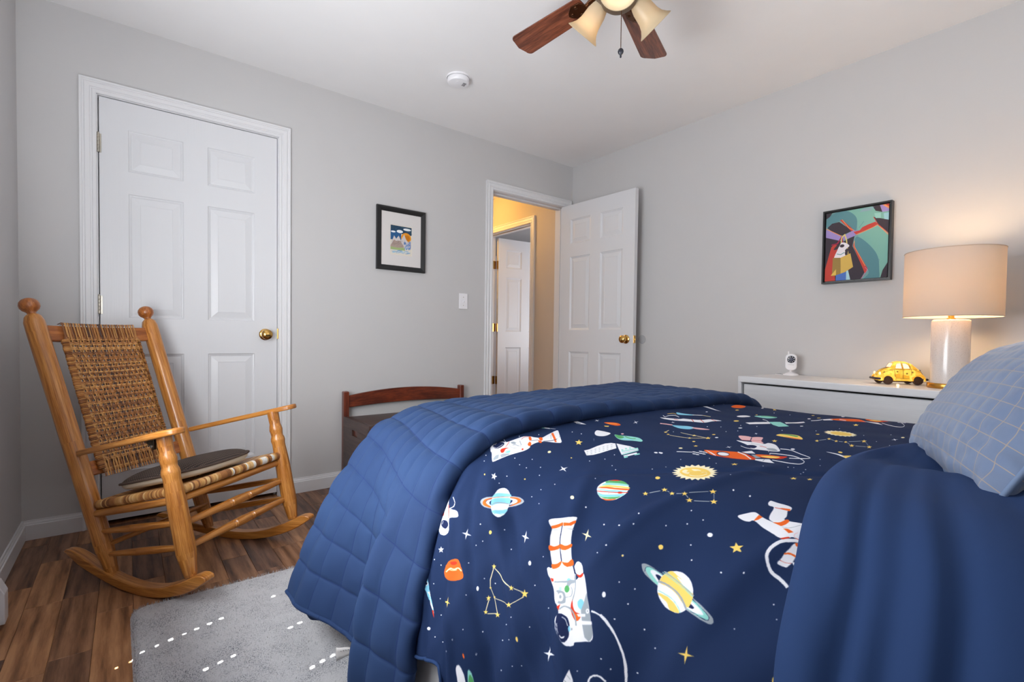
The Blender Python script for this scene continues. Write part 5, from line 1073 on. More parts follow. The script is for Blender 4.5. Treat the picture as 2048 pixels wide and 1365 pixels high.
w686,1410 5,-5 7,-7 7,-6 6,-5 5,-4 4,-3 5,-2 5,-2 7,-4 7,-2 8,-3 6,-2 6,-1 6,0 5,1 4,2 4,2 3,3 3,3 1,4 1,4 -1,5 0,5 -2,5 -2,4 -3,6 -3,5 -4,5 -6,4 -6,6 -6,4 -6,4 -5,4 -5,3 -6,3 -6,3 -7,3 -8,4 -7,3 -8,2 -6,1 -6,0 -5,-1 -4,-1 -4,0 -3,-2 -2,-1 -2,-2 -1,-3 0,-4 0,-4 1,-4 1,-5 2,-4 2,-3 3,-4 2,-4 2,-3 2,-3
b740,1372 3,0 3,0 3,1 3,2 4,3 4,4 4,5 3,4 4,5 4,4 3,6 1,5 0,5 -1,6 -3,3 -4,-3 -9,-11 -15,-11 -13,-12 -8,-8 -1,-4 4,-2 6,-1
b717,1384 6,1 6,3 6,5 6,6 7,6 7,7 7,7 2,7 -2,6 -4,4 -4,2 -4,2 -2,2 -2,1 -1,0 -3,-3 -5,-6 -8,-7 -7,-9 -8,-6 -6,-3 -7,-1 -5,-1 -2,-3 3,-6 6,-6 7,-6
k750,1369 3,1 4,0 5,2 4,1 4,3 4,3 4,4 4,5 2,5 2,4 2,-1 -2,-4 -3,-5 -4,-5 -4,-4 -4,-4 -4,-2 -5,-2 -4,-1 -4,-1 -3,0
g694,1406 2,0 2,-1 3,-1 3,0 3,1 3,1 4,2 4,3 3,4 3,4 4,5 3,5 3,5 3,5 2,4 4,-3 -2,-4 -3,-4 -3,-6 -4,-5 -3,-5 -4,-4 -3,-4 -5,-3 -4,-2 -3,-2 -4,-1 -3,1 -3,0 -3,1 -2,0
b676,1422 2,0 3,2 2,2 3,2 3,3 3,4 4,3 4,4 4,4 6,3 5,3 2,2 -2,3 -6,2 -6,1 -5,1 -3,-1 -2,-1 -1,-2 -2,-2 -3,-3 -3,-3 -3,-3 -3,-3 -2,-3 -2,-2 -1,-3 -1,-3 0,-3 2,-3 1,-3
o719,1379 3,2 5,3 6,3 6,4 6,4 5,5 6,6 5,6 4,6 3,6 1,-1 -2,-6 -4,-6 -6,-6 -5,-6 -6,-5 -5,-5 -6,-3 -7,-4 -4,-2 -4,-3
b668,1438 2,1 2,1 2,0 2,1 2,2 2,3 2,4 2,4 1,4 1,3 2,-1 -1,-3 -1,-4 -2,-4 -2,-5 -2,-2 -2,-2 -3,-2 -2,0 -2,-1 -2,-1
w919,1083 -3,2 -2,-1 1,-3 2,-4 3,-3 2,1 -1,3
w880,1121 -2,2 -2,-1 0,-2 2,-4 2,-2 2,1 0,3
w962,1249 -4,3 -2,0 1,-3 2,-4 3,-3 2,1 0,3
w999,1325 -3,2 -2,0 0,-2 2,-4 3,-2 2,0 0,3
w1160,1040 -5,5 -3,1 1,-4 4,-6 5,-4 2,-1 0,4
w932,1317 -2,2 -2,0 0,-3 2,-2 2,-2 2,0 0,2
w933,1361 -3,2 -2,-1 0,-2 2,-3 2,-1 2,0 0,2
w972,1408 -3,1 -2,0 0,-3 2,-2 3,-2 1,0 1,3
w844,1336 -2,1 -2,-1 0,-2 1,-3 2,-1 2,1 0,2
w795,1342 -2,2 -2,-1 0,-1 1,-2 2,-2 2,1 0,1
w926,1448 -2,2 -2,-1 0,-2 2,-3 2,-1 2,1 0,2
w901,1567 -3,1 -1,-1 1,-2 2,-3 2,-2 1,1 0,3
w855,1530 -2,2 -1,-2 0,-2 2,-3 2,-1 1,1 -1,3
w811,1517 -2,1 -1,-2 0,-2 1,-2 2,0 1,1 0,2
w793,1577 -1,1 -2,-2 1,-2 1,-2 2,-1 1,1 -1,3
w1406,1170 -6,4 -4,1 1,-3 5,-6 6,-5 4,-1 -1,4
w1409,1231 -6,5 -3,0 1,-3 4,-6 6,-4 3,-1 0,4
w996,1697 -2,2 -2,0 -1,-2 2,-2 3,-2 2,0 0,2
w1128,1546 -3,2 -2,0 0,-2 3,-4 4,-2 2,0 0,2
w1185,1581 -4,3 -3,0 1,-3 3,-3 4,-3 3,-1 -1,3
w1140,1658 -4,2 -2,0 0,-2 4,-4 3,-2 3,0 -1,2
w1111,1700 -3,1 -2,0 0,-2 3,-3 3,-2 2,0 0,3
w1202,1806 -4,1 -2,0 1,-2 2,-3 4,-1 2,0 -1,2
w844,1783 -2,1 -2,-1 0,-1 1,-2 2,0 1,0 0,2
w876,1990 -2,2 -2,-1 1,-2 2,-2 2,-1 1,0 0,2
w802,1899 -2,1 0,-2 0,-2 2,-2 1,0 1,0 0,3
w805,1967 -1,1 -1,-1 0,-2 2,-3 2,0 1,0 -1,3
w828,2006 -1,1 -1,-1 0,-1 1,-1 1,0 1,0 1,1
w616,1404 -1,0 -1,-1 -1,-2 1,-1 2,-1 1,1 0,2
w1250,1086 -5,5 -4,1 1,-3 4,-6 6,-5 3,-1 -1,3
w1256,1573 -5,3 -3,0 1,-2 4,-4 4,-3 3,-1 -1,3
w1389,1696 -4,2 -4,0 -3,-2 -1,-3 1,-5 2,-4 4,-4 4,-2 4,0 3,2 1,4 0,4 -3,4
w1398,1706 -3,2 -4,1 -2,-1 -1,-2 1,-4 3,-3 3,-3 4,-2 3,0 3,0 1,3 -2,3 -2,3
y1012,1911 -7,8 3,7 -8,-1 -7,7 1,-8 -7,-2 9,-4 2,-9 4,6
g1010,1931 27,19 4,-3 -27,-19
g1388,1330 -32,30 1,0 32,-28
y1012,1912 -7,8 3,6 -8,-1 -6,7 1,-8 -7,-2 8,-4 3,-8 3,5
y1072,1947 -9,9 4,8 -10,-1 -9,9 2,-10 -9,-2 11,-5 4,-10 4,7
y1056,1988 -11,10 -1,9 -8,0 -12,10 6,-11 -8,-2 14,-7 6,-11 2,7
y1063,2032 -7,8 5,6 -9,-2 -6,6 0,-7 -9,-2 9,-3 2,-8 5,6
y1044,2061 -6,7 5,6 -10,-1 -7,7 0,-8 -9,-3 10,-3 0,-8 7,6
y1143,2087 -9,9 6,6 -13,0 -10,8 2,-10 -11,-1 12,-5 3,-9 7,6
y1082,2125 -10,8 4,8 -10,-2 -10,8 2,-9 -9,-3 11,-4 4,-10 5,7
g1010,1930 31,22 4,-3 -31,-22
g1052,1971 -6,12 4,-1 6,-13
g1035,2020 7,14 4,-2 -6,-16
g1064,2048 52,39 3,-2 -51,-39
g1044,2050 -5,8 3,1 6,-9
g1113,2106 -36,21 1,1 36,-20
g1036,2082 22,41 4,-2 -22,-41
m1326,2005 -38,2 -9,20 -14,-12 -19,21 -4,-19 -26,19 6,-23 -25,13 9,-22 -22,5 10,-18 -20,-1 12,-15 -19,-6 16,-11 -16,-11 18,-7 -11,-16 20,-2 -7,-18 25,0 11,-28 16,10 -1,-16 14,14 4,-14 11,17 12,-13 5,19 19,-10 -1,20 22,-6 -8,19 24,0 -14,16 22,5 -17,12 19,10 -18,5 15,14 -16,-1 11,15 -18,-5
y1282,1999 -16,7 -15,2 -15,-1 -12,-5 -11,-8 -8,-11 -5,-13 -1,-14 3,-15 6,-14 22,-21 14,-10 9,-4 9,1 12,4 11,6 11,10 9,11 7,12 4,13 2,12 0,10 -7,9
m1252,1901 4,-1 4,0 5,2 3,1 2,3 0,3 0,3 -1,3 -2,0 -3,0 -3,-1 -2,1 -2,3 1,4 2,3 -4,4 -13,8 -9,5 -6,1 -4,1 -2,-3 0,-4 1,-5 3,-6 14,-11 4,-6 5,-6
m1286,1920 2,3 4,5 4,6 3,5 1,5 0,4 -2,3 -1,1 -1,-1 -1,-3 -2,-4 -2,-3 -3,-1 -2,-2 -2,-2 -2,-2 0,-4 0,-4 2,-5
m1213,1956 0,3 0,5 0,5 1,5 1,4 3,4 2,3 3,2 4,3 5,2 5,1 7,1 8,1 6,1 5,0 6,-4 -5,0 -7,0 -8,-1 -7,-1 -5,-2 -5,-2 -3,-2 -3,-3 -3,-3 -2,-3 -1,-4 -1,-5 0,-6 0,-4 0,-3
m1272,1967 4,1 5,0 11,-2 2,3 2,2 -2,2 -8,7 -9,6 -3,2 -2,2 5,-2 2,-2 9,-6 10,-6 3,-4 0,-2 -3,-1 -2,-3 -2,-4 -4,-1 -4,0
w1450,1747 32,55 10,-6 -32,-55
w1499,1791 3,13 -12,11 -4,-13
w1468,1810 4,13 -12,10 -4,-13
w1496,1808 4,12 -12,11 -4,-13
w1466,1826 4,12 -11,10 -4,-12
w1526,1805 3,13 -13,10 -4,-12
w1494,1824 4,12 -12,10 -4,-12
w1523,1822 4,12 -13,10 -4,-12
w1492,1840 4,12 -12,10 -4,-12
w1552,1820 4,12 -13,10 -4,-12
w1521,1838 4,12 -12,10 -5,-12
o1546,1817 8,-2 4,3 3,8 4,8 5,9 6,12 6,13 8,11 8,11 9,12 9,10 6,11 3,10 1,9 0,10 -4,11 -8,16 -10,17 -12,16 -10,10 -10,2 -10,-3 -10,-6 -9,-7 -9,-8 -8,-12 -6,-12 -6,-12 -4,-13 -2,-13 -2,-13 -2,-11 -4,-10 -4,-6 -3,-8 1,-9 9,-15 15,-19 16,-18
w1537,1830 -23,38 -26,34 16,-7 28,-35 24,-39
o1552,1814 2,8 -58,69 1,-12
v1555,1926 -15,5 -15,0 -11,-5 -4,-10 2,-13 10,-13 14,-10 16,-6 14,0 11,6 4,11 -3,13 -9,12
w1552,1925 -12,3 -11,-1 -8,-5 -4,-9 1,-10 7,-10 10,-8 12,-4 11,1 8,6 4,9 -2,11 -6,10
w1616,1928 -21,42 -42,44 14,-5 44,-45 22,-43
r1618,1961 0,13 -38,47 -14,-4
r1494,1881 0,6 -1,9 1,9 0,10 1,9 1,9 2,8 3,9 3,8 4,8 6,10 7,10 7,10 7,8 5,6 5,-3 -4,-6 -7,-8 -8,-10 -7,-10 -5,-9 -4,-9 -4,-8 -2,-8 -2,-9 -2,-8 -1,-10 0,-10 0,-9 0,-9 1,-6
w1637,1934 56,16 -34,32 -25,-24
g1629,1978 15,17 -30,30 -24,-10
w1579,2020 43,35 -44,39 -15,-38 -4,-29
g1609,2042 -33,7 -5,4 33,-7
o1644,1989 9,3 9,7 9,9 8,9 5,9 4,9 4,10 4,9 5,8 6,9 5,8 -2,5 -8,2 -14,0 -15,-2 -12,-4 -8,-7 -7,-9 -6,-9 -5,-9 -5,-8 -5,-7 -3,-7 -1,-6 3,-9 6,-9 7,-8
y1640,2012 6,2 9,6 9,7 8,8 6,9 6,10 4,8 0,6 -5,2 -10,-2 -11,-4 -8,-4 -6,-5 -6,-7 -4,-7 -2,-7 -2,-7 0,-7 2,-6
r1695,2060 6,4 8,8 6,8 0,5 -9,1 -15,0 -16,-2 -11,-2 -8,-4 -5,-3 -3,-4 0,-2 5,0 9,1 10,2 8,0 4,-3 4,-5 3,-4
w1821,2011 3,5 4,6 4,7 3,9 0,9 -5,10 -8,11 -9,12 -9,12 -8,10 -6,11 -6,10 -5,9 -5,8 -5,6 -4,2 2,0 -3,0 -6,-2 -7,-4 -9,-6 -12,-11 -11,-11 -9,-11 -7,-7 -10,4 6,7 9,11 11,12 11,10 10,6 7,4 7,2 6,0 12,-4 7,-5 6,-6 5,-8 6,-10 6,-10 6,-10 8,-11 10,-12 9,-12 8,-11 4,-11 1,-9 -3,-9 -5,-7 -4,-7 -2,-4
w1698,2025 2,-2 4,-2 2,-1 3,1 2,1 2,2 3,4 2,4 3,5 3,7 3,7 3,8 2,7 2,8 2,8 1,9 0,8 -2,8 -5,9 -7,9 -9,9 -9,8 -7,7 -6,4 -5,3 -4,2 -3,1 -5,1 -6,1 -7,0 -7,0 -7,-1 -6,-2 -5,-3 -5,-5 -4,-4 -3,-6 -4,-5 -1,-6 0,-6 2,-7 2,-8 2,-7 0,-8 1,-9 0,-8 -1,-7 0,-5 -11,5 1,5 0,6 0,9 -2,9 -2,8 -3,8 -2,7 0,7 1,6 3,5 3,5 4,5 5,5 5,4 6,4 6,2 7,1 8,0 7,0 8,-1 8,-2 8,-2 8,-4 7,-5 7,-5 9,-7 9,-8 9,-9 7,-10 5,-9 2,-8 0,-9 -1,-8 -2,-8 -2,-8 -2,-8 -3,-8 -3,-7 -3,-7 -3,-5 -3,-4 -2,-3 -2,-3 -3,-2 -3,-1 -6,1 -9,4 -5,3 -4,2 -2,1
k1976,1750 14,4 8,14 1,18 -7,16 -18,14 -28,14 -28,12 -19,5 -13,-2 -9,-7 -5,-10 3,-11 16,-15 29,-22 33,-20
k1986,1810 16,3 16,9 8,10 -1,11 -18,10 -30,11 -32,11 -25,9 -17,11 -13,11 -11,8 -9,3 -8,-4 -6,-9 -4,-11 0,-10 6,-9 11,-9 14,-9 16,-9 19,-10 24,-12 24,-10
v1976,1811 -76,32 -5,6 75,-31
r1867,1814 3,6 4,8 5,9 6,9 5,8 6,8 8,9 7,7 7,7 5,5 5,-3 -4,-5 -7,-6 -8,-8 -7,-8 -7,-8 -5,-8 -6,-10 -4,-9 -4,-8 -4,-5
w1843,1806 5,0 1,9 0,13 1,12 4,10 4,12 4,11 3,11 0,10 -1,12 -1,10 2,7 7,3 11,-1 10,-1 7,2 2,7 -1,8 -4,9 -7,10 -12,10 -15,11 -16,10 -14,9 -13,8 -14,8 -12,6 -11,4 -8,0 -7,-2 -6,-4 -5,-5 -4,-6 -3,-7 -2,-8 -3,-10 -5,-11 -5,-13 -4,-13 2,-13 10,-13 15,-13 18,-14 16,-15 14,-19 14,-22 13,-21
v1775,1888 9,-2 8,3 8,5 4,6 1,6 -3,7 -4,7 -7,5 -12,5 -15,3 -14,2 -8,-3 3,-8 8,-14 12,-14
g1788,1967 8,3 7,6 6,8 1,8 -4,7 -10,9 -10,7 -9,3 -7,-2 -5,-6 -3,-8 -1,-7 3,-7 8,-9 9,-8
r1804,1932 -3,30 8,-4 3,-30
w1746,1875 -4,5 -4,5 -5,7 -5,7 -4,7 -2,6 -1,8 -1,7 0,7 2,5 2,5 4,4 4,3 4,3 3,2 9,-4 -2,-2 -4,-3 -4,-3 -4,-4 -3,-5 -1,-6 0,-7 1,-6 1,-8 2,-6 4,-7 4,-7 6,-7 4,-6 4,-4
g1825,1883 4,50 5,-2 -3,-51
o3079,1130 19,-7 28,-9 32,-10 30,-8 29,-8 32,-8 35,-9 34,-8 9,6 -14,18 -16,18 -14,16 -15,14 -16,14 -19,13 -22,11 -27,11 -28,9 -27,7 -22,3 -17,1 -16,-2 -12,-4 -9,-5 -6,-5 -3,-8 -1,-7 2,-8 4,-9 7,-9 10,-9
y2966,1247 -12,5 -14,3 -10,0 -6,-3 1,-6 5,-6 11,-7 12,-5 12,-2 9,0 6,3 1,5 -5,6
w2891,1015 41,11 -154,196 49,-102
w2642,1200 -19,11 -18,8 -12,3 -5,0 2,-4 8,-8 16,-10 20,-10 18,-9 12,-3 5,0 -1,5 -10,7
w3263,990 -38,19 -25,9 -15,2 -8,-2 0,-6 7,-8 16,-10 25,-12
b2370,1142 5,3 0,10 -2,13 0,12 2,13 3,15 3,15 3,12 5,10 6,9 5,7 0,5 -8,2 -13,-1 -15,-2 -13,-5 -13,-7 -12,-10 -11,-11 -7,-10 -4,-9 -3,-7 1,-8 5,-9 12,-12 18,-15 19,-13
w2362,1259 51,39 18,-11 -50,-40
z2414,1296 -2,56 16,-9 1,-55
y2259,1150 8,1 11,1 13,2 12,1 7,3 1,5 -3,7 -5,7 -5,7 -4,5 13,-7 3,-5 6,-7 5,-8 3,-7 -1,-5 -8,-3 -12,-2 -13,-1 -12,-1 -8,-1
w2194,1162 -5,6 -9,8 -8,10 -8,9 -1,5 5,1 9,-3 11,-4 11,-2 9,-1 10,1 10,2 10,4 7,5 4,6 -3,9 -8,12 -9,12 -9,12 -5,7 14,-7 5,-8 10,-11 10,-13 8,-13 3,-10 -4,-7 -8,-4 -11,-4 -10,-2 -10,-1 -11,1 -11,3 -11,4 -8,2 -4,0 2,-4 6,-8 8,-9 8,-8 6,-6
w2125,1191 5,1 3,6 4,10 5,12 8,15 8,20 8,19 8,15 7,6 7,1 8,1 5,3 4,8 3,10 2,11 5,11 6,12 7,12 9,12 11,10 14,8 18,5 18,6 13,9 7,15 2,19 -1,18 -5,10 -9,0 -13,-8 -14,-10 -16,-7 -16,-3 -20,-2 -18,-2 -16,-7 -10,-12 -6,-16 -6,-18 -8,-19 -10,-18 -12,-20 -13,-20 -10,-18 -7,-16 -4,-15 -2,-15 -1,-13 3,-14 6,-14 7,-12
r2212,1345 -48,44 11,-4 49,-44
r2250,1377 -60,61 12,-6 62,-61
r2303,1418 -30,49 9,-5 33,-50
r2146,1272 -7,34 9,-5 8,-35
w2084,1324 -22,2 -14,15 6,-14 -18,-3 22,-3 15,-15 -6,15
k1948,1315 20,29 8,32 24,-15 -8,-33 -20,-30
b1980,1371 7,2 6,7 5,9 6,10 8,10 8,12 8,13 3,11 -1,12 -3,12 -6,11 -9,8 -14,6 -17,3 -17,1 -13,-3 -8,-7 -6,-10 -4,-12 -2,-10 1,-10 3,-11 5,-10 6,-11 7,-12 9,-13 10,-12
k2012,1475 6,5 6,10 4,12 4,13 2,14 0,17 -2,14 -5,8 -8,-1 -11,-7 -11,-10 -7,-10 -3,-12 -1,-12 1,-13 2,-10 4,-7 6,-7 7,-4
w2614,1411 15,-5 21,-4 25,-5 19,-1 16,1 14,3 10,5 5,7 1,8 -3,10 -7,10 -10,7 -19,4 -28,3 -31,2 -20,0 -13,-3 -9,-4 -7,-5 -2,-5 1,-7 4,-8 8,-7
t2759,1452 12,-4 15,1 16,4 16,6 15,7 18,9 16,10 11,11 2,14 -4,16 -10,16 -15,11 -23,5 -28,1 -28,-3 -21,-4 -12,-5 -7,-7 -3,-10 1,-13 5,-16 7,-20 8,-18
n2794,1479 8,4 12,6 14,6 12,7 8,7 2,9 -3,9 -5,10 -5,8 -3,6 30,-12 3,-6 5,-9 5,-9 2,-10 -3,-8 -10,-6 -14,-7 -14,-6 -13,-6 -9,-4
y2839,1436 -7,3 -6,1 -6,-1 -3,-1 -1,-3 2,-3 5,-3 6,-2 6,-1 6,0 4,2 1,2 -2,4
y2401,1535 -15,5 -14,3 -11,-1 -6,-4 -1,-6 4,-7 9,-6 13,-5 14,-3 14,-1 9,3 2,6 -6,8
w2363,1590 86,16 75,40 -58,38 -137,-54
w2615,1696 195,28 -37,22 -225,-14
t2524,1646 74,33 -126,100 -65,-26 32,-45
w2610,1572 -4,5 -6,7 -7,8 -9,9 -13,11 -19,12 -22,15 -20,14 -18,11 -10,8 14,-5 11,-8 18,-12 23,-15 25,-16 21,-14 15,-12 11,-10 8,-8 6,-7 4,-5
w2548,1822 -7,2 -8,1 -6,-1 -4,-3 -1,-3 2,-3 5,-3 7,-2 8,0 7,0 4,3 1,3 -2,3
w2196,1657 -6,2 -7,0 -5,-1 -4,-4 0,-4 2,-4 5,-4 7,-2 6,0 6,2 3,3 1,4 -3,4
w2125,1774 -19,1 -22,12 16,-13 -11,-4 19,-1 21,-11 -15,12
y1792,1458 -12,11 8,5 -16,3 -12,11 2,-9 -15,2 17,-9 3,-9 8,3
y1751,1501 -10,10 5,4 -12,3 -11,9 2,-8 -12,1 13,-7 4,-8 6,3
y1840,1591 -16,13 5,6 -16,3 -16,12 5,-11 -15,1 19,-9 7,-12 7,6
y1756,1618 -12,10 5,4 -12,2 -11,9 2,-8 -11,1 14,-7 4,-9 6,4
y1828,1672 -18,15 6,8 -18,2 -18,13 5,-12 -17,0 22,-10 7,-13 8,7
z1780,1472 4,-2 5,-3 6,-3 7,-2 4,-2 5,-2 4,0 4,-1 3,-1 3,0 9,-7 -2,0 -4,1 -4,0 -5,2 -5,1 -6,3 -6,2 -7,3 -5,3 -4,2
z1719,1531 1,45 10,53 58,61 6,-3 -58,-62 -9,-54 -1,-44
z1831,1520 -19,78 -18,81 7,-4 19,-81 18,-78
y1909,1666 -6,2 -6,1 -5,-1 -3,-3 0,-3 3,-4 4,-4 6,-2 6,-1 5,1 3,2 0,4 -2,4
w1842,1718 -6,2 -5,1 -5,-1 -2,-3 0,-3 2,-4 5,-4 5,-2 6,0 5,0 2,3 0,4 -2,3
y1686,1692 -5,2 -5,0 -4,0 -2,-3 0,-3 2,-3 4,-3 4,-3 6,-1 4,2 2,2 0,3 -2,3
y1618,1735 -9,9 5,6 -12,0 -9,8 1,-9 -11,-1 13,-5 2,-9 7,6
z1527,1727 -5,2 -6,1 -4,-1 -2,-3 0,-4 2,-4 4,-4 6,-3 5,-1 5,2 2,2 0,5 -3,4
w1704,1858 -20,0 -17,12 10,-14 -15,-6 20,1 17,-13 -10,14
w1399,1714 -5,3 -4,1 -4,-1 -2,-3 1,-3 2,-4 4,-3 4,-2 5,-2 4,1 2,3 -1,3 -2,4
y2145,1853 9,-2 12,-1 12,1 10,3 9,6 7,7 6,9 4,9 3,10 1,10 -1,11 -5,11 -10,11 -13,10 -13,10 -12,8 -10,5 -10,5 -8,2 -7,0 -5,-4 -4,-6 -2,-8 -2,-8 1,-10 2,-11 3,-11 2,-11 2,-11 2,-10 1,-9 3,-7 2,-7 2,-5 4,-4
n2183,1856 5,3 9,8 8,9 5,11 0,11 -2,13 -4,12 -5,9 -7,5 -9,3 -9,0 -4,-3 1,-8 5,-13 6,-14 4,-12 0,-11 -2,-11 -2,-8
o2138,1896 0,7 0,16 -2,18 -2,14 -1,10 -1,9 -2,6 -1,2 -4,-2 -4,-6 -3,-9 -2,-9 4,-14 6,-19 7,-16
y2015,1902 -24,14 9,7 -25,3 -23,12 6,-11 -22,2 28,-10 10,-12 10,5
w1876,2048 -8,2 -6,1 -6,-1 -4,-2 0,-4 3,-3 5,-3 7,-2 7,0 6,0 4,3 0,3 -3,3
y1452,2000 -6,7 8,7 -13,-2 -7,7 -2,-9 -12,-2 12,-4 0,-8 8,7
w3367,1233 -20,8 -22,7 -18,5 -10,0 0,-3 10,-8 17,-9 22,-9 21,-7 19,-5 12,0 -1,4 -12,8
y3415,1299 -95,45 40,-29 -100,33 125,-51 53,-34
w1358,1829 -4,1 -2,0 1,-2 3,-2 3,-2 2,0 0,2
w1290,2072 -3,1 -2,0 1,-2 2,-2 3,-1 2,0 0,2
w1248,1835 -3,1 -1,0 0,-2 2,-2 3,-2 1,1 0,2
w1486,2095 -6,2 -3,0 1,-2 6,-3 7,-3 4,0 -3,2
w1563,2152 -3,0 -3,0 0,-1 2,-2 3,-1 2,1 1,1
w1553,2209 -2,0 -2,-1 0,-1 1,-1 2,0 2,0 0,2
w1590,2202 -4,1 -2,-1 0,-1 3,-1 4,-2 2,1 -1,1
w1442,1905 -4,1 -2,0 0,-2 4,-2 3,-2 3,1 -1,1
w1400,1956 -3,2 -3,0 1,-2 2,-2 3,-2 3,1 -1,1
w2038,1654 -8,3 -4,1 1,-3 7,-5 8,-3 5,-1 -2,3
w2301,1687 -9,3 -4,0 1,-2 7,-4 8,-4 5,0 -1,3
w2260,1618 -8,4 -4,0 1,-3 7,-4 7,-3 5,0 -2,2
w2108,1680 -8,3 -4,0 1,-3 7,-4 7,-2 4,-1 -1,3
w2107,1510 -8,4 -4,0 1,-3 7,-5 7,-3 5,-1 -1,3
w2151,1564 -7,3 -5,1 2,-4 7,-4 7,-3 4,-1 -1,4
w1820,1488 -7,4 -4,0 1,-2 5,-4 7,-4 4,-1 -1,3
w2300,1818 -8,3 -5,0 1,-3 8,-3 9,-3 5,-1 -2,3
w3040,1021 -14,7 -8,2 4,-5 13,-9 15,-7 7,-1 -3,5
w3068,1442 -16,6 -8,2 3,-4 13,-7 17,-6 9,-2 -4,4
w1738,2001 -4,2 -4,0 1,-2 4,-2 5,-2 3,0 -1,2
y2183,2023 -16,8 5,5 -17,1 -18,8 6,-8 -16,0 21,-5 7,-9 7,5
y2286,2038 -21,10 7,5 -22,2 -20,9 6,-8 -19,0 25,-6 8,-9 10,4
y2257,2079 -19,8 6,5 -19,1 -19,8 6,-7 -17,0 22,-6 8,-8 8,4
y2276,2112 -20,9 6,4 -20,1 -20,8 7,-7 -18,0 23,-5 9,-8 8,4
y2217,2154 -28,12 7,6 -27,2 -31,11 12,-10 -24,1 34,-8 14,-12 10,6
y2387,2153 -27,11 6,6 -26,1 -29,11 11,-10 -24,0 33,-8 13,-10 10,6
y2242,2215 -29,11 6,6 -27,1 -32,11 13,-10 -26,1 36,-8 15,-11 10,6
g2170,2038 49,12 11,-4 -50,-12
g2239,2062 -15,19 11,-3 16,-19
g2224,2100 6,14 13,-3 -7,-14
g2260,2130 66,28 13,-4 -67,-29
g2226,2134 -36,22 11,-3 37,-21
g2318,2180 -96,36 9,-1 96,-37
g2170,2183 12,36 14,-4 -12,-36
m2490,2095 -17,-8 -11,13 -12,-12 -15,10 -5,-15 -18,6 0,-15 -18,1 5,-15 -18,-4 11,-13 -17,-8 15,-10 -12,-12 19,-5 -7,-16 20,0 0,-18 18,5 7,-17 15,10 14,-16 10,13 21,-13 5,16 26,-9 -3,18 29,-5 -11,18 29,1 -19,16 25,6 -26,13 18,11 -29,8 9,15 -28,2 0,17 -23,-4
y2477,2076 -19,3 -17,-2 -15,-5 -12,-10 -8,-12 -3,-14 3,-14 8,-13 13,-11 15,-8 19,-3 19,1 19,4 16,9 10,12 3,14 -5,15 -12,14 -16,12
w2894,1733 148,9 25,-9 -130,-16
w3063,1735 73,34 -69,23 -35,-39
o3093,1769 14,-3 21,4 26,7 29,6 29,5 32,6 27,8 21,9 18,9 15,10 8,12 -3,13 -22,18 -48,25 -64,26 -36,12 -19,0 -13,-7 -11,-11 -10,-11 -10,-13 -9,-14 -7,-17 -3,-17 0,-20 2,-24 5,-20
k3108,1814 -23,43 45,-13 32,-46
w3186,1911 8,79 -110,55 34,-54
o3406,1866 65,-10 -83,136 -55,0 -41,-6 -28,-8 -13,-7 -1,-11 10,-12 18,-15 27,-18 31,-20 33,-18
y3359,1900 23,2 37,5 13,43 -43,16 -26,6 -19,-1 -18,-6 -13,-9 -5,-10 6,-12 12,-15 16,-12
r3436,1986 -70,8 -37,-3 -11,-7 22,-13 59,-24
r3121,1899 8,49 27,-8 -10,-48
w3399,2052 -49,18 -41,15 -35,12 -32,10 -27,7 -24,6 -26,4 -26,4 -21,2 -14,-1 -10,-3 -6,-5 -3,-6 1,-7 4,-8 7,-10 11,-10 11,-11 13,-10 15,-11 18,-12 20,-13 19,-11 16,-8 -36,8 -13,8 -17,11 -19,12 -17,11 -14,11 -12,11 -11,10 -11,10 -8,10 -4,8 0,7 2,7 6,5 10,3 14,1 20,-1 30,-4 42,-8 44,-10 37,-10 34,-11 40,-13 49,-18
w3457,2064 -28,0 -11,-6 -5,-9 -2,-8 -3,-5 -42,10 2,5 3,8 5,9 8,7 14,3 25,-2
w3435,1741 -35,10 -23,4 -15,1 -7,-3 0,-4 8,-5 15,-7 25,-7 47,-11
y2342,1977 -7,2 -8,0 -6,-1 -4,-2 0,-4 3,-3 5,-3 7,-2 8,0 6,1 4,3 0,3 -2,3
y3232,1629 -9,3 -10,0 -7,-1 -5,-3 0,-3 4,-4 7,-4 10,-3 9,0 8,0 5,3 0,4 -4,4
y3124,1705 -9,2 -8,-1 -6,-2 -3,-4 -1,-4 3,-5 7,-3 8,-2 9,0 6,2 4,4 0,5 -4,4
w3037,1678 -10,3 -11,1 -8,0 -6,-3 0,-4 5,-4 8,-5 11,-2 10,-2 8,2 4,2 0,4 -4,5
y3000,1935 -32,15 9,9 -33,0 -36,14 12,-13 -33,0 43,-10 17,-15 13,8
w2534,2252 -27,-6 -29,8 20,-11 -14,-9 25,5 32,-8 -24,11
z2655,2247 -15,3 -15,1 -12,0 -5,-2 0,-3 6,-4 12,-3 15,-3 16,-2 12,0 6,2 0,4 -7,3
y1986,2192 -6,1 -6,0 -3,-3 -1,-3 3,-4 5,-4 6,-3 6,-1 6,1 3,2 0,4 -2,4 -5,4
w1945,2145 3,0 2,4 1,7 0,7 -1,7 -1,9 -2,9 -3,7 -3,5 -4,5 -3,4 -1,4 4,3 7,4 6,4 5,6 1,6 0,7 -2,8 -3,7 -5,9 -7,10 -8,9 -10,6 -14,4 -16,3 -15,0 -10,-2 -4,-5 0,-8 2,-9 4,-10 7,-10 9,-11 9,-11 9,-10 8,-9 6,-8 7,-7 6,-9 5,-12 4,-13 4,-13
y1929,2214 9,2 7,5 7,6 3,7 1,7 0,7 -3,8 -4,8 -5,8 -6,8 -8,7 -9,5 -13,4 -15,2 -14,1 -9,-2 -3,-6 1,-9 3,-10 3,-8 4,-8 4,-8 5,-7 6,-6 8,-7 9,-7 10,-5
m1918,2238 -14,39 9,-3 15,-38
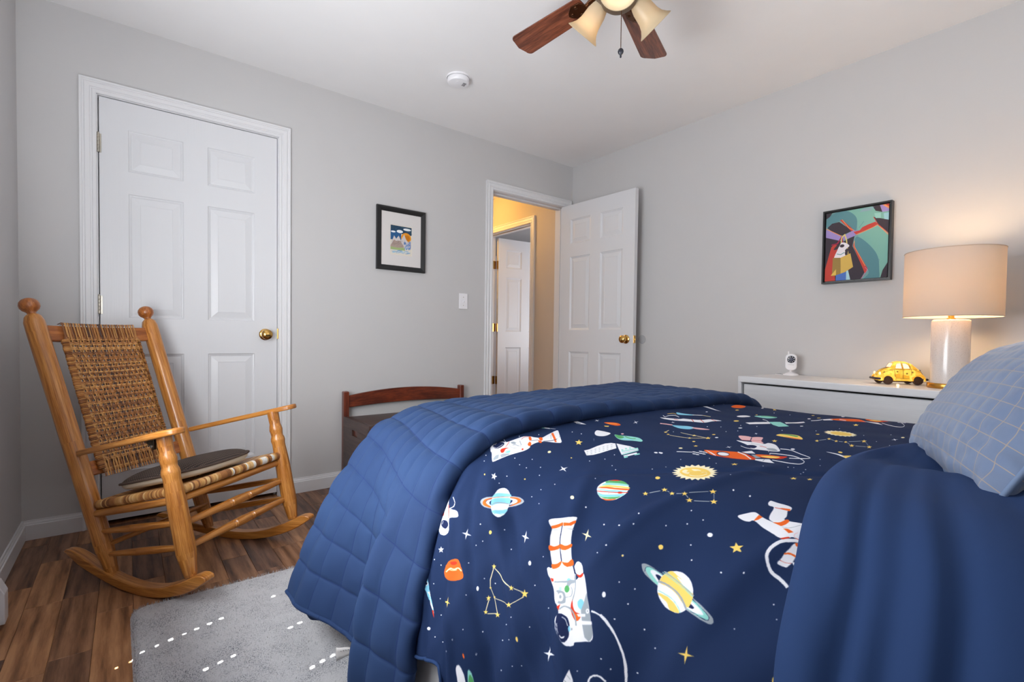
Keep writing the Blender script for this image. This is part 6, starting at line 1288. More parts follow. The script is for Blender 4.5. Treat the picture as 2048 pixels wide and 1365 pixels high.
y2155,2342 -29,10 8,8 -28,-1 -27,9 9,-10 -22,-2 30,-6 12,-10 11,7
z2155,2335 143,-13 5,-2 -144,14
w1872,2050 -6,1 -6,1 -5,-2 -2,-3 1,-4 4,-4 6,-3 6,-2 6,0 5,2 2,3 -1,4 -4,3
y1460,2210 -9,7 7,6 -13,-1 -9,6 -1,-8 -13,-2 14,-3 0,-8 9,6
y1491,2252 -7,5 6,5 -10,-2 -7,5 -1,-6 -10,-3 10,-2 1,-6 7,5
w3094,1532 -13,5 -8,1 2,-3 11,-5 14,-5 9,-1 -3,3
w1685,2216 -4,1 -3,0 1,-1 3,-2 4,-1 2,0 0,2
w1588,2202 -4,1 -2,0 1,-1 3,-2 3,-1 2,1 -1,1
w1553,2208 -2,0 -1,0 0,-1 1,-1 2,0 2,0 0,1
w1564,2151 -3,1 -2,0 -1,-2 2,-1 4,-1 2,1 0,1
w1999,2266 -4,0 -3,0 1,-2 3,-1 5,-1 2,1 -1,1
w1579,2165 -3,1 -2,-1 0,-1 2,-1 3,-1 2,0 0,1
w1537,2206 -2,0 -1,-1 0,-1 1,-1 1,0 2,1
w2668,1960 -10,3 -6,1 2,-3 9,-3 10,-3 6,0 -3,2
w2713,2178 -11,3 -6,0 2,-2 10,-3 10,-2 6,0 -2,2
w2383,2205 -7,2 -4,-1 2,-1 6,-2 7,-2 4,0 -1,2
w2316,2273 -8,1 -4,0 2,-1 6,-3 8,-1 4,0 -2,2
w2304,1816 -8,3 -4,0 2,-2 6,-4 8,-3 5,0 -2,2
w2440,1927 -8,3 -4,0 1,-2 7,-4 9,-2 5,0 -2,2
w1656,2273 -4,1 -2,0 0,-1 4,-2 3,-1 3,1 -1,1
w1778,2183 -4,1 -2,0 0,-2 3,-2 5,-1 2,1 0,1
w2521,2115 -10,2 -5,1 2,-2 8,-3 10,-3 5,0 -2,2
w986,2423 -1,-2 -2,-3 -2,-4 -3,-4 -3,-4 -3,-4 -3,-5 -3,-4 -5,-5 -5,-4 -6,-3 -7,-3 -7,-2 -7,-2 -7,-1 -6,-1 -7,0 -7,0 -7,1 -6,1 -7,2 -6,3 -5,3 -5,3 -4,3 -4,2 -4,4 -4,3 -3,3 -3,4 -2,5 -2,5 -1,4 -1,4 -1,4 -2,3 -1,3 -2,3 -1,2 -1,3 -2,2 -1,2 -1,1 -2,2 0,1 8,4 0,-2 2,-1 1,-2 2,-2 1,-3 2,-2 1,-2 2,-3 1,-3 2,-4 2,-4 1,-4 1,-5 1,-4 2,-3 2,-4 3,-3 3,-3 3,-2 4,-3 4,-3 5,-2 5,-3 4,-2 5,-1 4,-1 5,0 5,0 5,0 6,1 5,1 7,2 6,2 6,2 5,3 4,3 4,3 3,5 4,4 3,4 3,3 2,4 2,4 2,3 2,2
w1024,2232 6,0 6,4 6,4 7,5 6,4 6,4 5,5 2,5 -2,6 -4,7 -6,8 -4,7 -3,6 -3,7 -2,6 -2,8 -3,8 -3,9 -3,9 -4,10 -6,10 -7,10 -6,10 -4,9 -2,8 1,7 1,6 0,5 -1,3 -2,2 -3,2 -3,0 -4,1 -5,1 -5,-1 -3,-2 -1,-4 1,-6 1,-7 0,-4 -2,-3 -2,-1 -3,-1 -2,-2 -3,-3 -4,-4 -3,-5 0,-6 2,-6 5,-8 7,-8 5,-8 5,-7 4,-7 4,-7 4,-8 6,-10 8,-11 7,-10 4,-8 -1,-4 -3,-2 -4,-1 -3,-2 -1,-4 -1,-4 0,-5 1,-5 2,-6 3,-7 4,-6
w1146,2265 6,-2 7,-1 6,-1 5,1 1,2 -1,4 -1,6 -2,7 -1,10 0,13 -2,12 -4,9 -6,5 -8,3 -7,1 -6,0 -2,0 -1,-2 0,-2 -4,0 -7,2 -10,4 -9,3 -9,3 -7,1 -8,0 -6,1 -4,6 -1,12 0,18 -2,17 -3,13 -6,7 -8,3 -8,2 -9,2 -8,2 -9,2 -8,1 -6,-1 -3,-5 -1,-8 2,-9 2,-10 4,-8 6,-8 6,-9 7,-9 6,-10 5,-9 4,-8 3,-7 3,-6 3,-5 3,-4 4,-3 7,-3 9,-3 9,-2 9,-2 11,-2 11,-2 11,-3 8,-3 3,-3 1,-4 -1,-4 1,-3 2,-4 4,-2 4,-3
o1059,2278 -7,14 -19,-4 -12,-8
r1126,2294 2,40 4,-2 -2,-40
o1134,2304 10,26 -16,5 1,-15
o1039,2327 1,1 2,5 2,5 4,4 5,2 7,2 7,1 5,2 1,2 0,3 -2,2 -3,2 -4,2 -4,0 -6,1 -5,-1 -6,0 -6,-2 -5,-2 -3,-2 -1,-2 1,-2 2,-3 1,-3 2,-5 2,-5 1,-5
o1016,2364 1,12 -14,20 -10,-8
g1024,2357 -1,3 -1,4 -1,5 0,5 1,4 4,4 6,4 7,4 7,4 4,2 2,-2 -4,-2 -6,-3 -8,-4 -5,-4 -4,-4 -2,-4 1,-5 0,-5 2,-4 0,-3
k984,2407 1,-1 2,-1 3,-1 2,-1 2,0 2,0 3,1 2,0 3,1 1,1 2,-2 -1,0 -3,-1 -3,-1 -2,0 -3,-1 -3,1 -3,1 -3,1 -2,1 -1,1
r960,2379 17,16 -3,5 -15,-12
g1007,2411 4,12 2,-1 -4,-12
r980,2409 -1,16 2,0 1,-16
w962,2416 4,2 2,4 0,4 -3,3 -6,2 -9,1 -10,1 -8,1 -6,0 -6,0 -5,0 -4,0 -3,0 -2,0 -2,0 -2,0 -5,-1 -6,-1 -6,-2 -4,-1 -2,-1 -1,-2 0,-1 0,-2 -1,-4 0,-5 0,-4 1,-3 3,-1 5,0 4,2 5,0 4,1 5,0 4,0 5,0 5,1 5,0 5,1 6,1 7,1 8,0 8,1
o964,2415 6,12 -15,3 0,-9
o912,2410 2,2 2,2 2,2 1,3 1,2 1,2 -1,3 0,3 -1,2 0,2 6,0 0,-2 1,-2 0,-3 0,-4 0,-2 -1,-3 -2,-3 -3,-2 -2,-2 -1,-2
r890,2409 0,1 0,2 0,3 0,2 0,3 1,2 1,3 1,3 2,3 1,2 1,-1 -1,-2 -2,-2 -1,-3 -1,-3 -1,-2 0,-3 0,-2 0,-3 1,-2 0,-1
w900,2433 2,1 0,2 1,2 -1,2 -2,0 -3,1 -3,0 -2,-1 1,-1 3,-3 3,-2
y1216,2372 -24,-1 -23,12 15,-13 -14,-7 22,2 24,-12 -16,13
y909,2284 -11,12 4,11 -13,-3 -13,11 4,-14 -11,-5 14,-5 5,-14 6,11
y1354,2331 39,3 1,10 -34,10 -20,-9
v1359,2337 13,11 6,-2 -12,-12
w1167,2202 -6,2 -3,0 0,-3 5,-3 6,-2 3,1 0,2
w796,2302 -2,0 -1,-1 1,-2 1,-2 3,-1 1,2 -1,2
w814,2355 -1,0 -2,-1 0,-2 1,-1 2,0 2,1 0,2
w1181,2141 -6,2 -3,0 0,-3 5,-4 6,-2 4,0 -1,3"""
PCOL = dict(w=(226, 226, 232), g=(150, 158, 166), o=(226, 98, 38), r=(200, 56, 36), y=(236, 200, 104), t=(140, 206, 196), b=(132, 200, 226), n=(84, 158, 96), v=(26, 36, 72), k=(226, 176, 178), z=(240, 224, 176), d=(90, 96, 104), m=(238, 226, 190))
cv = Canvas(DLEN, DW, 1150, DUVET_RGB)
for ln in PRINT.split('\n'):
    q_ = [tuple(map(int, a.split(','))) for a in ln[1:].split()]; x_, y_ = q_[0]; pts_ = [(x_ / 2000, y_ / 2000)]
    for a_, b_ in q_[1:]: x_ += a_; y_ += b_; pts_.append((x_ / 2000, y_ / 2000))
    cv.poly(pts_, PCOL[ln[0]])
#PRINT_END
m_duvet = image_mat('printed_navy_cotton', cv.image('space_print'), 0.8, (900, 0.25, 0.0004), spec=0.1)
dv_ = duvet.build('printed_duvet', m_duvet, None, smooth=180)
tag(dv_, 'navy duvet printed with astronauts, planets and stars, spread over the bed', 'duvet')
md = dv_.modifiers.new('s', 'SOLIDIFY'); md.thickness = 0.014; md.offset = -1
mb = MB(); hem = [P[i][0] + Vector((-0.001, 0, 0.0)) for i in range(0, ns + 1, 2)]
mb.tube(hem, 0.0035, 8); m_navy = simple('navy_cotton', (39, 60, 100), 0.85, spec=0.12, bump=(900, 0.2, 0.0004)); mb.build('hem_piping', m_navy, dv_, smooth=180)

# plain navy reverse of the duvet, folded back at the head end
FL = [(-2.66, 0.02), (-2.655, 0.20), (-2.642, 0.40), (-2.625, 0.54), (-2.60, 0.645), (-2.545, 0.715), (-2.46, 0.757), (-2.34, 0.773), (-2.15, 0.770), (-1.90, 0.752), (-1.6, 0.735), (-1.25, 0.72), (-1.05, 0.69), (-0.95, 0.62), (-0.90, 0.50), (-0.885, 0.30)]
fpts, FLEN = catmull([(x, 0, z) for x, z in FL], 300)
fd, _ = catmull([(-2.595, 0, 0.02), (-2.585, 0, 0.2), (-2.575, 0, 0.40), (-2.56, 0, 0.52), (-2.53, 0, 0.58), (-2.49, 0, 0.63), (-2.42, 0, 0.672), (-2.32, 0, 0.70), (-2.15, 0, 0.71), (-1.9, 0, 0.71), (-1.6, 0, 0.705), (-1.25, 0, 0.69), (-1.05, 0, 0.66), (-0.97, 0, 0.60), (-0.92, 0, 0.48), (-0.91, 0, 0.30)], 300)
def flap_pt(f, s):
    # s<0: rounded fold edge, s>0 distance towards the head
    t = f * FLEN; top = sstep(0.5, 1.1, t)
    y0 = -2.912 - 0.014 * sstep(0.60, 0.76, t) * (1 - sstep(0.85, 1.2, t)) + 0.088 * top - 0.02 * sstep(1.3, 1.9, t)
    a = sect(fd, f); b = sect(fpts, f); r = (b - a).length / 2
    wob = 0.006 * nz(t * 5, 1.7, 2)
    if s < 0:
        ang = PI / 2 * (-s); c = (a + b) * 0.5; d = (b - a) * 0.5
        # quarter/half ellipse bulging towards the foot
        return c + d * math.cos(ang * 2 if False else ang * 2) + Vector((0, y0 + (r + 0.004) * math.sin(ang * 2) * 0.8 + wob, 0))
    n = sect_n(fpts, f); side = 1 - top
    h = 0.012 * nz(t * 3.2 + s * 2.0, s * 4.0, 7) + (0.25 + 0.75 * side) * (0.008 * nz(s * 22 + t * 1.2, t * 2.0, 3)) + 0.006 * nz(t * 7, s * 12, 9)
    fk = (0.25 + 0.75 * side) * sstep(0.05, 0.3, t); d_ = lambda c, w: math.exp(-((s - c) / w) ** 2)
    h += fk * (-0.0075 * d_(0.020 + 0.02 * (t - 0.6), 0.008) + 0.003 * d_(0.034, 0.006) - 0.0055 * d_(0.050 + 0.02 * (t - 0.5), 0.008) + 0.006 * d_(0.072 + 0.01 * t, 0.010) - 0.011 * d_(0.106 - 0.03 * (t - 0.4), 0.013) - 0.006 * d_(0.150, 0.012))
    h *= sstep(0, 0.010, s)
    h += 0.022 * sstep(0.02, 0.12, s) * (1 - sstep(0.2, 0.5, s)) * (0.4 + 0.6 * side)
    h -= 0.035 * math.exp(-((t - 1.17) / 0.10) ** 2 - ((s - 0.13) / 0.12) ** 2)
    return b + n * h + Vector((0, y0 - s + wob, 0))
P = []
for i in range(-16, 110):
    s = i / 16 if i < 0 else i * 0.006
    P.append([flap_pt(j / 220, s) for j in range(221)])
o = MB().grid(P).build('folded_duvet_top', m_navy, None, smooth=180)
tag(o, 'plain navy folded-back top of the bedding, nearest the camera under the pillow', 'duvet')
md = o.modifiers.new('s', 'SOLIDIFY'); md.thickness = 0.006; md.offset = -1

# ------------------------------------------------------------------ quilt folded over the foot of the bed
QA = [(-2.690, 0.158), (-2.662, 0.228), (-2.630, 0.310), (-2.588, 0.390), (-2.547, 0.461), (-2.510, 0.512), (-2.464, 0.570), (-2.426, 0.618), (-2.385, 0.648), (-2.318, 0.674), (-2.236, 0.698), (-1.99, 0.712), (-1.6, 0.717), (-1.29, 0.724), (-1.08, 0.724), (-0.955, 0.690), (-0.895, 0.60), (-0.865, 0.50), (-0.855, 0.36)]
QB = [(-2.655, 0.02), (-2.648, 0.17), (-2.640, 0.30), (-2.620, 0.41), (-2.585, 0.50), (-2.545, 0.585), (-2.495, 0.645), (-2.43, 0.690), (-2.35, 0.722), (-2.25, 0.740), (-2.1, 0.750), (-1.85, 0.748), (-1.6, 0.742), (-1.25, 0.735), (-1.06, 0.715), (-0.955, 0.665), (-0.895, 0.58), (-0.87, 0.47), (-0.86, 0.34)]
qa, QLA = catmull([(x, 0, z) for x, z in QA], 400)
qb, QLB = catmull([(x, 0, z) for x, z in QB], 400)
QY0, QY1 = -1.50, -2.085
def quilt_base(f, s):
    """s: distance from the foot edge along the quilt (m); f 0..1 along band"""
    w = sstep(0.0, 1.0, min(1, max(0, s) / (QY0 - QY1))); w = 0.35 * min(1, max(0, s) / (QY0 - QY1)) + 0.65 * w
    # near-hem only keeps the short edge until the deep fold at s ~ .43
    hemk = 1 - sstep(0.0, 0.22, f)
    w2 = w + hemk * (sstep(0.405, 0.455, s) * 0.85 - w) * 0.95
    a = sect(qa, f); b = sect(qb, f)
    p = a.lerp(b, w2); p.x += hemk * 0.075 * sstep(0.0, 0.4, s) * (1 - sstep(0.40, 0.45, s)); n = (sect_n(qa, f).lerp(sect_n(qb, f), w)).normalized()
    return p, n
DA, DB = 0.104, 0.073
def puff(t, s):
    a = abs(math.sin(PI * t / DA)); b = abs(math.sin(PI * (s + 0.01) / DB)); return 0.0110 * (min(a, 1) ** 0.42) * (min(b, 1) ** 0.42) - 0.004
def quilt_pt(f, s, thick=0.0, pf=1.0):
    t = f * QLA; p, n = quilt_base(f, max(s, 0))
    S1 = QY0 - QY1
    side = 1 - sstep(0.42, 0.62, t)
    h = puff(t, s) * pf + 0.003 * nz(t * 16, s * 22, 2) + 0.004 * nz(t * 4, s * 5)
    h += side * (0.016 * math.sin((s - 0.05) * 20 + 2.0 * nz(s * 3, t * 2) + t * 1.5) * sstep(0.0, 0.15, s) * (1 - t / 0.9)
                 + 0.020 * math.exp(-((s - 0.455) / 0.03) ** 2) * (1 - sstep(0.25, 0.6, t)))
    k2 = 1 - sstep(0.35, 0.8, t); y = QY0 - s * (1 + 0.12 * k2); out = p + n * (h - thick)
    if s < 0:      # rolls over the foot edge and hangs down
        a = -s; k = sstep(0.05, 0.35, t)
        r = 0.07; th = min(PI / 2, a / r); y = QY0 + r * math.sin(th) * 0.6 * (0.25 + 0.75 * k)
        dz = r * (1 - math.cos(th)) + max(0, a - r * PI / 2); out.z = max(0.12, out.z - dz * k * 0.9); out.x += (1 - k) * a * 0.5
    elif s > S1:   # rolled edge onto the duvet
        a = (s - S1); r = 0.024; th = min(PI, a / r); y = QY0 - S1 * (1 + 0.12 * k2) - r * math.sin(th) * (1.15 + 0.35 * nz(t * 14, 5))
        out -= n * (r * (1 - math.cos(th)) * 0.98)
    return out + Vector((0, y, 0))
P = []; NF = 620; smin, smax, ds = -0.30, (QY0 - QY1) + 0.075, 0.0048
ss = []; s = smin
while s < smax: ss.append(s); s += (0.012 if s < 0 else ds)
for s in ss: P.append([quilt_pt(j / NF, s) for j in range(NF + 1)])
def quilt_mat():
    m = NT('quilted_blue_cotton'); v = m.mapping('Object')
    a = m.noise(v, 4, 3); c = m.ramp(a, [(0.3, lin((38, 56, 92))), (0.7, lin((44, 65, 102)))])
    uv = m.n('ShaderNodeUVMap', uv_map='UVMap'); sp = m.n('ShaderNodeSeparateXYZ'); m.l(uv.outputs[0], sp.inputs[0])
    outs = []
    for k, d in ((0, DA), (1, DB)):
        md_ = m.n('ShaderNodeMath', operation='PINGPONG', i_1=d / 2); m.l(sp.outputs[k], md_.inputs[0])
        lt = m.n('ShaderNodeMath', operation='LESS_THAN', i_1=0.0011); m.l(md_.outputs[0], lt.inputs[0]); outs.append(lt.outputs[0])
    mx = m.n('ShaderNodeMath', operation='MAXIMUM'); m.l(outs[0], mx.inputs[0]); m.l(outs[1], mx.inputs[1])
    mix = m.n('ShaderNodeMix', data_type='RGBA'); m.l(mx.outputs[0], mix.inputs['Factor']); m.l(c, mix.inputs['A']); mix.inputs['B'].default_value = lin((30, 46, 88))
    m.l(mix.outputs['Result'], m.b.inputs['Base Color']); m.b.inputs['Roughness'].default_value = 0.8; m.b.inputs['Specular IOR Level'].default_value = 0.12
    m.b.inputs['Sheen Weight'].default_value = 0.05; m.b.inputs['Sheen Roughness'].default_value = 0.4; m.b.inputs['Sheen Tint'].default_value = (0.5, 0.7, 1, 1)
    m.bump(m.noise(v, 700, 2), 0.25, 0.0006); return m.m
m_quilt = quilt_mat()
q_ = MB().grid(P, lambda i, j: (j / NF * QLA + 10 * DA, ss[i] + 0.01 + 10 * DB)).build('quilt', m_quilt, None, smooth=180)
tag(q_, 'blue square-stitched quilt draped over the foot of the bed', 'quilt')
# second, lower layer of the folded quilt showing below the front hem
P = []
for i in range(52):
    s = 0.062 + i * 0.0085; r = []
    for j in range(46):
        f = j / 46 * 0.17; t = f * QLA; p, n = quilt_base(f, s); h = puff(t + 0.02, s) * 0.9
        low = 0.030 + 0.014 * math.sin(s * 24) - 0.03 * (1 - sstep(0.062, 0.12, s))
        r.append(p + n * (h - 0.030 - 0.02 * sstep(0.1, 0.3, s)) + Vector((0, QY0 - s, -low * (1 - j / 46))))
    P.append(r)
o = MB().grid(P, lambda i, j: (j * 0.01, i * 0.0085)).build('under_layer', m_quilt, q_, smooth=180); md = o.modifiers.new('s', 'SOLIDIFY'); md.thickness = 0.006
hem = [quilt_pt(0.0005, s) for s in ss if s > 0.0]; hem = [h + Vector((0, 0, 0.004)) for h in hem]
MB().tube(hem, 0.0065, 8).build('hem_binding', m_quilt, q_, smooth=180)
# white care label poking out from under the quilt
lab = []
for i in range(9):
    a = i / 8; lab.append([Vector((-2.600 - 0.040 * a, -1.838 + 0.035 * a - 0.004 * k, 0.122 + 0.006 * a - k * 0.028 * (0.3 + 0.7 * a) + 0.003 * math.sin(a * 5))) for k in (0, 0.4, 0.8, 1.2)])
o = MB().grid(lab).build('care_label', simple('satin_label', (196, 192, 190), 0.5), q_, smooth=180); md = o.modifiers.new('s', 'SOLIDIFY'); md.thickness = 0.0008
o['label'] = 'white care label'
mb = MB()
for k in range(5):
    p = lab[2 + k][1]; mb.box(p + Vector((-0.001, 0, 0.001)), (0.0006, 0.016 - 0.002 * (k % 3), 0.0011), Matrix.Rotation(-0.5, 3, 'X'))
mb.build('label_lines', m_dgray, o)

# ------------------------------------------------------------------ pillow
def pillow_mat():
    m = NT('slate_blue_stitched_satin'); v = m.mapping('Object'); a = m.noise(v, 5, 3)
    c = m.ramp(a, [(0.3, lin((92, 108, 138))), (0.7, lin((104, 121, 150)))])
    uv = m.n('ShaderNodeUVMap', uv_map='UVMap'); sp = m.n('ShaderNodeSeparateXYZ'); m.l(uv.outputs[0], sp.inputs[0]); outs = []
    for k, d in ((0, 0.036), (1, 0.036)):
        md_ = m.n('ShaderNodeMath', operation='PINGPONG', i_1=d / 2); m.l(sp.outputs[k], md_.inputs[0])
        lt = m.n('ShaderNodeMath', operation='LESS_THAN', i_1=0.0008); m.l(md_.outputs[0], lt.inputs[0]); outs.append(lt.outputs[0])
    mx = m.n('ShaderNodeMath', operation='MAXIMUM'); m.l(outs[0], mx.inputs[0]); m.l(outs[1], mx.inputs[1])
    mix = m.n('ShaderNodeMix', data_type='RGBA'); m.l(mx.outputs[0], mix.inputs['Factor']); m.l(c, mix.inputs['A']); mix.inputs['B'].default_value = lin((150, 138, 128))
    m.l(mix.outputs['Result'], m.b.inputs['Base Color']); m.b.inputs['Roughness'].default_value = 0.45; m.b.inputs['Sheen Weight'].default_value = 0.4; m.b.inputs['Sheen Roughness'].default_value = 0.35
    m.bump(m.noise(v, 800, 2), 0.15, 0.0004); return m.m
Fc = Vector((-1.74, -2.775, 0.712)); Bc = Vector((-2.33, -2.98, 0.757)); Tc = Vector((-1.60, -2.903, 0.930)); 
e1 = (Bc - Fc); e2 = (Tc - Fc); e2 = e2 * 1.0; pn = e2.cross(e1).normalized()
if pn.y < 0 : pn = -pn
def pil(a, b, sg):
    """a along bottom edge F->B, b up, 0..1"""
    pa, pb = a * 2 - 1, b * 2 - 1
    prof = (max(0, 1 - abs(pa) ** 2.6) ** 0.55) * (max(0, 1 - abs(pb) ** 2.6) ** 0.55)
    pinch = 0.045 * (1 - pa * pa) * (1 if pb == 0 else 1)
    ca = 0.5 + (a - 0.5) * (1 - 0.07 * (1 - pb * pb)); cb = 0.5 + (b - 0.5) * (1 - 0.07 * (1 - pa * pa))
    base = Fc + e1 * ca + e2 * cb
    h = 0.054 * prof if sg > 0 else 0.06 * prof
    qa_ = abs(math.sin(PI * (a * 0.64) / 0.036)); qb_ = abs(math.sin(PI * (b * 0.42) / 0.036))
    h += 0.0022 * (min(qa_, qb_) ** 0.5) * prof
    h += 0.006 * prof * nz(a * 4, b * 4, 3) + 0.010 * nz(a * 14, b * 14, 6) * (1 - prof) * (0 if prof <= 0 else 1) * min(1, prof * 8)
    return base + pn * (h * sg)
pl_ = MB(); n_ = 90
for sg in (1, -1):
    P = [[pil(i / n_, j / n_, sg) for j in range(n_ + 1)] for i in range(n_ + 1)]
    pl_.grid(P, lambda i, j: (i / n_ * 0.64 + 0.036, j / n_ * 0.42 + 0.036))
po = pl_.build('pillow', pillow_mat(), None, smooth=180)
tag(po, 'slate blue pillow with gold grid stitching leaning at the head of the bed', 'pillow')
edge = [pil(i / 40, 0, 1) for i in range(41)] + [pil(1, i / 40, 1) for i in range(1, 41)] + [pil(1 - i / 40, 1, 1) for i in range(1, 41)] + [pil(0, 1 - i / 40, 1) for i in range(1, 41)]
MB().tube(edge, 0.0035, 8, caps=False).build('piping', simple('pillow_piping', (104, 124, 156), 0.5), po, smooth=180)

# ------------------------------------------------------------------ rug
m_rug = NT('rug_pile'); v = m_rug.mapping('Object')
n1 = m_rug.noise(v, 260, 2, 0.7); n2 = m_rug.noise(m_rug.mapping('Object', (1, 1, 1)), 9, 5, 0.75)
mx = m_rug.n('ShaderNodeMath', operation='MULTIPLY', use_clamp=True); 
r1 = m_rug.ramp(n1, [(0.46, (0, 0, 0, 1)), (0.66, (1, 1, 1, 1))]); r2 = m_rug.ramp(n2, [(0.42, (0.16, 0.16, 0.16, 1)), (0.62, (1, 1, 1, 1))])
m_rug.l(r1, mx.inputs[0]); m_rug.l(r2, mx.inputs[1])
mi = m_rug.n('ShaderNodeMix', data_type='RGBA'); m_rug.l(mx.outputs[0], mi.inputs['Factor']); mi.inputs['A'].default_value = lin((198, 197, 200)); mi.inputs['B'].default_value = lin((84, 88, 100))
m_rug.l(mi.outputs['Result'], m_rug.b.inputs['Base Color']); m_rug.b.inputs['Roughness'].default_value = 0.95; m_rug.b.inputs['Specular IOR Level'].default_value = 0.1
m_rug.b.inputs['Sheen Weight'].default_value = 0.3; m_rug.bump(n1, 0.6, 0.003)
RX0, RX1, RY0, RY1 = -3.055, -1.25, -3.35, -1.005
def rug_in(x, y, r=0.05):
    dx = min(x - RX0, RX1 - x); dy = min(y - RY0, RY1 - y)
    if dx < 0 or dy < 0: return -1
    if dx < r and dy < r: return r - math.hypot(r - dx, r - dy)
    return min(dx, dy)
mb = MB(); step = 0.0075; nx = int((RX1 - RX0) / step); ny = int((RY1 - RY0) / step); P = []
for i in range(nx + 1):
    r = []
    for j in range(ny + 1):
        x = RX0 + (RX1 - RX0) * i / nx; y = RY0 + (RY1 - RY0) * j / ny
        dx = min(x - RX0, RX1 - x); dy = min(y - RY0, RY1 - y); rr = 0.05
        if dx < rr and dy < rr:      # round the corners
            cx = RX0 + rr if x - RX0 < rr else RX1 - rr; cy = RY0 + rr if y - RY0 < rr else RY1 - rr
            vx, vy = x - cx, y - cy; m_ = max(abs(vx), abs(vy)); l_ = math.hypot(vx, vy)
            if l_ > 0: x, y = cx + vx * m_ / l_, cy + vy * m_ / l_
        d = max(0.0, rug_in(x, y)); e = 1 if min(i, nx - i, j, ny - j) > 0 else 0
        z = (0.004 + 0.011 * min(1, d / 0.02) ** 0.5 + 0.0022 * nz(x * 60, y * 60) + 0.0018 * nz(x * 160, y * 160, 3)) if e else 0.0005
        if e == 0: x += 0.0015 * nz(x * 90, y * 90, 5); y += 0.0015 * nz(x * 90, y * 90, 8)
        r.append(Vector((x + 0.010 * math.sin(y * 2.0), y + 0.004 * math.sin(x * 3), z)))
    P.append(r)
rug = MB().grid(P).build('rug', m_rug.m, None, smooth=180)
tag(rug, 'pale grey speckled pile rug on the wood floor under the bed', 'rug')
tf = MB(); rnd = random.Random(3)
for k in range(26000):
    x = RX0 + 0.004 + rnd.random() ** 1.3 * 1.0; y = RY1 - 0.004 - rnd.random() ** 1.2 * 1.5
    if x > -2.3 or rug_in(x, y) < 0.004: continue
    a = rnd.random() * 6.28; l = 0.006 + rnd.random() * 0.005; w = 0.0011; dx, dy = math.cos(a), math.sin(a); tx, ty = (rnd.random() - .5) * 0.008, (rnd.random() - .5) * 0.008
    xx = x + 0.010 * math.sin(y * 2.0); b0 = 0.0105; tf.add([(xx - dx * w, y - dy * w, b0), (xx + dx * w, y + dy * w, b0), (xx + tx, y + ty, b0 + l)], [(0, 1, 2)])
tf.build('pile_tufts', m_rug.m, rug, kind='stuff')

# ------------------------------------------------------------------ rocking chair
O3 = Vector((-2.83262, -0.71596, 0)); ph = math.radians(-49.12); fu = Vector((math.cos(ph), math.sin(ph), 0)); lv = Vector((-math.sin(ph), math.cos(ph), 0)); MC = frame(O3, fu, lv, (0, 0, 1))
chair = thing('rocking_chair', 'honey oak rocking chair with woven cane back in front of the closed closet door', 'chair', O3)
def turned(p0, p1, prof, n=20):
    """prof: (fraction, radius)"""
    p0, p1 = Vector(p0), Vector(p1); d = p1 - p0; L = d.length; z = d.normalized(); x = (Vector((0, 1, 0)) if abs(z.y) < 0.9 else Vector((1, 0, 0))).cross(z).normalized(); y = z.cross(x)
    return MB().lathe([(r, f * L) for f, r in prof], n, frame(p0, x, y, z))
def cbuild(mb, name, mat=m_oak, smooth=40, bevel=0, **k): mb.xf(MC); return mb.build(name, mat, chair, smooth=smooth, bevel=bevel, **k)
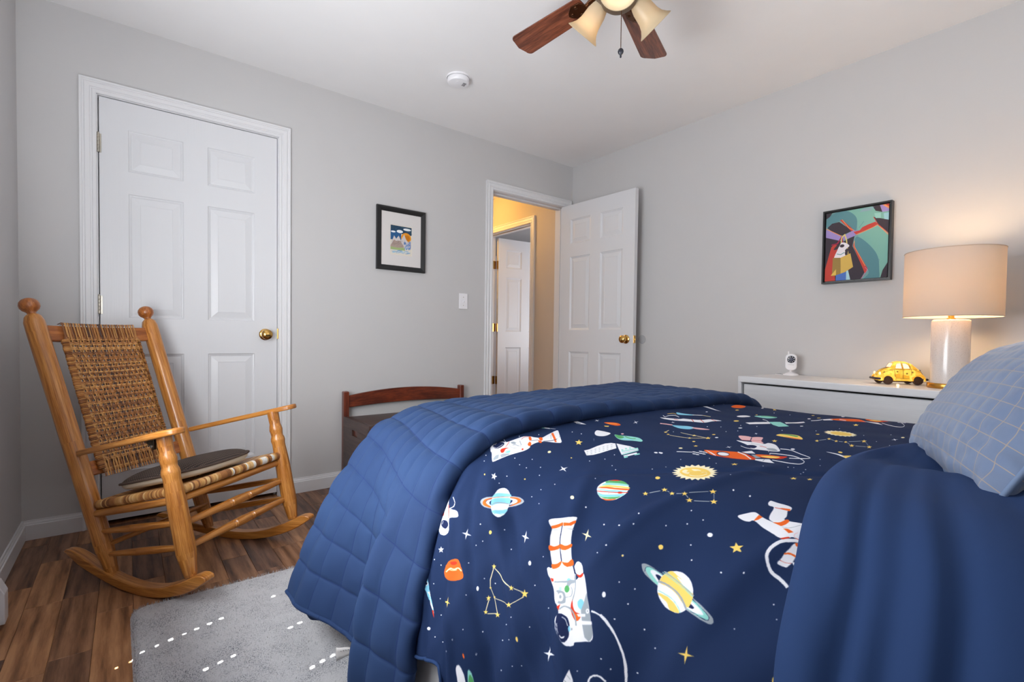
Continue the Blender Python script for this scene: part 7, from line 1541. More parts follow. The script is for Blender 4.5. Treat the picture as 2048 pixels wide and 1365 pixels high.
for sg in (-1, 1):
    # rear post with ball finial
    p0 = Vector((-0.170, sg * 0.226, 0.046)); p1 = Vector((-0.516, sg * 0.239, 1.006))
    cbuild(turned(p0, p1, [(0, 0.0), (0, 0.019), (0.02, 0.021), (0.085, 0.029), (0.11, 0.0305), (0.5, 0.0315), (0.93, 0.032), (0.972, 0.0315), (0.992, 0.026), (1.0, 0.019), (1.0, 0)]), 'rear_post')
    d = (p1 - p0).normalized(); q0 = p1 - d * 0.002
    cbuild(turned(q0, q0 + d * 0.070, [(0, 0.018), (0.08, 0.0135), (0.16, 0.0135), (0.24, 0.018), (0.34, 0.026), (0.46, 0.0305), (0.62, 0.0315), (0.78, 0.0285), (0.90, 0.021), (0.97, 0.011), (1.0, 0.0)]), 'finial', m_oak2)
    # front leg
    cbuild(turned((0.226, sg * 0.280, 0.100), (0.119, sg * 0.283, 0.588), [(0, 0), (0, 0.0185), (0.02, 0.021), (0.13, 0.029), (0.17, 0.0315), (0.21, 0.0315), (0.5, 0.031), (0.6, 0.0295), (0.67, 0.0275), (0.70, 0.0275), (0.73, 0.0300), (0.755, 0.0285), (0.775, 0.0245), (0.80, 0.0255), (0.83, 0.0280), (0.86, 0.0255), (0.885, 0.0225), (0.92, 0.0235), (1.0, 0.0245), (1.0, 0)]), 'front_leg')
    # rocker
    bot = [(-0.420, 0.094), (-0.36, 0.072), (-0.31, 0.055), (-0.2, 0.025), (-0.1, 0.0065), (0, 0.0), (0.1, 0.0095), (0.19, 0.034), (0.26, 0.066), (0.315, 0.104)]
    top = [(-0.405, 0.104), (-0.37, 0.1065), (-0.31, 0.094), (-0.2, 0.061), (-0.1, 0.041), (0, 0.034), (0.1, 0.046), (0.19, 0.079), (0.25, 0.108), (0.285, 0.121), (0.312, 0.116)]
    bb, _ = catmull([(x, 0, z) for x, z in bot], 40); tt, _ = catmull([(x, 0, z) for x, z in top], 40)
    mb = MB(); ring = bb + tt[::-1]; n = len(ring); ws = [-1, 1]; vs = []; uvs = []
    def rv(p): return sg * (0.252 + 0.13 * p.x)
    for w in ws:
        for p in ring: vs.append((p.x, rv(p) + w * 0.0215 * (1 - 0.30 * sstep(0.30, 0.42, abs(p.x))), p.z))
    fs = []
    for i in range(n):
        j = (i + 1) % n; fs.append((i, j, n + j, n + i)); uvs.append([(ring[i].x, 0.2), (ring[j].x, 0.2), (ring[j].x, 0.24), (ring[i].x, 0.24)])
    for i in range(39):
        a, b, c, e = i, i + 1, n - 2 - i, n - 1 - i
        for o_, rev in ((0, 1), (n, 0)):
            f = (o_ + a, o_ + b, o_ + c, o_ + e); fs.append(f[::-1] if rev else f); q4 = [ring[k].copy() for k in ((a, b, c, e)[::-1] if rev else (a, b, c, e))]; uvs.append([(k.x, k.z) for k in q4])
    mb.add(vs, fs, uvs); cbuild(mb, 'rocker', smooth=50, bevel=0.004)
    # arm
    A0 = Vector((-0.292, sg * 0.246, 0.492)); A1 = Vector((0.214, sg * 0.305, 0.614)); d = (A1 - A0); L = d.length; ax = d.normalized(); ay = Vector((0, 0, 1)).cross(ax).normalized(); az = ax.cross(ay)
    wid = [(0, 0.012), (0.12, 0.013), (0.35, 0.016), (0.55, 0.021), (0.7, 0.029), (0.8, 0.036), (0.9, 0.038), (0.96, 0.034), (0.99, 0.024), (1.0, 0.012)]
    out = [(f * L, w + 0.006 * f * sg) for f, w in wid] + [(f * L, -w + 0.006 * f * sg) for f, w in reversed(wid)]
    mb = MB().prism([(a, b) for a, b in out], 0.021, frame(A0 - az * 0.0105, ax, ay, az)); cbuild(mb, 'arm', smooth=40, bevel=0.005)
    # side rungs and side seat rail
    for (a, b) in (((-0.197, 0.236, 0.203), (0.176, 0.276, 0.280)), ((-0.172, 0.232, 0.118), (0.199, 0.274, 0.196))):
        cbuild(turned((a[0], sg * a[1], a[2]), (b[0], sg * b[1], b[2]), [(0, 0), (0, 0.0075), (0.08, 0.010), (0.4, 0.0135), (0.6, 0.0135), (0.92, 0.010), (1, 0.0075), (1, 0)]), 'side_rung')
    cbuild(turned((-0.222, sg * 0.238, 0.268), (0.165, sg * 0.276, 0.360), [(0, 0), (0, 0.0135), (0.5, 0.0145), (1, 0.0135), (1, 0)]), 'side_seat_rail')
for (u, z) in ((0.178, 0.268), (0.196, 0.186)):
    pr = [(0, 0), (0, 0.009), (0.04, 0.011), (0.2, 0.0135), (0.36, 0.0155), (0.395, 0.0165), (0.40, 0.013), (0.412, 0.0175), (0.424, 0.013), (0.43, 0.0170), (0.5, 0.0185), (0.57, 0.0170), (0.576, 0.013), (0.588, 0.0175), (0.60, 0.013), (0.605, 0.0165), (0.64, 0.0155), (0.8, 0.0135), (0.96, 0.011), (1, 0.009), (1, 0)]
    cbuild(turned((u, -0.275, z + 0.006), (u, 0.275, z + 0.006), pr), 'front_rung')
cbuild(turned((-0.185, -0.228, 0.152), (-0.185, 0.228, 0.152), [(0, 0), (0, 0.009), (0.5, 0.0125), (1, 0.009), (1, 0)]), 'rear_rung')
cbuild(turned((0.160, -0.276, 0.358), (0.160, 0.276, 0.358), [(0, 0), (0, 0.0135), (0.5, 0.0145), (1, 0.0135), (1, 0)]), 'front_seat_rail')
cbuild(turned((-0.222, -0.238, 0.268), (-0.222, 0.238, 0.268), [(0, 0), (0, 0.0135), (0.5, 0.0145), (1, 0.0135), (1, 0)]), 'rear_seat_rail')
# back slats (bowed) ------------------------------------------------
bdir = Vector((-0.514 + 0.175, 0, 1.001 - 0.041)).normalized(); bn = Vector((bdir.z, 0, -bdir.x))
def bow(v): return -0.022 * (1 - (v / 0.235) ** 2)
def slat(c, hgt, name):
    P = []
    for i in range(25):
        v = -0.232 + 0.464 * i / 24; b = Vector((c[0], v, c[1])) + bn * bow(v); hh = hgt / 2 * (1 + (0.10 if name == 'crest_slat' else 0.0) * (1 - (v / 0.235) ** 2)); 
        ring = [b + bdir * hh + bn * 0.009, b + bdir * (hh + 0.0) - bn * 0.009, b - bdir * hh - bn * 0.009, b - bdir * hh + bn * 0.009]; P.append(ring + [ring[0]])
    mb = MB().grid(P, lambda i, j: (i * 0.0193, j * 0.03)); mb.add(P[0][:4], [(0, 1, 2, 3)]); mb.add(P[-1][:4], [(3, 2, 1, 0)]); cbuild(mb, name, m_oak2, smooth=40, bevel=0.003)
slat((-0.492, 0.938), 0.060, 'crest_slat'); slat((-0.308, 0.419), 0.056, 'lower_slat')
# woven cane back: real over-under strands
cane = [lin(c) for c in ((164, 106, 52), (144, 90, 42), (178, 122, 64), (122, 74, 36), (190, 136, 74), (96, 58, 32))]; dkc = lin((74, 48, 36))
m_cane = attr_mat('cane_strands', rough=0.42, bump=(200, 0.3, 0.0006), spec=0.5)
Wt, Wb = Vector((-0.500, 0, 0.966)), Vector((-0.298, 0, 0.392)); WL = (Wt - Wb).length; wd = (Wt - Wb).normalized(); HWD = 0.153
mb = MB(); rnd = random.Random(11); NV, NH = 27, 29
def wp(a, v, off): return Wb + wd * a + bn * (0.013 + bow(v) * 0.9 + off) + Vector((0, v, 0))
def ribbon(pts, hw, wdir, col):
    vs = []; 
    for p in pts: vs += [p - wdir * hw, p + bn * 0.0011, p + wdir * hw]
    fs = []
    for i in range(len(pts) - 1):
        fs += [(3 * i, 3 * i + 1, 3 * i + 4, 3 * i + 3), (3 * i + 1, 3 * i + 2, 3 * i + 5, 3 * i + 4)]
    mb.add(vs, fs, None, col)
Y_ = Vector((0, 1, 0)); sv = 2 * HWD / NV; sh_ = WL / NH
for i in range(NV):
    for k in (-1, 1):
        v0 = -HWD + (i + 0.5) * sv + k * sv * 0.17; col = rnd.choice(cane)
        if i in (8, 9, 13) and rnd.random() < 0.8: col = dkc
        jit = rnd.random() * 0.0012; pts = []
        n = NH * 3; 
        for q_i in range(-2, n + 3):
            a = WL * q_i / n; off = 0.0020 * math.cos(PI * (a / sh_ + i)) * (1 if 0.04 < a < WL - 0.05 else 0.2) + (0.002 if not (0.05 < a < WL - 0.05) else 0)
            pts.append(wp(a, v0 + 0.0018 * nz(a * 18, i * 3.1 + k), off + jit))
        # wrap over the crest slat and under the lower slat
        pts = [pts[0] - bn * 0.024] + pts + [pts[-1] - bn * 0.026]
        ribbon(pts, 0.0021, Y_, col)
        mb_pts = [p - bn * 0.008 + Y_ * sv * 0.33 for p in pts[8:-10]]; ribbon(mb_pts, 0.0030, Y_, dkc)
for j in range(NH):
    if j * sh_ > WL - 0.045 or j * sh_ < 0.03 and j % 2: continue
    for k in (-1, 1):
        a0 = (j + 0.5) * sh_ + k * sh_ * 0.16; col = rnd.choice(cane[:5]); pts = []; n = NV * 3
        for q_i in range(n + 1):
            v = -HWD + 2 * HWD * q_i / n; off = -0.0030 * math.cos(PI * ((j + 0.5) + (v + HWD) / sv - 0.5)); pts.append(wp(a0 + 0.0012 * nz(v * 20, j), v, off + 0.0022))
        ribbon(pts, 0.0028, wd, col)
for sg in (-1, 1):   # wrapped edge coils
    n = 92
    for i in range(n):
        a = 0.02 + (WL - 0.075) * i / n; col = rnd.choice(cane[:5]); w = 0.013 + 0.004 * rnd.random() + (0.010 if sg < 0 else 0); pts = []
        for q_i in range(9):
            th = PI * q_i / 8; pts.append(wp(a + 0.001 * math.sin(i), sg * (HWD - 0.006 + w * math.sin(th) * 0.8), 0.008 * math.cos(th)))
        mb.tube(pts, 0.0030, 6, caps=False, col=col, upv=(1, 0, 0.2))
cb = cbuild(mb, 'woven_cane_back', m_cane, smooth=60, kind='stuff')
cb['label'] = 'basket woven cane back panel'
# seat: strips wrapped around four rails (rush pattern)
cs4 = [Vector((-0.222, -0.236, 0.300)), Vector((0.166, -0.272, 0.392)), Vector((0.166, 0.272, 0.392)), Vector((-0.222, 0.236, 0.300))]
ctr = sum(cs4, Vector()) / 4; sn = (cs4[1] - cs4[0]).cross(cs4[3] - cs4[0]).normalized()
if sn.z < 0: sn = -sn
mb = MB(); cols = [lin(c) for c in ((186, 132, 74), (206, 156, 96), (160, 104, 56), (218, 178, 122), (132, 84, 46), (196, 146, 84))]; white = lin((226, 222, 214))
for e in range(4):
    A, B = cs4[e], cs4[(e + 1) % 4]; L = (B - A).length; d = (B - A).normalized(); inn = sn.cross(d).normalized()
    if inn.dot(ctr - (A + B) / 2) < 0: inn = -inn
    depth = (ctr - (A + B) / 2).dot(inn); n = int(L / 0.0076); k = 0
    while k < n:
        t = (k + 0.5) / n; w = L / n * 0.49; m_ = min(t, 1 - t) * 2; reach = max(0.015, depth * m_ * (1.0 if e % 2 else 0.99))
        c0 = A + d * (L * t); cc = rnd.choice(cols)
        if e == 1 and any(abs(t - q_) < w2 for q_, w2 in ((0.60, 0.012), (0.68, 0.012), (0.79, 0.026), (0.885, 0.018), (0.46, 0.007))): cc = white
        R_ = 0.0150; pts = []
        for q_i in range(9):
            th = -PI * 0.62 + PI * 1.12 * q_i / 8; pts.append(c0 - inn * (R_ * math.cos(th) * 0.8) + sn * (R_ * math.sin(th)))
        for f_ in (0.35, 0.7, 1.0): pts.append(c0 + inn * (reach * f_) + sn * (0.012 - 0.010 * f_ * m_))
        vs = []
        for p in pts: vs += [p - d * w, p + d * w]
        # slightly rounded strip
        vs2 = []
        for i_, p in enumerate(pts):
            up_ = (-inn * math.cos(-PI * 0.62 + PI * 1.12 * min(i_, 8) / 8) + sn * math.sin(-PI * 0.62 + PI * 1.12 * min(i_, 8) / 8)) if i_ < 9 else sn
            vs2 += [p - d * w, p + up_ * 0.0014, p + d * w]
        fs = []
        for i_ in range(len(pts) - 1): fs += [(3 * i_, 3 * i_ + 1, 3 * i_ + 4, 3 * i_ + 3), (3 * i_ + 1, 3 * i_ + 2, 3 * i_ + 5, 3 * i_ + 4)]
        mb.add(vs2, fs, None, cc); k += 1
    mb.tube([A - sn * 0.002, B - sn * 0.002], 0.0115, 8, col=cols[4])
sp = cbuild(mb, 'woven_seat', m_cane, smooth=60, kind='stuff'); sp['label'] = 'wrapped splint seat in tan and brown with a few white strips'
# small dark corner bracket under the near arm
mb = MB().prism([(0, 0), (-0.036, 0), (-0.030, -0.006), (-0.008, -0.030), (0, -0.036)], 0.012, frame((0.098, -0.290, 0.574), (1, 0, 0.24), (0, 0, 1), (0, -1, 0))); cbuild(mb, 'arm_bracket', simple('dark_bronze', (58, 50, 40), 0.4, 0.8), bevel=0.001)
mb = MB().lathe([(0, 0.004), (0.005, 0.003), (0.006, 0)], 12, frame((0.090, -0.302, 0.550), (1, 0, 0), (0, 0, 1), (0, -1, 0)), caps=False); cbuild(mb, 'bracket_screw', m_steel)

# seat cushion resting on the woven seat
def cush_mat():
    m = NT('brown_waffle_knit'); v = m.mapping('UV', (1, 1, 1)); w1 = m.n('ShaderNodeTexWave', wave_type='BANDS', bands_direction='X'); w1.inputs['Scale'].default_value = 32; w2 = m.n('ShaderNodeTexWave', wave_type='BANDS', bands_direction='Y'); w2.inputs['Scale'].default_value = 40
    m.l(v, w1.inputs['Vector']); m.l(v, w2.inputs['Vector']); mu = m.n('ShaderNodeMath', operation='MULTIPLY'); m.l(w1.outputs['Fac'], mu.inputs[0]); m.l(w2.outputs['Fac'], mu.inputs[1])
    m.l(m.ramp(mu.outputs[0], [(0.1, lin((44, 34, 30))), (0.7, lin((104, 84, 72)))]), m.b.inputs['Base Color']); m.b.inputs['Roughness'].default_value = 0.9; m.bump(mu.outputs[0], 0.8, 0.003); return m.m
CC = ctr + Vector((-0.012, -0.004, 0)) + sn * 0.018
cu = (cs4[1] + cs4[2] - cs4[0] - cs4[3]).normalized(); cl = Vector((0, 1, 0)); cn = cu.cross(cl).normalized()
Cw = MC @ CC
cus = thing('seat_cushion', 'brown waffle knit seat cushion with cream underside on the rocking chair seat', 'cushion', Cw)
def sup(a, rx, ry, e=0.62): return rx * math.copysign(abs(math.cos(a)) ** e, math.cos(a)), ry * math.copysign(abs(math.sin(a)) ** e, math.sin(a))
def cshell(sc0, z_edge, z_mid, zf):
    P = []; UV = []
    for i in range(17):
        r = i / 16; row = []; ur = []
        for j in range(65):
            a = 2 * PI * j / 64; x, y = sup(a, 0.175 * r * sc0, 0.215 * r * sc0); z = z_edge + (z_mid - z_edge) * max(0, 1 - r ** 4.0) ** 0.8; z += 0.0
            p = CC + cu * x + cl * y + cn * (z + 0.006 * (y / 0.2) ** 2); row.append(MC @ p); ur.append((x, y))
        P.append(row); UV.append(ur)
    return P, UV
P, UV = cshell(1.0, 0.026, 0.066, 1); MB().grid(P, lambda i, j: UV[i][j]).build('knit_top', cush_mat(), cus, smooth=180)
P = []; UV = []
for r_, z_ in ((0.0, -0.002), (0.5, -0.002), (0.86, 0.0), (0.93, 0.004), (0.965, 0.011), (0.98, 0.018), (0.985, 0.026)):
    row = []; ur = []
    for j in range(65):
        a = 2 * PI * j / 64; x, y = sup(a, 0.175 * r_, 0.215 * r_); row.append(MC @ (CC + cu * x + cl * y + cn * (z_ + 0.006 * (y / 0.2) ** 2))); ur.append((x, y))
    P.append(row); UV.append(ur)
MB().grid(P, lambda i, j: UV[i][j]).build('cream_underside', simple('cream_cotton', (206, 196, 178), 0.9, vary=0.05), cus, smooth=180)
ed = []
for j in range(65):
    a = 2 * PI * j / 64; x, y = sup(a, 0.175, 0.215); ed.append(MC @ (CC + cu * x + cl * y + cn * (0.027 + 0.006 * (y / 0.2) ** 2)))
MB().tube(ed, 0.0045, 8, caps=False).build('piping', simple('brown_piping', (78, 62, 54), 0.85), cus, smooth=180)

# ------------------------------------------------------------------ storage bench
bx0, bx1 = -2.018, -1.142
t = thing('storage_bench', 'dark cherry storage bench with open crest rail against the back wall', 'bench', ((bx0 + bx1) / 2, -0.25, 0))
for x in (bx0, bx1 - 0.034):
    mb = MB().b2(x, x + 0.034, -0.068, -0.022, 0, 0.598); mb.lathe([(0, 0)], 3) if False else None
    mb.build('back_post', m_cherry, t, bevel=0.007, seg=3)
P = []
for i in range(25):
    x = bx0 + 0.034 + (bx1 - bx0 - 0.068) * i / 24; q_ = 1 - ((i - 12) / 12) ** 2; zt_, zb_ = 0.570 + 0.034 * q_, 0.496 + 0.016 * q_
    r = [Vector((x, -0.056, zt_)), Vector((x, -0.036, zt_)), Vector((x, -0.036, zb_)), Vector((x, -0.056, zb_))]; P.append(r + [r[0]])
MB().grid(P, lambda i, j: (i * 0.034, j * 0.03)).build('crest_rail', m_cherry, t, smooth=40, bevel=0.003)
zs_ = 0.443
MB().b2(bx0 + 0.026, bx1 - 0.026, -0.455, -0.075, zs_ - 0.020, zs_ - 0.001).build('lid', m_benchlid, t, bevel=0.003)
for x, lab in ((bx0, 1), (bx1 - 0.022, 0)):
    mb = MB(); mb.b2(x, x + 0.022, -0.47, -0.055, 0.08, zs_ - 0.095).b2(x, x + 0.022, -0.47, -0.055, zs_ - 0.060, zs_).b2(x, x + 0.022, -0.205, -0.055, zs_ - 0.095, zs_ - 0.060).b2(x, x + 0.022, -0.47, -0.285, zs_ - 0.095, zs_ - 0.060)
    sd = mb.build('side_panel', m_benchlid, t, bevel=0.001)
    if lab: MB().b2(x + 0.010, x + 0.016, -0.29, -0.20, zs_ - 0.10, zs_ - 0.055).build('handle_recess', m_cherry, sd)
MB().b2(bx0 + 0.022, bx1 - 0.022, -0.468, -0.450, 0.08, zs_ - 0.024).build('front_panel', m_benchlid, t, bevel=0.002)
MB().b2(bx0 + 0.022, bx1 - 0.022, -0.090, -0.072, 0.08, zs_ - 0.024).build('rear_panel', m_benchlid, t, bevel=0.002)
MB().b2(bx0 + 0.022, bx1 - 0.022, -0.45, -0.09, 0.08, 0.092).build('bottom_panel', m_benchlid, t)
for x in (bx0, bx1 - 0.034): MB().b2(x, x + 0.034, -0.486, -0.452, 0, zs_ - 0.022).build('front_leg', m_cherry, t, bevel=0.004)

# ------------------------------------------------------------------ dresser
m_dr = wood('dresser_white_wash', (216, 216, 219), (220, 220, 223), 0.42, (3, 40), 0.05, dark=(211, 212, 215))
DT = 0.75; dang = math.radians(5.0)
dxv = Vector((-math.sin(dang), -math.cos(dang), 0)); dyv = Vector((-math.cos(dang), math.sin(dang), 0)); dO = Vector((-0.016, -1.765, 0))
MD = frame(dO, dxv, dyv, (0, 0, 1))   # local x along the wall, y towards the room
dr = thing('dresser', 'long white painted dresser against the right wall beyond the bed', 'dresser', dO)
def dbuild(mb, name, mat=m_dr, **k): mb.xf(MD); return mb.build(name, mat, dr, **k)
DL, DD = 1.45, 0.40
dbuild(MB().b2(0.0, DL, 0, DD, DT - 0.034, DT), 'top_board', bevel=0.005, seg=3)
for x in (-0.012, DL - 0.008): dbuild(MB().b2(x, x + 0.020, 0, DD - 0.006, 0, DT - 0.002), 'side_panel', bevel=0.004, seg=3)
dbuild(MB().b2(0.008, DL - 0.008, 0.0, 0.008, 0.06, DT - 0.034), 'back_panel')
dbuild(MB().b2(0.010, DL - 0.010, 0.01, DD - 0.055, 0.06, DT - 0.05), 'carcass', m_dark)
for r_ in range(3):
    for c_ in range(2):
        x0 = 0.016 + c_ * (DL / 2 - 0.008); x1 = x0 + DL / 2 - 0.022 if c_ else x0 + DL / 2 - 0.012; z1 = DT - 0.043 - r_ * 0.218; z0 = z1 - 0.208
        if r_ == 0:
            if c_ == 1: continue
            x1 = DL - 0.014
        g_ = MB().b2(x0, x1, DD - 0.05, DD - 0.018, z0, z1); g_.xf(MD); dwr = g_.build('drawer', m_dr, dr, bevel=0.005, seg=3)
        for kx in ((0.25, 0.75) if r_ == 0 else (0.5,)):
            kk = MB().lathe([(0, 0), (0.007, 0), (0.007, 0.012), (0.016, 0.018), (0.017, 0.024), (0.012, 0.029), (0, 0.03)], 20, MD @ frame((x0 + (x1 - x0) * kx, DD - 0.018, (z0 + z1) / 2 - 0.04), (1, 0, 0), (0, 0, 1), (0, 1, 0)), caps=False)
            kk.build('drawer_knob', m_dr, dwr, smooth=40)
dbuild(MB().b2(0.01, DL - 0.01, DD - 0.06, DD - 0.03, 0, 0.058), 'plinth', bevel=0.003)

# ------------------------------------------------------------------ table lamp
LP = Vector((-0.290, -2.583, DT))
t = thing('table_lamp', 'white speckled ceramic table lamp with linen drum shade lit on the dresser', 'lamp', LP)
m_gold = simple('brushed_gold', (196, 146, 70), 0.28, 1.0, bump=(200, 0.1, 0.0004))
mc = NT('speckled_ceramic'); n1 = mc.noise(mc.mapping('Object', (1, 1, 0.7)), 420, 2, 0.5); mc.l(mc.ramp(n1, [(0.60, lin((216, 208, 204))), (0.72, lin((178, 166, 160)))]), mc.b.inputs['Base Color']); mc.b.inputs['Roughness'].default_value = 0.22; mc.b.inputs['Coat Weight'].default_value = 0.3
T_ = Matrix.Translation(LP)
MB().lathe([(0, 0), (0.072, 0), (0.0735, 0.002), (0.0735, 0.020), (0.072, 0.022), (0, 0.022)], 56, T_, caps=False).build('brass_foot', m_gold, t, smooth=40)
MB().lathe([(0, 0.022), (0.064, 0.022), (0.0645, 0.03), (0.0645, 0.284), (0.063, 0.290), (0.058, 0.294), (0, 0.295)], 56, T_, caps=False).build('ceramic_base', mc.m, t, smooth=40)
MB().lathe([(0, 0.294), (0.015, 0.294), (0.015, 0.300), (0.010, 0.302), (0.010, 0.335), (0.018, 0.338), (0.018, 0.360), (0, 0.362)], 24, T_, caps=False).build('socket', m_gold, t, smooth=40)
SR, SZ0, SZ1 = 0.163, 0.306, 0.585
ms = NT('linen_shade'); v = ms.mapping('Object')
ms.b.inputs['Base Color'].default_value = lin((208, 196, 188)); ms.b.inputs['Roughness'].default_value = 0.9
tr = ms.n('ShaderNodeBsdfTranslucent'); tr.inputs[0].default_value = lin((232, 220, 202)); mixs = ms.n('ShaderNodeMixShader'); mixs.inputs[0].default_value = 0.24
out = ms.t.nodes['Material Output']; ms.l(ms.b.outputs[0], mixs.inputs[1]); ms.l(tr.outputs[0], mixs.inputs[2]); ms.l(mixs.outputs[0], out.inputs[0])
w1 = ms.n('ShaderNodeTexNoise'); w1.inputs['Scale'].default_value = 1.0; mp = ms.mapping('Object', (30, 30, 900)); ms.l(mp, w1.inputs['Vector']); ms.bump(w1.outputs[0], 0.25, 0.0005)
MB().lathe([(SR, SZ0), (SR, SZ1), (SR - 0.0015, SZ1), (SR - 0.0015, SZ0), (SR, SZ0)], 96, T_, caps=False).build('lamp_shade', ms.m, t, smooth=40)
m_shtrim = simple('shade_rim', (196, 180, 164), 0.8)
for z in (SZ0, SZ1): MB().tube([LP + Vector((SR * math.cos(a * PI / 32), SR * math.sin(a * PI / 32), z)) for a in range(65)], 0.0018, 6, caps=False).build('shade_rim', m_shtrim, t, smooth=180)
mb = MB()
for k in range(3):
    a = k * 2 * PI / 3 + 0.5; mb.tube([LP + Vector((0.012 * math.cos(a), 0.012 * math.sin(a), 0.54)), LP + Vector(((SR - .002) * math.cos(a), (SR - .002) * math.sin(a), SZ1 - 0.006))], 0.0015, 6)
mb.tube([LP + Vector((0.03, 0, 0.345)), LP + Vector((0.05, 0, 0.44)), LP + Vector((0.0, 0, 0.54))], 0.0015, 6).tube([LP + Vector((-0.03, 0, 0.345)), LP + Vector((-0.05, 0, 0.44)), LP + Vector((0.0, 0, 0.54))], 0.0015, 6)
mb.build('harp_and_spider', m_gold, t, smooth=60)
mbulb = NT('glowing_bulb'); mbulb.b.inputs['Emission Color'].default_value = (1, 0.72, 0.42, 1); mbulb.b.inputs['Emission Strength'].default_value = 1.1
mlb = NT('lamp_bulb'); mlb.b.inputs['Base Color'].default_value = (0.9, 0.8, 0.7, 1); mlb.b.inputs['Emission Color'].default_value = (1, 0.68, 0.36, 1); mlb.b.inputs['Emission Strength'].default_value = 42
bl = MB().lathe([(0.0, 0.36), (0.015, 0.362), (0.020, 0.38), (0.030, 0.41), (0.032, 0.46), (0.030, 0.49), (0.020, 0.512), (0, 0.52)], 24, T_, caps=False).build('bulb', mlb.m, t, smooth=60)
bl.visible_shadow = True


# ------------------------------------------------------------------ small car-shaped lamp
cf = Vector((-0.62, 0.785, 0)).normalized(); cs_ = Vector((0, 0, 1)).cross(cf).normalized()   # forward, left
CP = Vector((-0.243, -2.395, DT)); MCar = frame(CP, cf, cs_, (0, 0, 1))
t = thing('car_lamp', 'glowing yellow mosaic car-shaped lamp on the dresser beside the big lamp', 'lamp', CP)
mcar = NT('glowing_mosaic_glass'); vo = mcar.n('ShaderNodeTexVoronoi'); vo.inputs['Scale'].default_value = 60; mcar.l(mcar.mapping('Object'), vo.inputs['Vector'])
mcar.b.inputs['Roughness'].default_value = 0.35; cr = mcar.ramp(vo.outputs['Color'], [(0.2, lin((206, 150, 40))), (0.8, lin((240, 196, 80)))]); mcar.l(cr, mcar.b.inputs['Base Color']); mcar.l(cr, mcar.b.inputs['Emission Color']); mcar.b.inputs['Emission Strength'].default_value = 0.32
mlead = simple('dark_lead_line', (70, 48, 24), 0.6); mtyre = simple('brown_tyre', (60, 36, 28), 0.7); mwin = NT('lit_window_glass'); mwin.b.inputs['Base Color'].default_value = lin((248, 206, 170)); mwin.b.inputs['Emission Color'].default_value = lin((255, 206, 160)); mwin.b.inputs['Emission Strength'].default_value = 0.55
# body lofted: stations along x with top height and half width
def car_h(x):   # upper outline
    pts = [(-0.094, 0.030), (-0.088, 0.052), (-0.075, 0.068), (-0.062, 0.080), (-0.045, 0.096), (-0.02, 0.106), (0.005, 0.108), (0.022, 0.104), (0.034, 0.088), (0.042, 0.076), (0.058, 0.072), (0.074, 0.064), (0.086, 0.052), (0.092, 0.038), (0.094, 0.028)]
    for a, b in zip(pts, pts[1:]):
        if a[0] <= x <= b[0]: f = (x - a[0]) / (b[0] - a[0]); return a[1] + (b[1] - a[1]) * f
    return 0.03
P = []; NXc = 48
for i in range(NXc + 1):
    x = -0.0935 + 0.187 * i / NXc; ht = car_h(x); e = math.sqrt(max(0.0, 1 - (abs(x) / 0.0945) ** 5)); r = []
    for j in range(29):
        a = PI * j / 28; yy = math.cos(a); zz = math.sin(a)
        wl = 0.040 * e; wt = 0.026 * e
        z = 0.018 + (ht - 0.018) * zz ** 0.62; k = min(1, max(0, (z - 0.064) / 0.035)); w = wl * (1 - k) + wt * k if ht > 0.075 else wl
        r.append(MCar @ Vector((x, math.copysign(abs(yy) ** 0.45, yy) * w if abs(yy) > 1e-6 else 0, z)))
    P.append(r)
mb = MB().grid(P); mb.add([MCar @ Vector((-0.09, -0.036, 0.018)), MCar @ Vector((0.09, -0.036, 0.018)), MCar @ Vector((0.09, 0.036, 0.018)), MCar @ Vector((-0.09, 0.036, 0.018))], [(0, 1, 2, 3)])
mb.build('body', mcar.m, t, smooth=60)
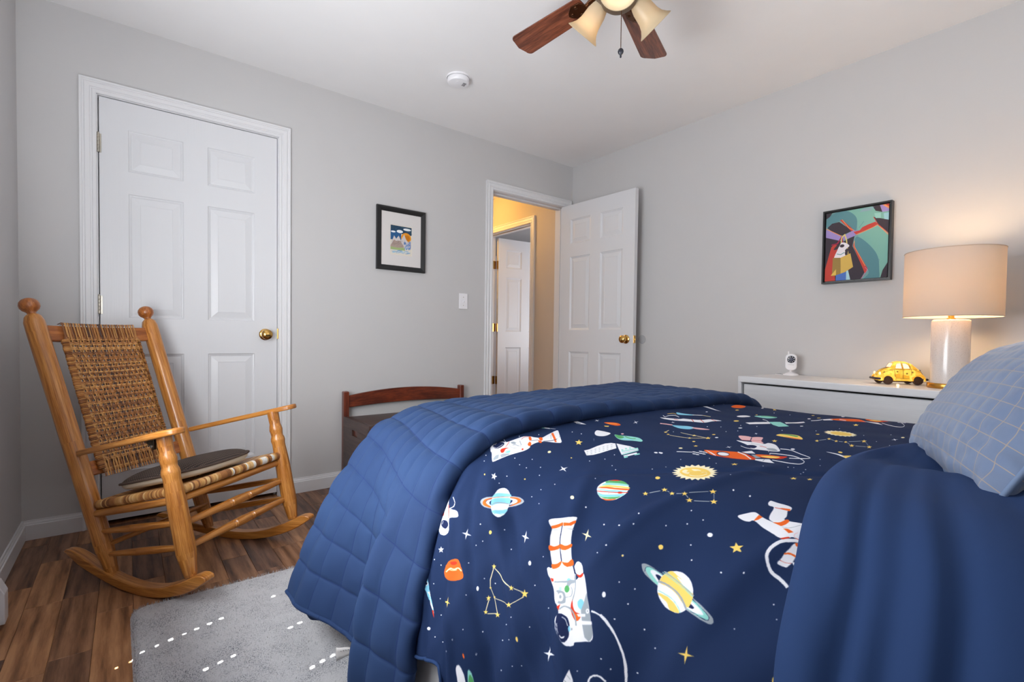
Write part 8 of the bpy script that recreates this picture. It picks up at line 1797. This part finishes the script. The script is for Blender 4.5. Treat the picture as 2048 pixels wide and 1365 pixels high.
for sg in (-1, 1):
    for wx in (-0.058, 0.060):
        # fender arch
        mb = MB(); P = []
        for i in range(15):
            a = -0.15 + (PI + 0.3) * i / 14; P.append([MCar @ Vector((wx + rr * math.cos(a), sg * (0.036 + yy), 0.022 + rr * math.sin(a))) for rr, yy in ((0.020, 0.014), (0.026, 0.015), (0.031, 0.011), (0.034, 0.002), (0.034, -0.006))])
        MB().grid(P).build('fender', mcar.m, t, smooth=60)
        mb = MB().lathe([(0, -0.007), (0.013, -0.007), (0.0185, -0.006), (0.020, 0), (0.0185, 0.006), (0.013, 0.007), (0.011, 0.005), (0, 0.005)], 28, MCar @ frame((wx, sg * 0.042, 0.020), (1, 0, 0), (0, 0, 1), (0, -1, 0)), caps=False)
        wo = mb.build('wheel', mtyre, t, smooth=40)
        mb = MB()
        for k in range(8):
            a = k * PI / 4; mb.box(Vector((wx + 0.008 * math.cos(a), sg * 0.0485, 0.020 + 0.008 * math.sin(a))), (0.010, 0.002, 0.0018), Matrix.Rotation(-a, 3, 'Y'))
        mb.xf(MCar); mb.build('spokes', mlead, wo)
    # windows and lead lines on the side
    def surf(x, z, off=0.0012):
        ht = car_h(x); e = math.sqrt(max(0, 1 - (abs(x) / 0.0945) ** 5)); zz = min(1, max(0, (z - 0.018) / (ht - 0.018))) ** (1 / 0.62); yy = math.sqrt(max(0, 1 - zz * zz)); k = min(1, max(0, (z - 0.064) / 0.035)); w = (0.040 * (1 - k) + 0.026 * k) * e if ht > 0.075 else 0.040 * e
        return MCar @ Vector((x, sg * (yy ** 0.45 * w + off), z))
    for poly_ in ([(0.002, 0.074), (0.028, 0.074), (0.022, 0.092), (0.016, 0.097), (0.002, 0.098)], [(-0.030, 0.074), (-0.004, 0.074), (-0.004, 0.098), (-0.018, 0.097), (-0.027, 0.090)]):
        cx_ = sum(p[0] for p in poly_) / len(poly_); cz_ = sum(p[1] for p in poly_) / len(poly_); v_ = [surf(cx_, cz_, 0.0016)] + [surf(x, z, 0.0016) for x, z in poly_]; n = len(poly_)
        MB().add(v_, [(0, 1 + i, 1 + (i + 1) % n) for i in range(n)]).build('window', mwin.m, t)
        MB().tube([surf(x, z, 0.002) for x, z in poly_ + [poly_[0]]], 0.0007, 5).build('window_line', mlead, t)
    mb = MB()
    for ln in ([(-0.001, 0.028), (-0.001, 0.104)], [(-0.034, 0.032), (-0.034, 0.072), (-0.03, 0.1)], [(0.03, 0.032), (0.032, 0.07)], [(-0.06, 0.070), (-0.03, 0.071), (0.0, 0.070), (0.03, 0.070), (0.05, 0.068)], [(-0.03, 0.030), (0.03, 0.030)], [(0.04, 0.066), (0.06, 0.062), (0.08, 0.05)], [(-0.09, 0.045), (-0.075, 0.06), (-0.05, 0.066)]):
        pts = []
        for a, b in zip(ln, ln[1:]):
            for k in range(6): pts.append(surf(a[0] + (b[0] - a[0]) * k / 6, a[1] + (b[1] - a[1]) * k / 6, 0.0012))
        pts.append(surf(*ln[-1], 0.0012)); mb.tube(pts, 0.0007, 5)
    rr_ = random.Random(5)
    for (x, z) in ((-0.072, 0.082 - 0.016), (-0.016, 0.052), (0.022, 0.060), (-0.038, 0.058), (0.070, 0.056)):
        c_ = surf(x, z, 0.001)
        for k in range(5):
            a = k * 1.256; mb.tube([c_ + MCar.to_3x3() @ Vector((0.001 * math.cos(a), 0, 0.001 * math.sin(a))), c_ + MCar.to_3x3() @ Vector((0.0042 * math.cos(a), sg * 0.0006, 0.0042 * math.sin(a)))], 0.0010, 5)
    mb.build('lead_lines', mlead, t)
    hl = MB().lathe([(0, 0.004), (0.006, 0.003), (0.0075, 0)], 16, MCar @ frame((0.085, sg * 0.026, 0.050), (0, 1, 0), (0, 0, 1), (1, 0, 0)), caps=False).build('headlight', mwin.m, t)
# windscreen, bonnet lines, bumpers, chassis
ws = [(0.0385, -0.022, 0.079), (0.0385, 0.022, 0.079), (0.0275, 0.019, 0.0985), (0.0275, -0.019, 0.0985)]
MB().add([MCar @ Vector((x + 0.003, y, z)) for x, y, z in ws], [(0, 1, 2, 3)]).build('windscreen', mwin.m, t)
mb = MB().tube([MCar @ Vector((x + 0.0035, y, z)) for x, y, z in ws + [ws[0]]], 0.0008, 5)
for y in (-0.012, 0.0, 0.012): mb.tube([MCar @ Vector((x, y * (1 - 0.3 * (x > .08)), car_h(x) + 0.001)) for x in (0.044, 0.058, 0.072, 0.084, 0.091)], 0.0007, 5)
mb.build('bonnet_lines', mlead, t)
mbp = simple('dark_plum_bumper', (52, 34, 44), 0.5)
for sx in (1, -1):
    MB().tube([MCar @ Vector((sx * x, y, 0.026)) for x, y in ((0.084, -0.045), (0.096, -0.040), (0.101, -0.015), (0.101, 0.015), (0.096, 0.040), (0.084, 0.045))], 0.0052, 10).build('bumper', mbp, t, smooth=40)
MB().b2(-0.085, 0.085, -0.034, 0.034, 0.012, 0.020).xf(MCar).build('chassis', mtyre, t, bevel=0.002)
light('car_lamp_glow', 'POINT', CP + Vector((0, 0, 0.014)) + cs_ * -0.0 , 0.12, (1.0, 0.62, 0.25), shadow_soft_size=0.005)

# ------------------------------------------------------------------ baby monitor camera
BP = Vector((-0.085, -1.862, DT)); vdir = (CAM - BP); vdir.z = 0; vdir.normalize(); vs_ = Vector((0, 0, 1)).cross(vdir).normalized()
MBm = frame(BP, vs_, Vector((0, 0, 1)), vdir)   # x right as seen, y up, z to viewer
t = thing('baby_monitor_camera', 'small white baby monitor camera on the far end of the dresser', 'camera', BP)
MB().lathe([(0, 0), (0.039, 0), (0.040, 0.003), (0.036, 0.008), (0.022, 0.014), (0.010, 0.019), (0.006, 0.022), (0.006, 0.034), (0, 0.036)], 40, Matrix.Translation(BP), caps=False).build('stand', m_plast, t, smooth=50)
def rrect(w, h, r, n=8):
    out = []
    for cx, cy, a0 in ((w - r, h - r, 0), (-w + r, h - r, 90), (-w + r, -h + r, 180), (w - r, -h + r, 270)):
        for k in range(n + 1): a = math.radians(a0 + 90 * k / n); out.append((cx + r * math.cos(a), cy + r * math.sin(a)))
    return out
bt = MBm @ Matrix.Translation((0, 0.075, -0.014))
MB().prism(rrect(0.029, 0.047, 0.022), 0.028, bt).build('body', m_plast, t, smooth=40, bevel=0.006, seg=4)
MB().lathe([(0, 0), (0.0205, 0), (0.0205, 0.0016), (0.019, 0.0022), (0, 0.0022)], 32, MBm @ frame((0, 0.091, 0.0140), (1, 0, 0), (0, 1, 0), (0, 0, 1)), caps=False).build('lens_ring', m_dgray, t, smooth=40)
for k in range(8):
    a = k * PI / 4 + 0.39; MB().lathe([(0, 0.0012), (0.0022, 0.0008), (0.0025, 0)], 10, MBm @ frame((0.0150 * math.cos(a), 0.091 + 0.0150 * math.sin(a), 0.0160), (1, 0, 0), (0, 1, 0), (0, 0, 1)), caps=False).build('infrared_led', m_plast, t, smooth=40)
MB().lathe([(0.0098, 0), (0.0098, 0.002), (0.007, 0.0024), (0.006, 0.0012), (0, 0.0012)], 24, MBm @ frame((0, 0.091, 0.0160), (1, 0, 0), (0, 1, 0), (0, 0, 1)), caps=False).build('lens', simple('lens_grey', (92, 94, 110), 0.2), t, smooth=40)
MB().tube([MBm @ Vector((-0.013, 0.118, -0.006)), MBm @ Vector((-0.0135, 0.136, -0.006))], [0.0048, 0.0042], 12).build('antenna', m_plast, t, smooth=40)
mb = MB()
for k, w in enumerate((0.0022, 0.0016, 0.0024, 0.0018, 0.0022, 0.0016, 0.0024, 0.0020)): mb.box((-0.0135 + k * 0.0038, 0.0605, 0.0143), (w, 0.0022, 0.0004))
mb.xf(MBm); mb.build('faint_grey_lettering', simple('grey_print', (130, 132, 140), 0.5), t)
c_pts = [BP + Vector((-0.01, 0.03, 0.003)), BP + Vector((-0.03, 0.05, 0.002)), BP + Vector((-0.02, 0.075, 0.002)), BP + Vector((0.02, 0.09, 0.002)), BP + Vector((0.07, 0.085, 0.002))]
cc_, _ = catmull(c_pts, 20); MB().tube(cc_, 0.0016, 6).build('power_cord', m_plast, t, smooth=180)

# ------------------------------------------------------------------ ceiling fan
FC = Vector((-1.681, -1.904, 0)); ZB = 2.205
fan = thing('ceiling_fan', 'walnut bladed ceiling fan with frosted tulip lights above the bed', 'ceiling fan', FC + Vector((0, 0, ZC)))
m_bronze = simple('antique_bronze', (92, 58, 36), 0.3, 0.85, bump=(120, 0.3, 0.001), vary=0.25)
TF = Matrix.Translation(FC)
MB().lathe([(0.0, ZC), (0.07, ZC), (0.072, ZC - 0.012), (0.055, ZC - 0.045), (0.03, ZC - 0.06), (0, ZC - 0.06)], 40, TF, caps=False).build('canopy', m_bronze, fan, smooth=40)
MB().lathe([(0.0, ZC - 0.058), (0.06, ZC - 0.06), (0.10, ZC - 0.075), (0.115, ZC - 0.10), (0.115, ZC - 0.16), (0.10, ZC - 0.19), (0.06, ZC - 0.205), (0.0, ZC - 0.207)], 48, TF, caps=False).build('motor_housing', m_bronze, fan, smooth=40)
a_base = math.radians(94.2)
for k in range(5):
    a = a_base - k * 2 * PI / 5; r_ = Vector((math.cos(a), math.sin(a), 0)); tn = Vector((-math.sin(a), math.cos(a), 0)); pt_ = math.radians(11); ty = tn * math.cos(pt_) + Vector((0, 0, 1)) * math.sin(pt_); tz = r_.cross(ty)
    R0, R1 = 0.155, 0.523; out = []
    w0, w1 = 0.048, 0.059
    out += [(R0, -w0 * 0.8), (R0 + 0.02, -w0)]
    for q_i in range(9):
        th = -PI / 2 + PI / 2 * q_i / 8; out.append((R1 - 0.03 + 0.022 * math.cos(th), -w1 + 0.022 + 0.022 * math.sin(th)))
    out.append((R1 + 0.002, 0))
    for q_i in range(9):
        th = PI / 2 * q_i / 8; out.append((R1 - 0.03 + 0.022 * math.cos(th), w1 - 0.022 + 0.022 * math.sin(th)))
    out += [(R0 + 0.02, w0), (R0, w0 * 0.8)]
    MB().prism(out, 0.006, frame(FC + Vector((0, 0, ZB)), r_, ty, tz)).build('blade', m_fanwood, fan, bevel=0.0015)
    mb = MB(); fr = frame(FC + Vector((0, 0, ZB - 0.004)), r_, ty, tz)
    mb.prism([(0.09, -0.014), (0.15, -0.010), (0.165, -0.030), (0.20, -0.034), (0.225, -0.016), (0.235, 0), (0.225, 0.016), (0.20, 0.034), (0.165, 0.030), (0.15, 0.010), (0.09, 0.014)], 0.004, fr)
    for (x, y) in ((0.185, -0.02), (0.185, 0.02), (0.215, 0)): mb.lathe([(0, -0.004), (0.006, -0.003), (0.007, 0)], 12, fr @ Matrix.Translation((x, y, 0)), caps=False)
    mb.tube([FC + r_ * 0.085 + Vector((0, 0, ZB + 0.03)), FC + r_ * 0.115 + Vector((0, 0, ZB + 0.012)), FC + r_ * 0.15 + Vector((0, 0, ZB - 0.002))], 0.009, 8)
    mb.build('blade_iron', m_bronze, fan, smooth=40, bevel=0.001)
MB().lathe([(0, 2.235), (0.035, 2.235), (0.035, 2.19), (0.05, 2.185), (0.062, 2.175), (0.064, 2.165), (0.062, 2.16)], 40, TF, caps=False).build('light_kit_hub', m_bronze, fan, smooth=40)
m_fitter = simple('cream_brushed_metal', (112, 94, 76), 0.5, 0.4)
MB().lathe([(0.063, 2.162), (0.066, 2.158), (0.064, 2.150), (0.058, 2.138), (0.045, 2.127), (0.025, 2.120), (0, 2.118)], 48, TF, caps=False).build('bottom_bowl', m_fitter, fan, smooth=50)
mg2 = NT('frosted_tulip_glass'); mg2.b.inputs['Base Color'].default_value = lin((204, 190, 162)); mg2.b.inputs['Roughness'].default_value = 0.4
tr = mg2.n('ShaderNodeBsdfTranslucent'); tr.inputs[0].default_value = lin((244, 222, 180)); mixs = mg2.n('ShaderNodeMixShader'); mixs.inputs[0].default_value = 0.28; out = mg2.t.nodes['Material Output']
mg2.l(mg2.b.outputs[0], mixs.inputs[1]); mg2.l(tr.outputs[0], mixs.inputs[2]); mg2.l(mixs.outputs[0], out.inputs[0])
for k, deg in enumerate((100, -20, 220)):
    a = math.radians(deg); r_ = Vector((math.cos(a), math.sin(a), 0)); tilt = math.radians(48); ax = r_ * math.sin(tilt) - Vector((0, 0, 1)) * math.cos(tilt); sx = Vector((0, 0, 1)).cross(r_); sy = ax.cross(sx)
    nk = FC + r_ * 0.064 + Vector((0, 0, 2.172)); Ms = frame(nk, sx, sy, ax)
    arm = MB().lathe([(0, -0.02), (0.013, -0.018), (0.016, -0.005), (0.026, 0.004), (0.028, 0.02), (0, 0.02)], 24, Ms, caps=False).build('shade_holder', m_fitter, fan, smooth=40)
    prof = [(0.026, 0.010), (0.031, 0.022), (0.036, 0.040), (0.038, 0.060), (0.040, 0.078), (0.046, 0.096), (0.056, 0.110), (0.064, 0.118), (0.066, 0.121), (0.064, 0.1225), (0.054, 0.113), (0.043, 0.097), (0.037, 0.078), (0.035, 0.060), (0.033, 0.040), (0.028, 0.022)]
    sh2 = MB().lathe(prof, 48, Ms, caps=False).build('tulip_shade', mg2.m, fan, smooth=60)
    MB().lathe([(0, 0.02), (0.012, 0.022), (0.016, 0.045), (0.020, 0.060), (0.019, 0.075), (0.010, 0.086), (0, 0.088)], 20, Ms, caps=False).build('bulb', mbulb.m, sh2, smooth=60)
    light('fan_bulb_glow', 'POINT', nk + ax * 0.105, {100: 0.20, -20: 0.05, 220: 0.06}[deg], (1.0, 0.80, 0.58), shadow_soft_size=0.015)
# beaded pull chain with dark pendant
mb = MB(); c0 = FC + Vector((0.012, -0.002, 0)); 
for k in range(34): mb.lathe([(0, -0.0019), (0.0014, -0.0013), (0.0019, 0), (0.0014, 0.0013), (0, 0.0019)], 6, Matrix.Translation(c0 + Vector((0, 0, 2.122 - k * 0.0040))), caps=False)
ch_ = mb.build('pull_chain', m_bronze, fan, smooth=180)
PZ_ = 1.984
MB().lathe([(0, 0.012), (0.004, 0.011), (0.009, 0.006), (0.0105, 0), (0.009, -0.006), (0.005, -0.011), (0.003, -0.014), (0.0035, -0.020), (0.002, -0.022), (0, -0.022)], 20, Matrix.Translation(c0 + Vector((0, 0, PZ_ - 0.01))), caps=False).build('pendant', m_dgray, ch_, smooth=60)
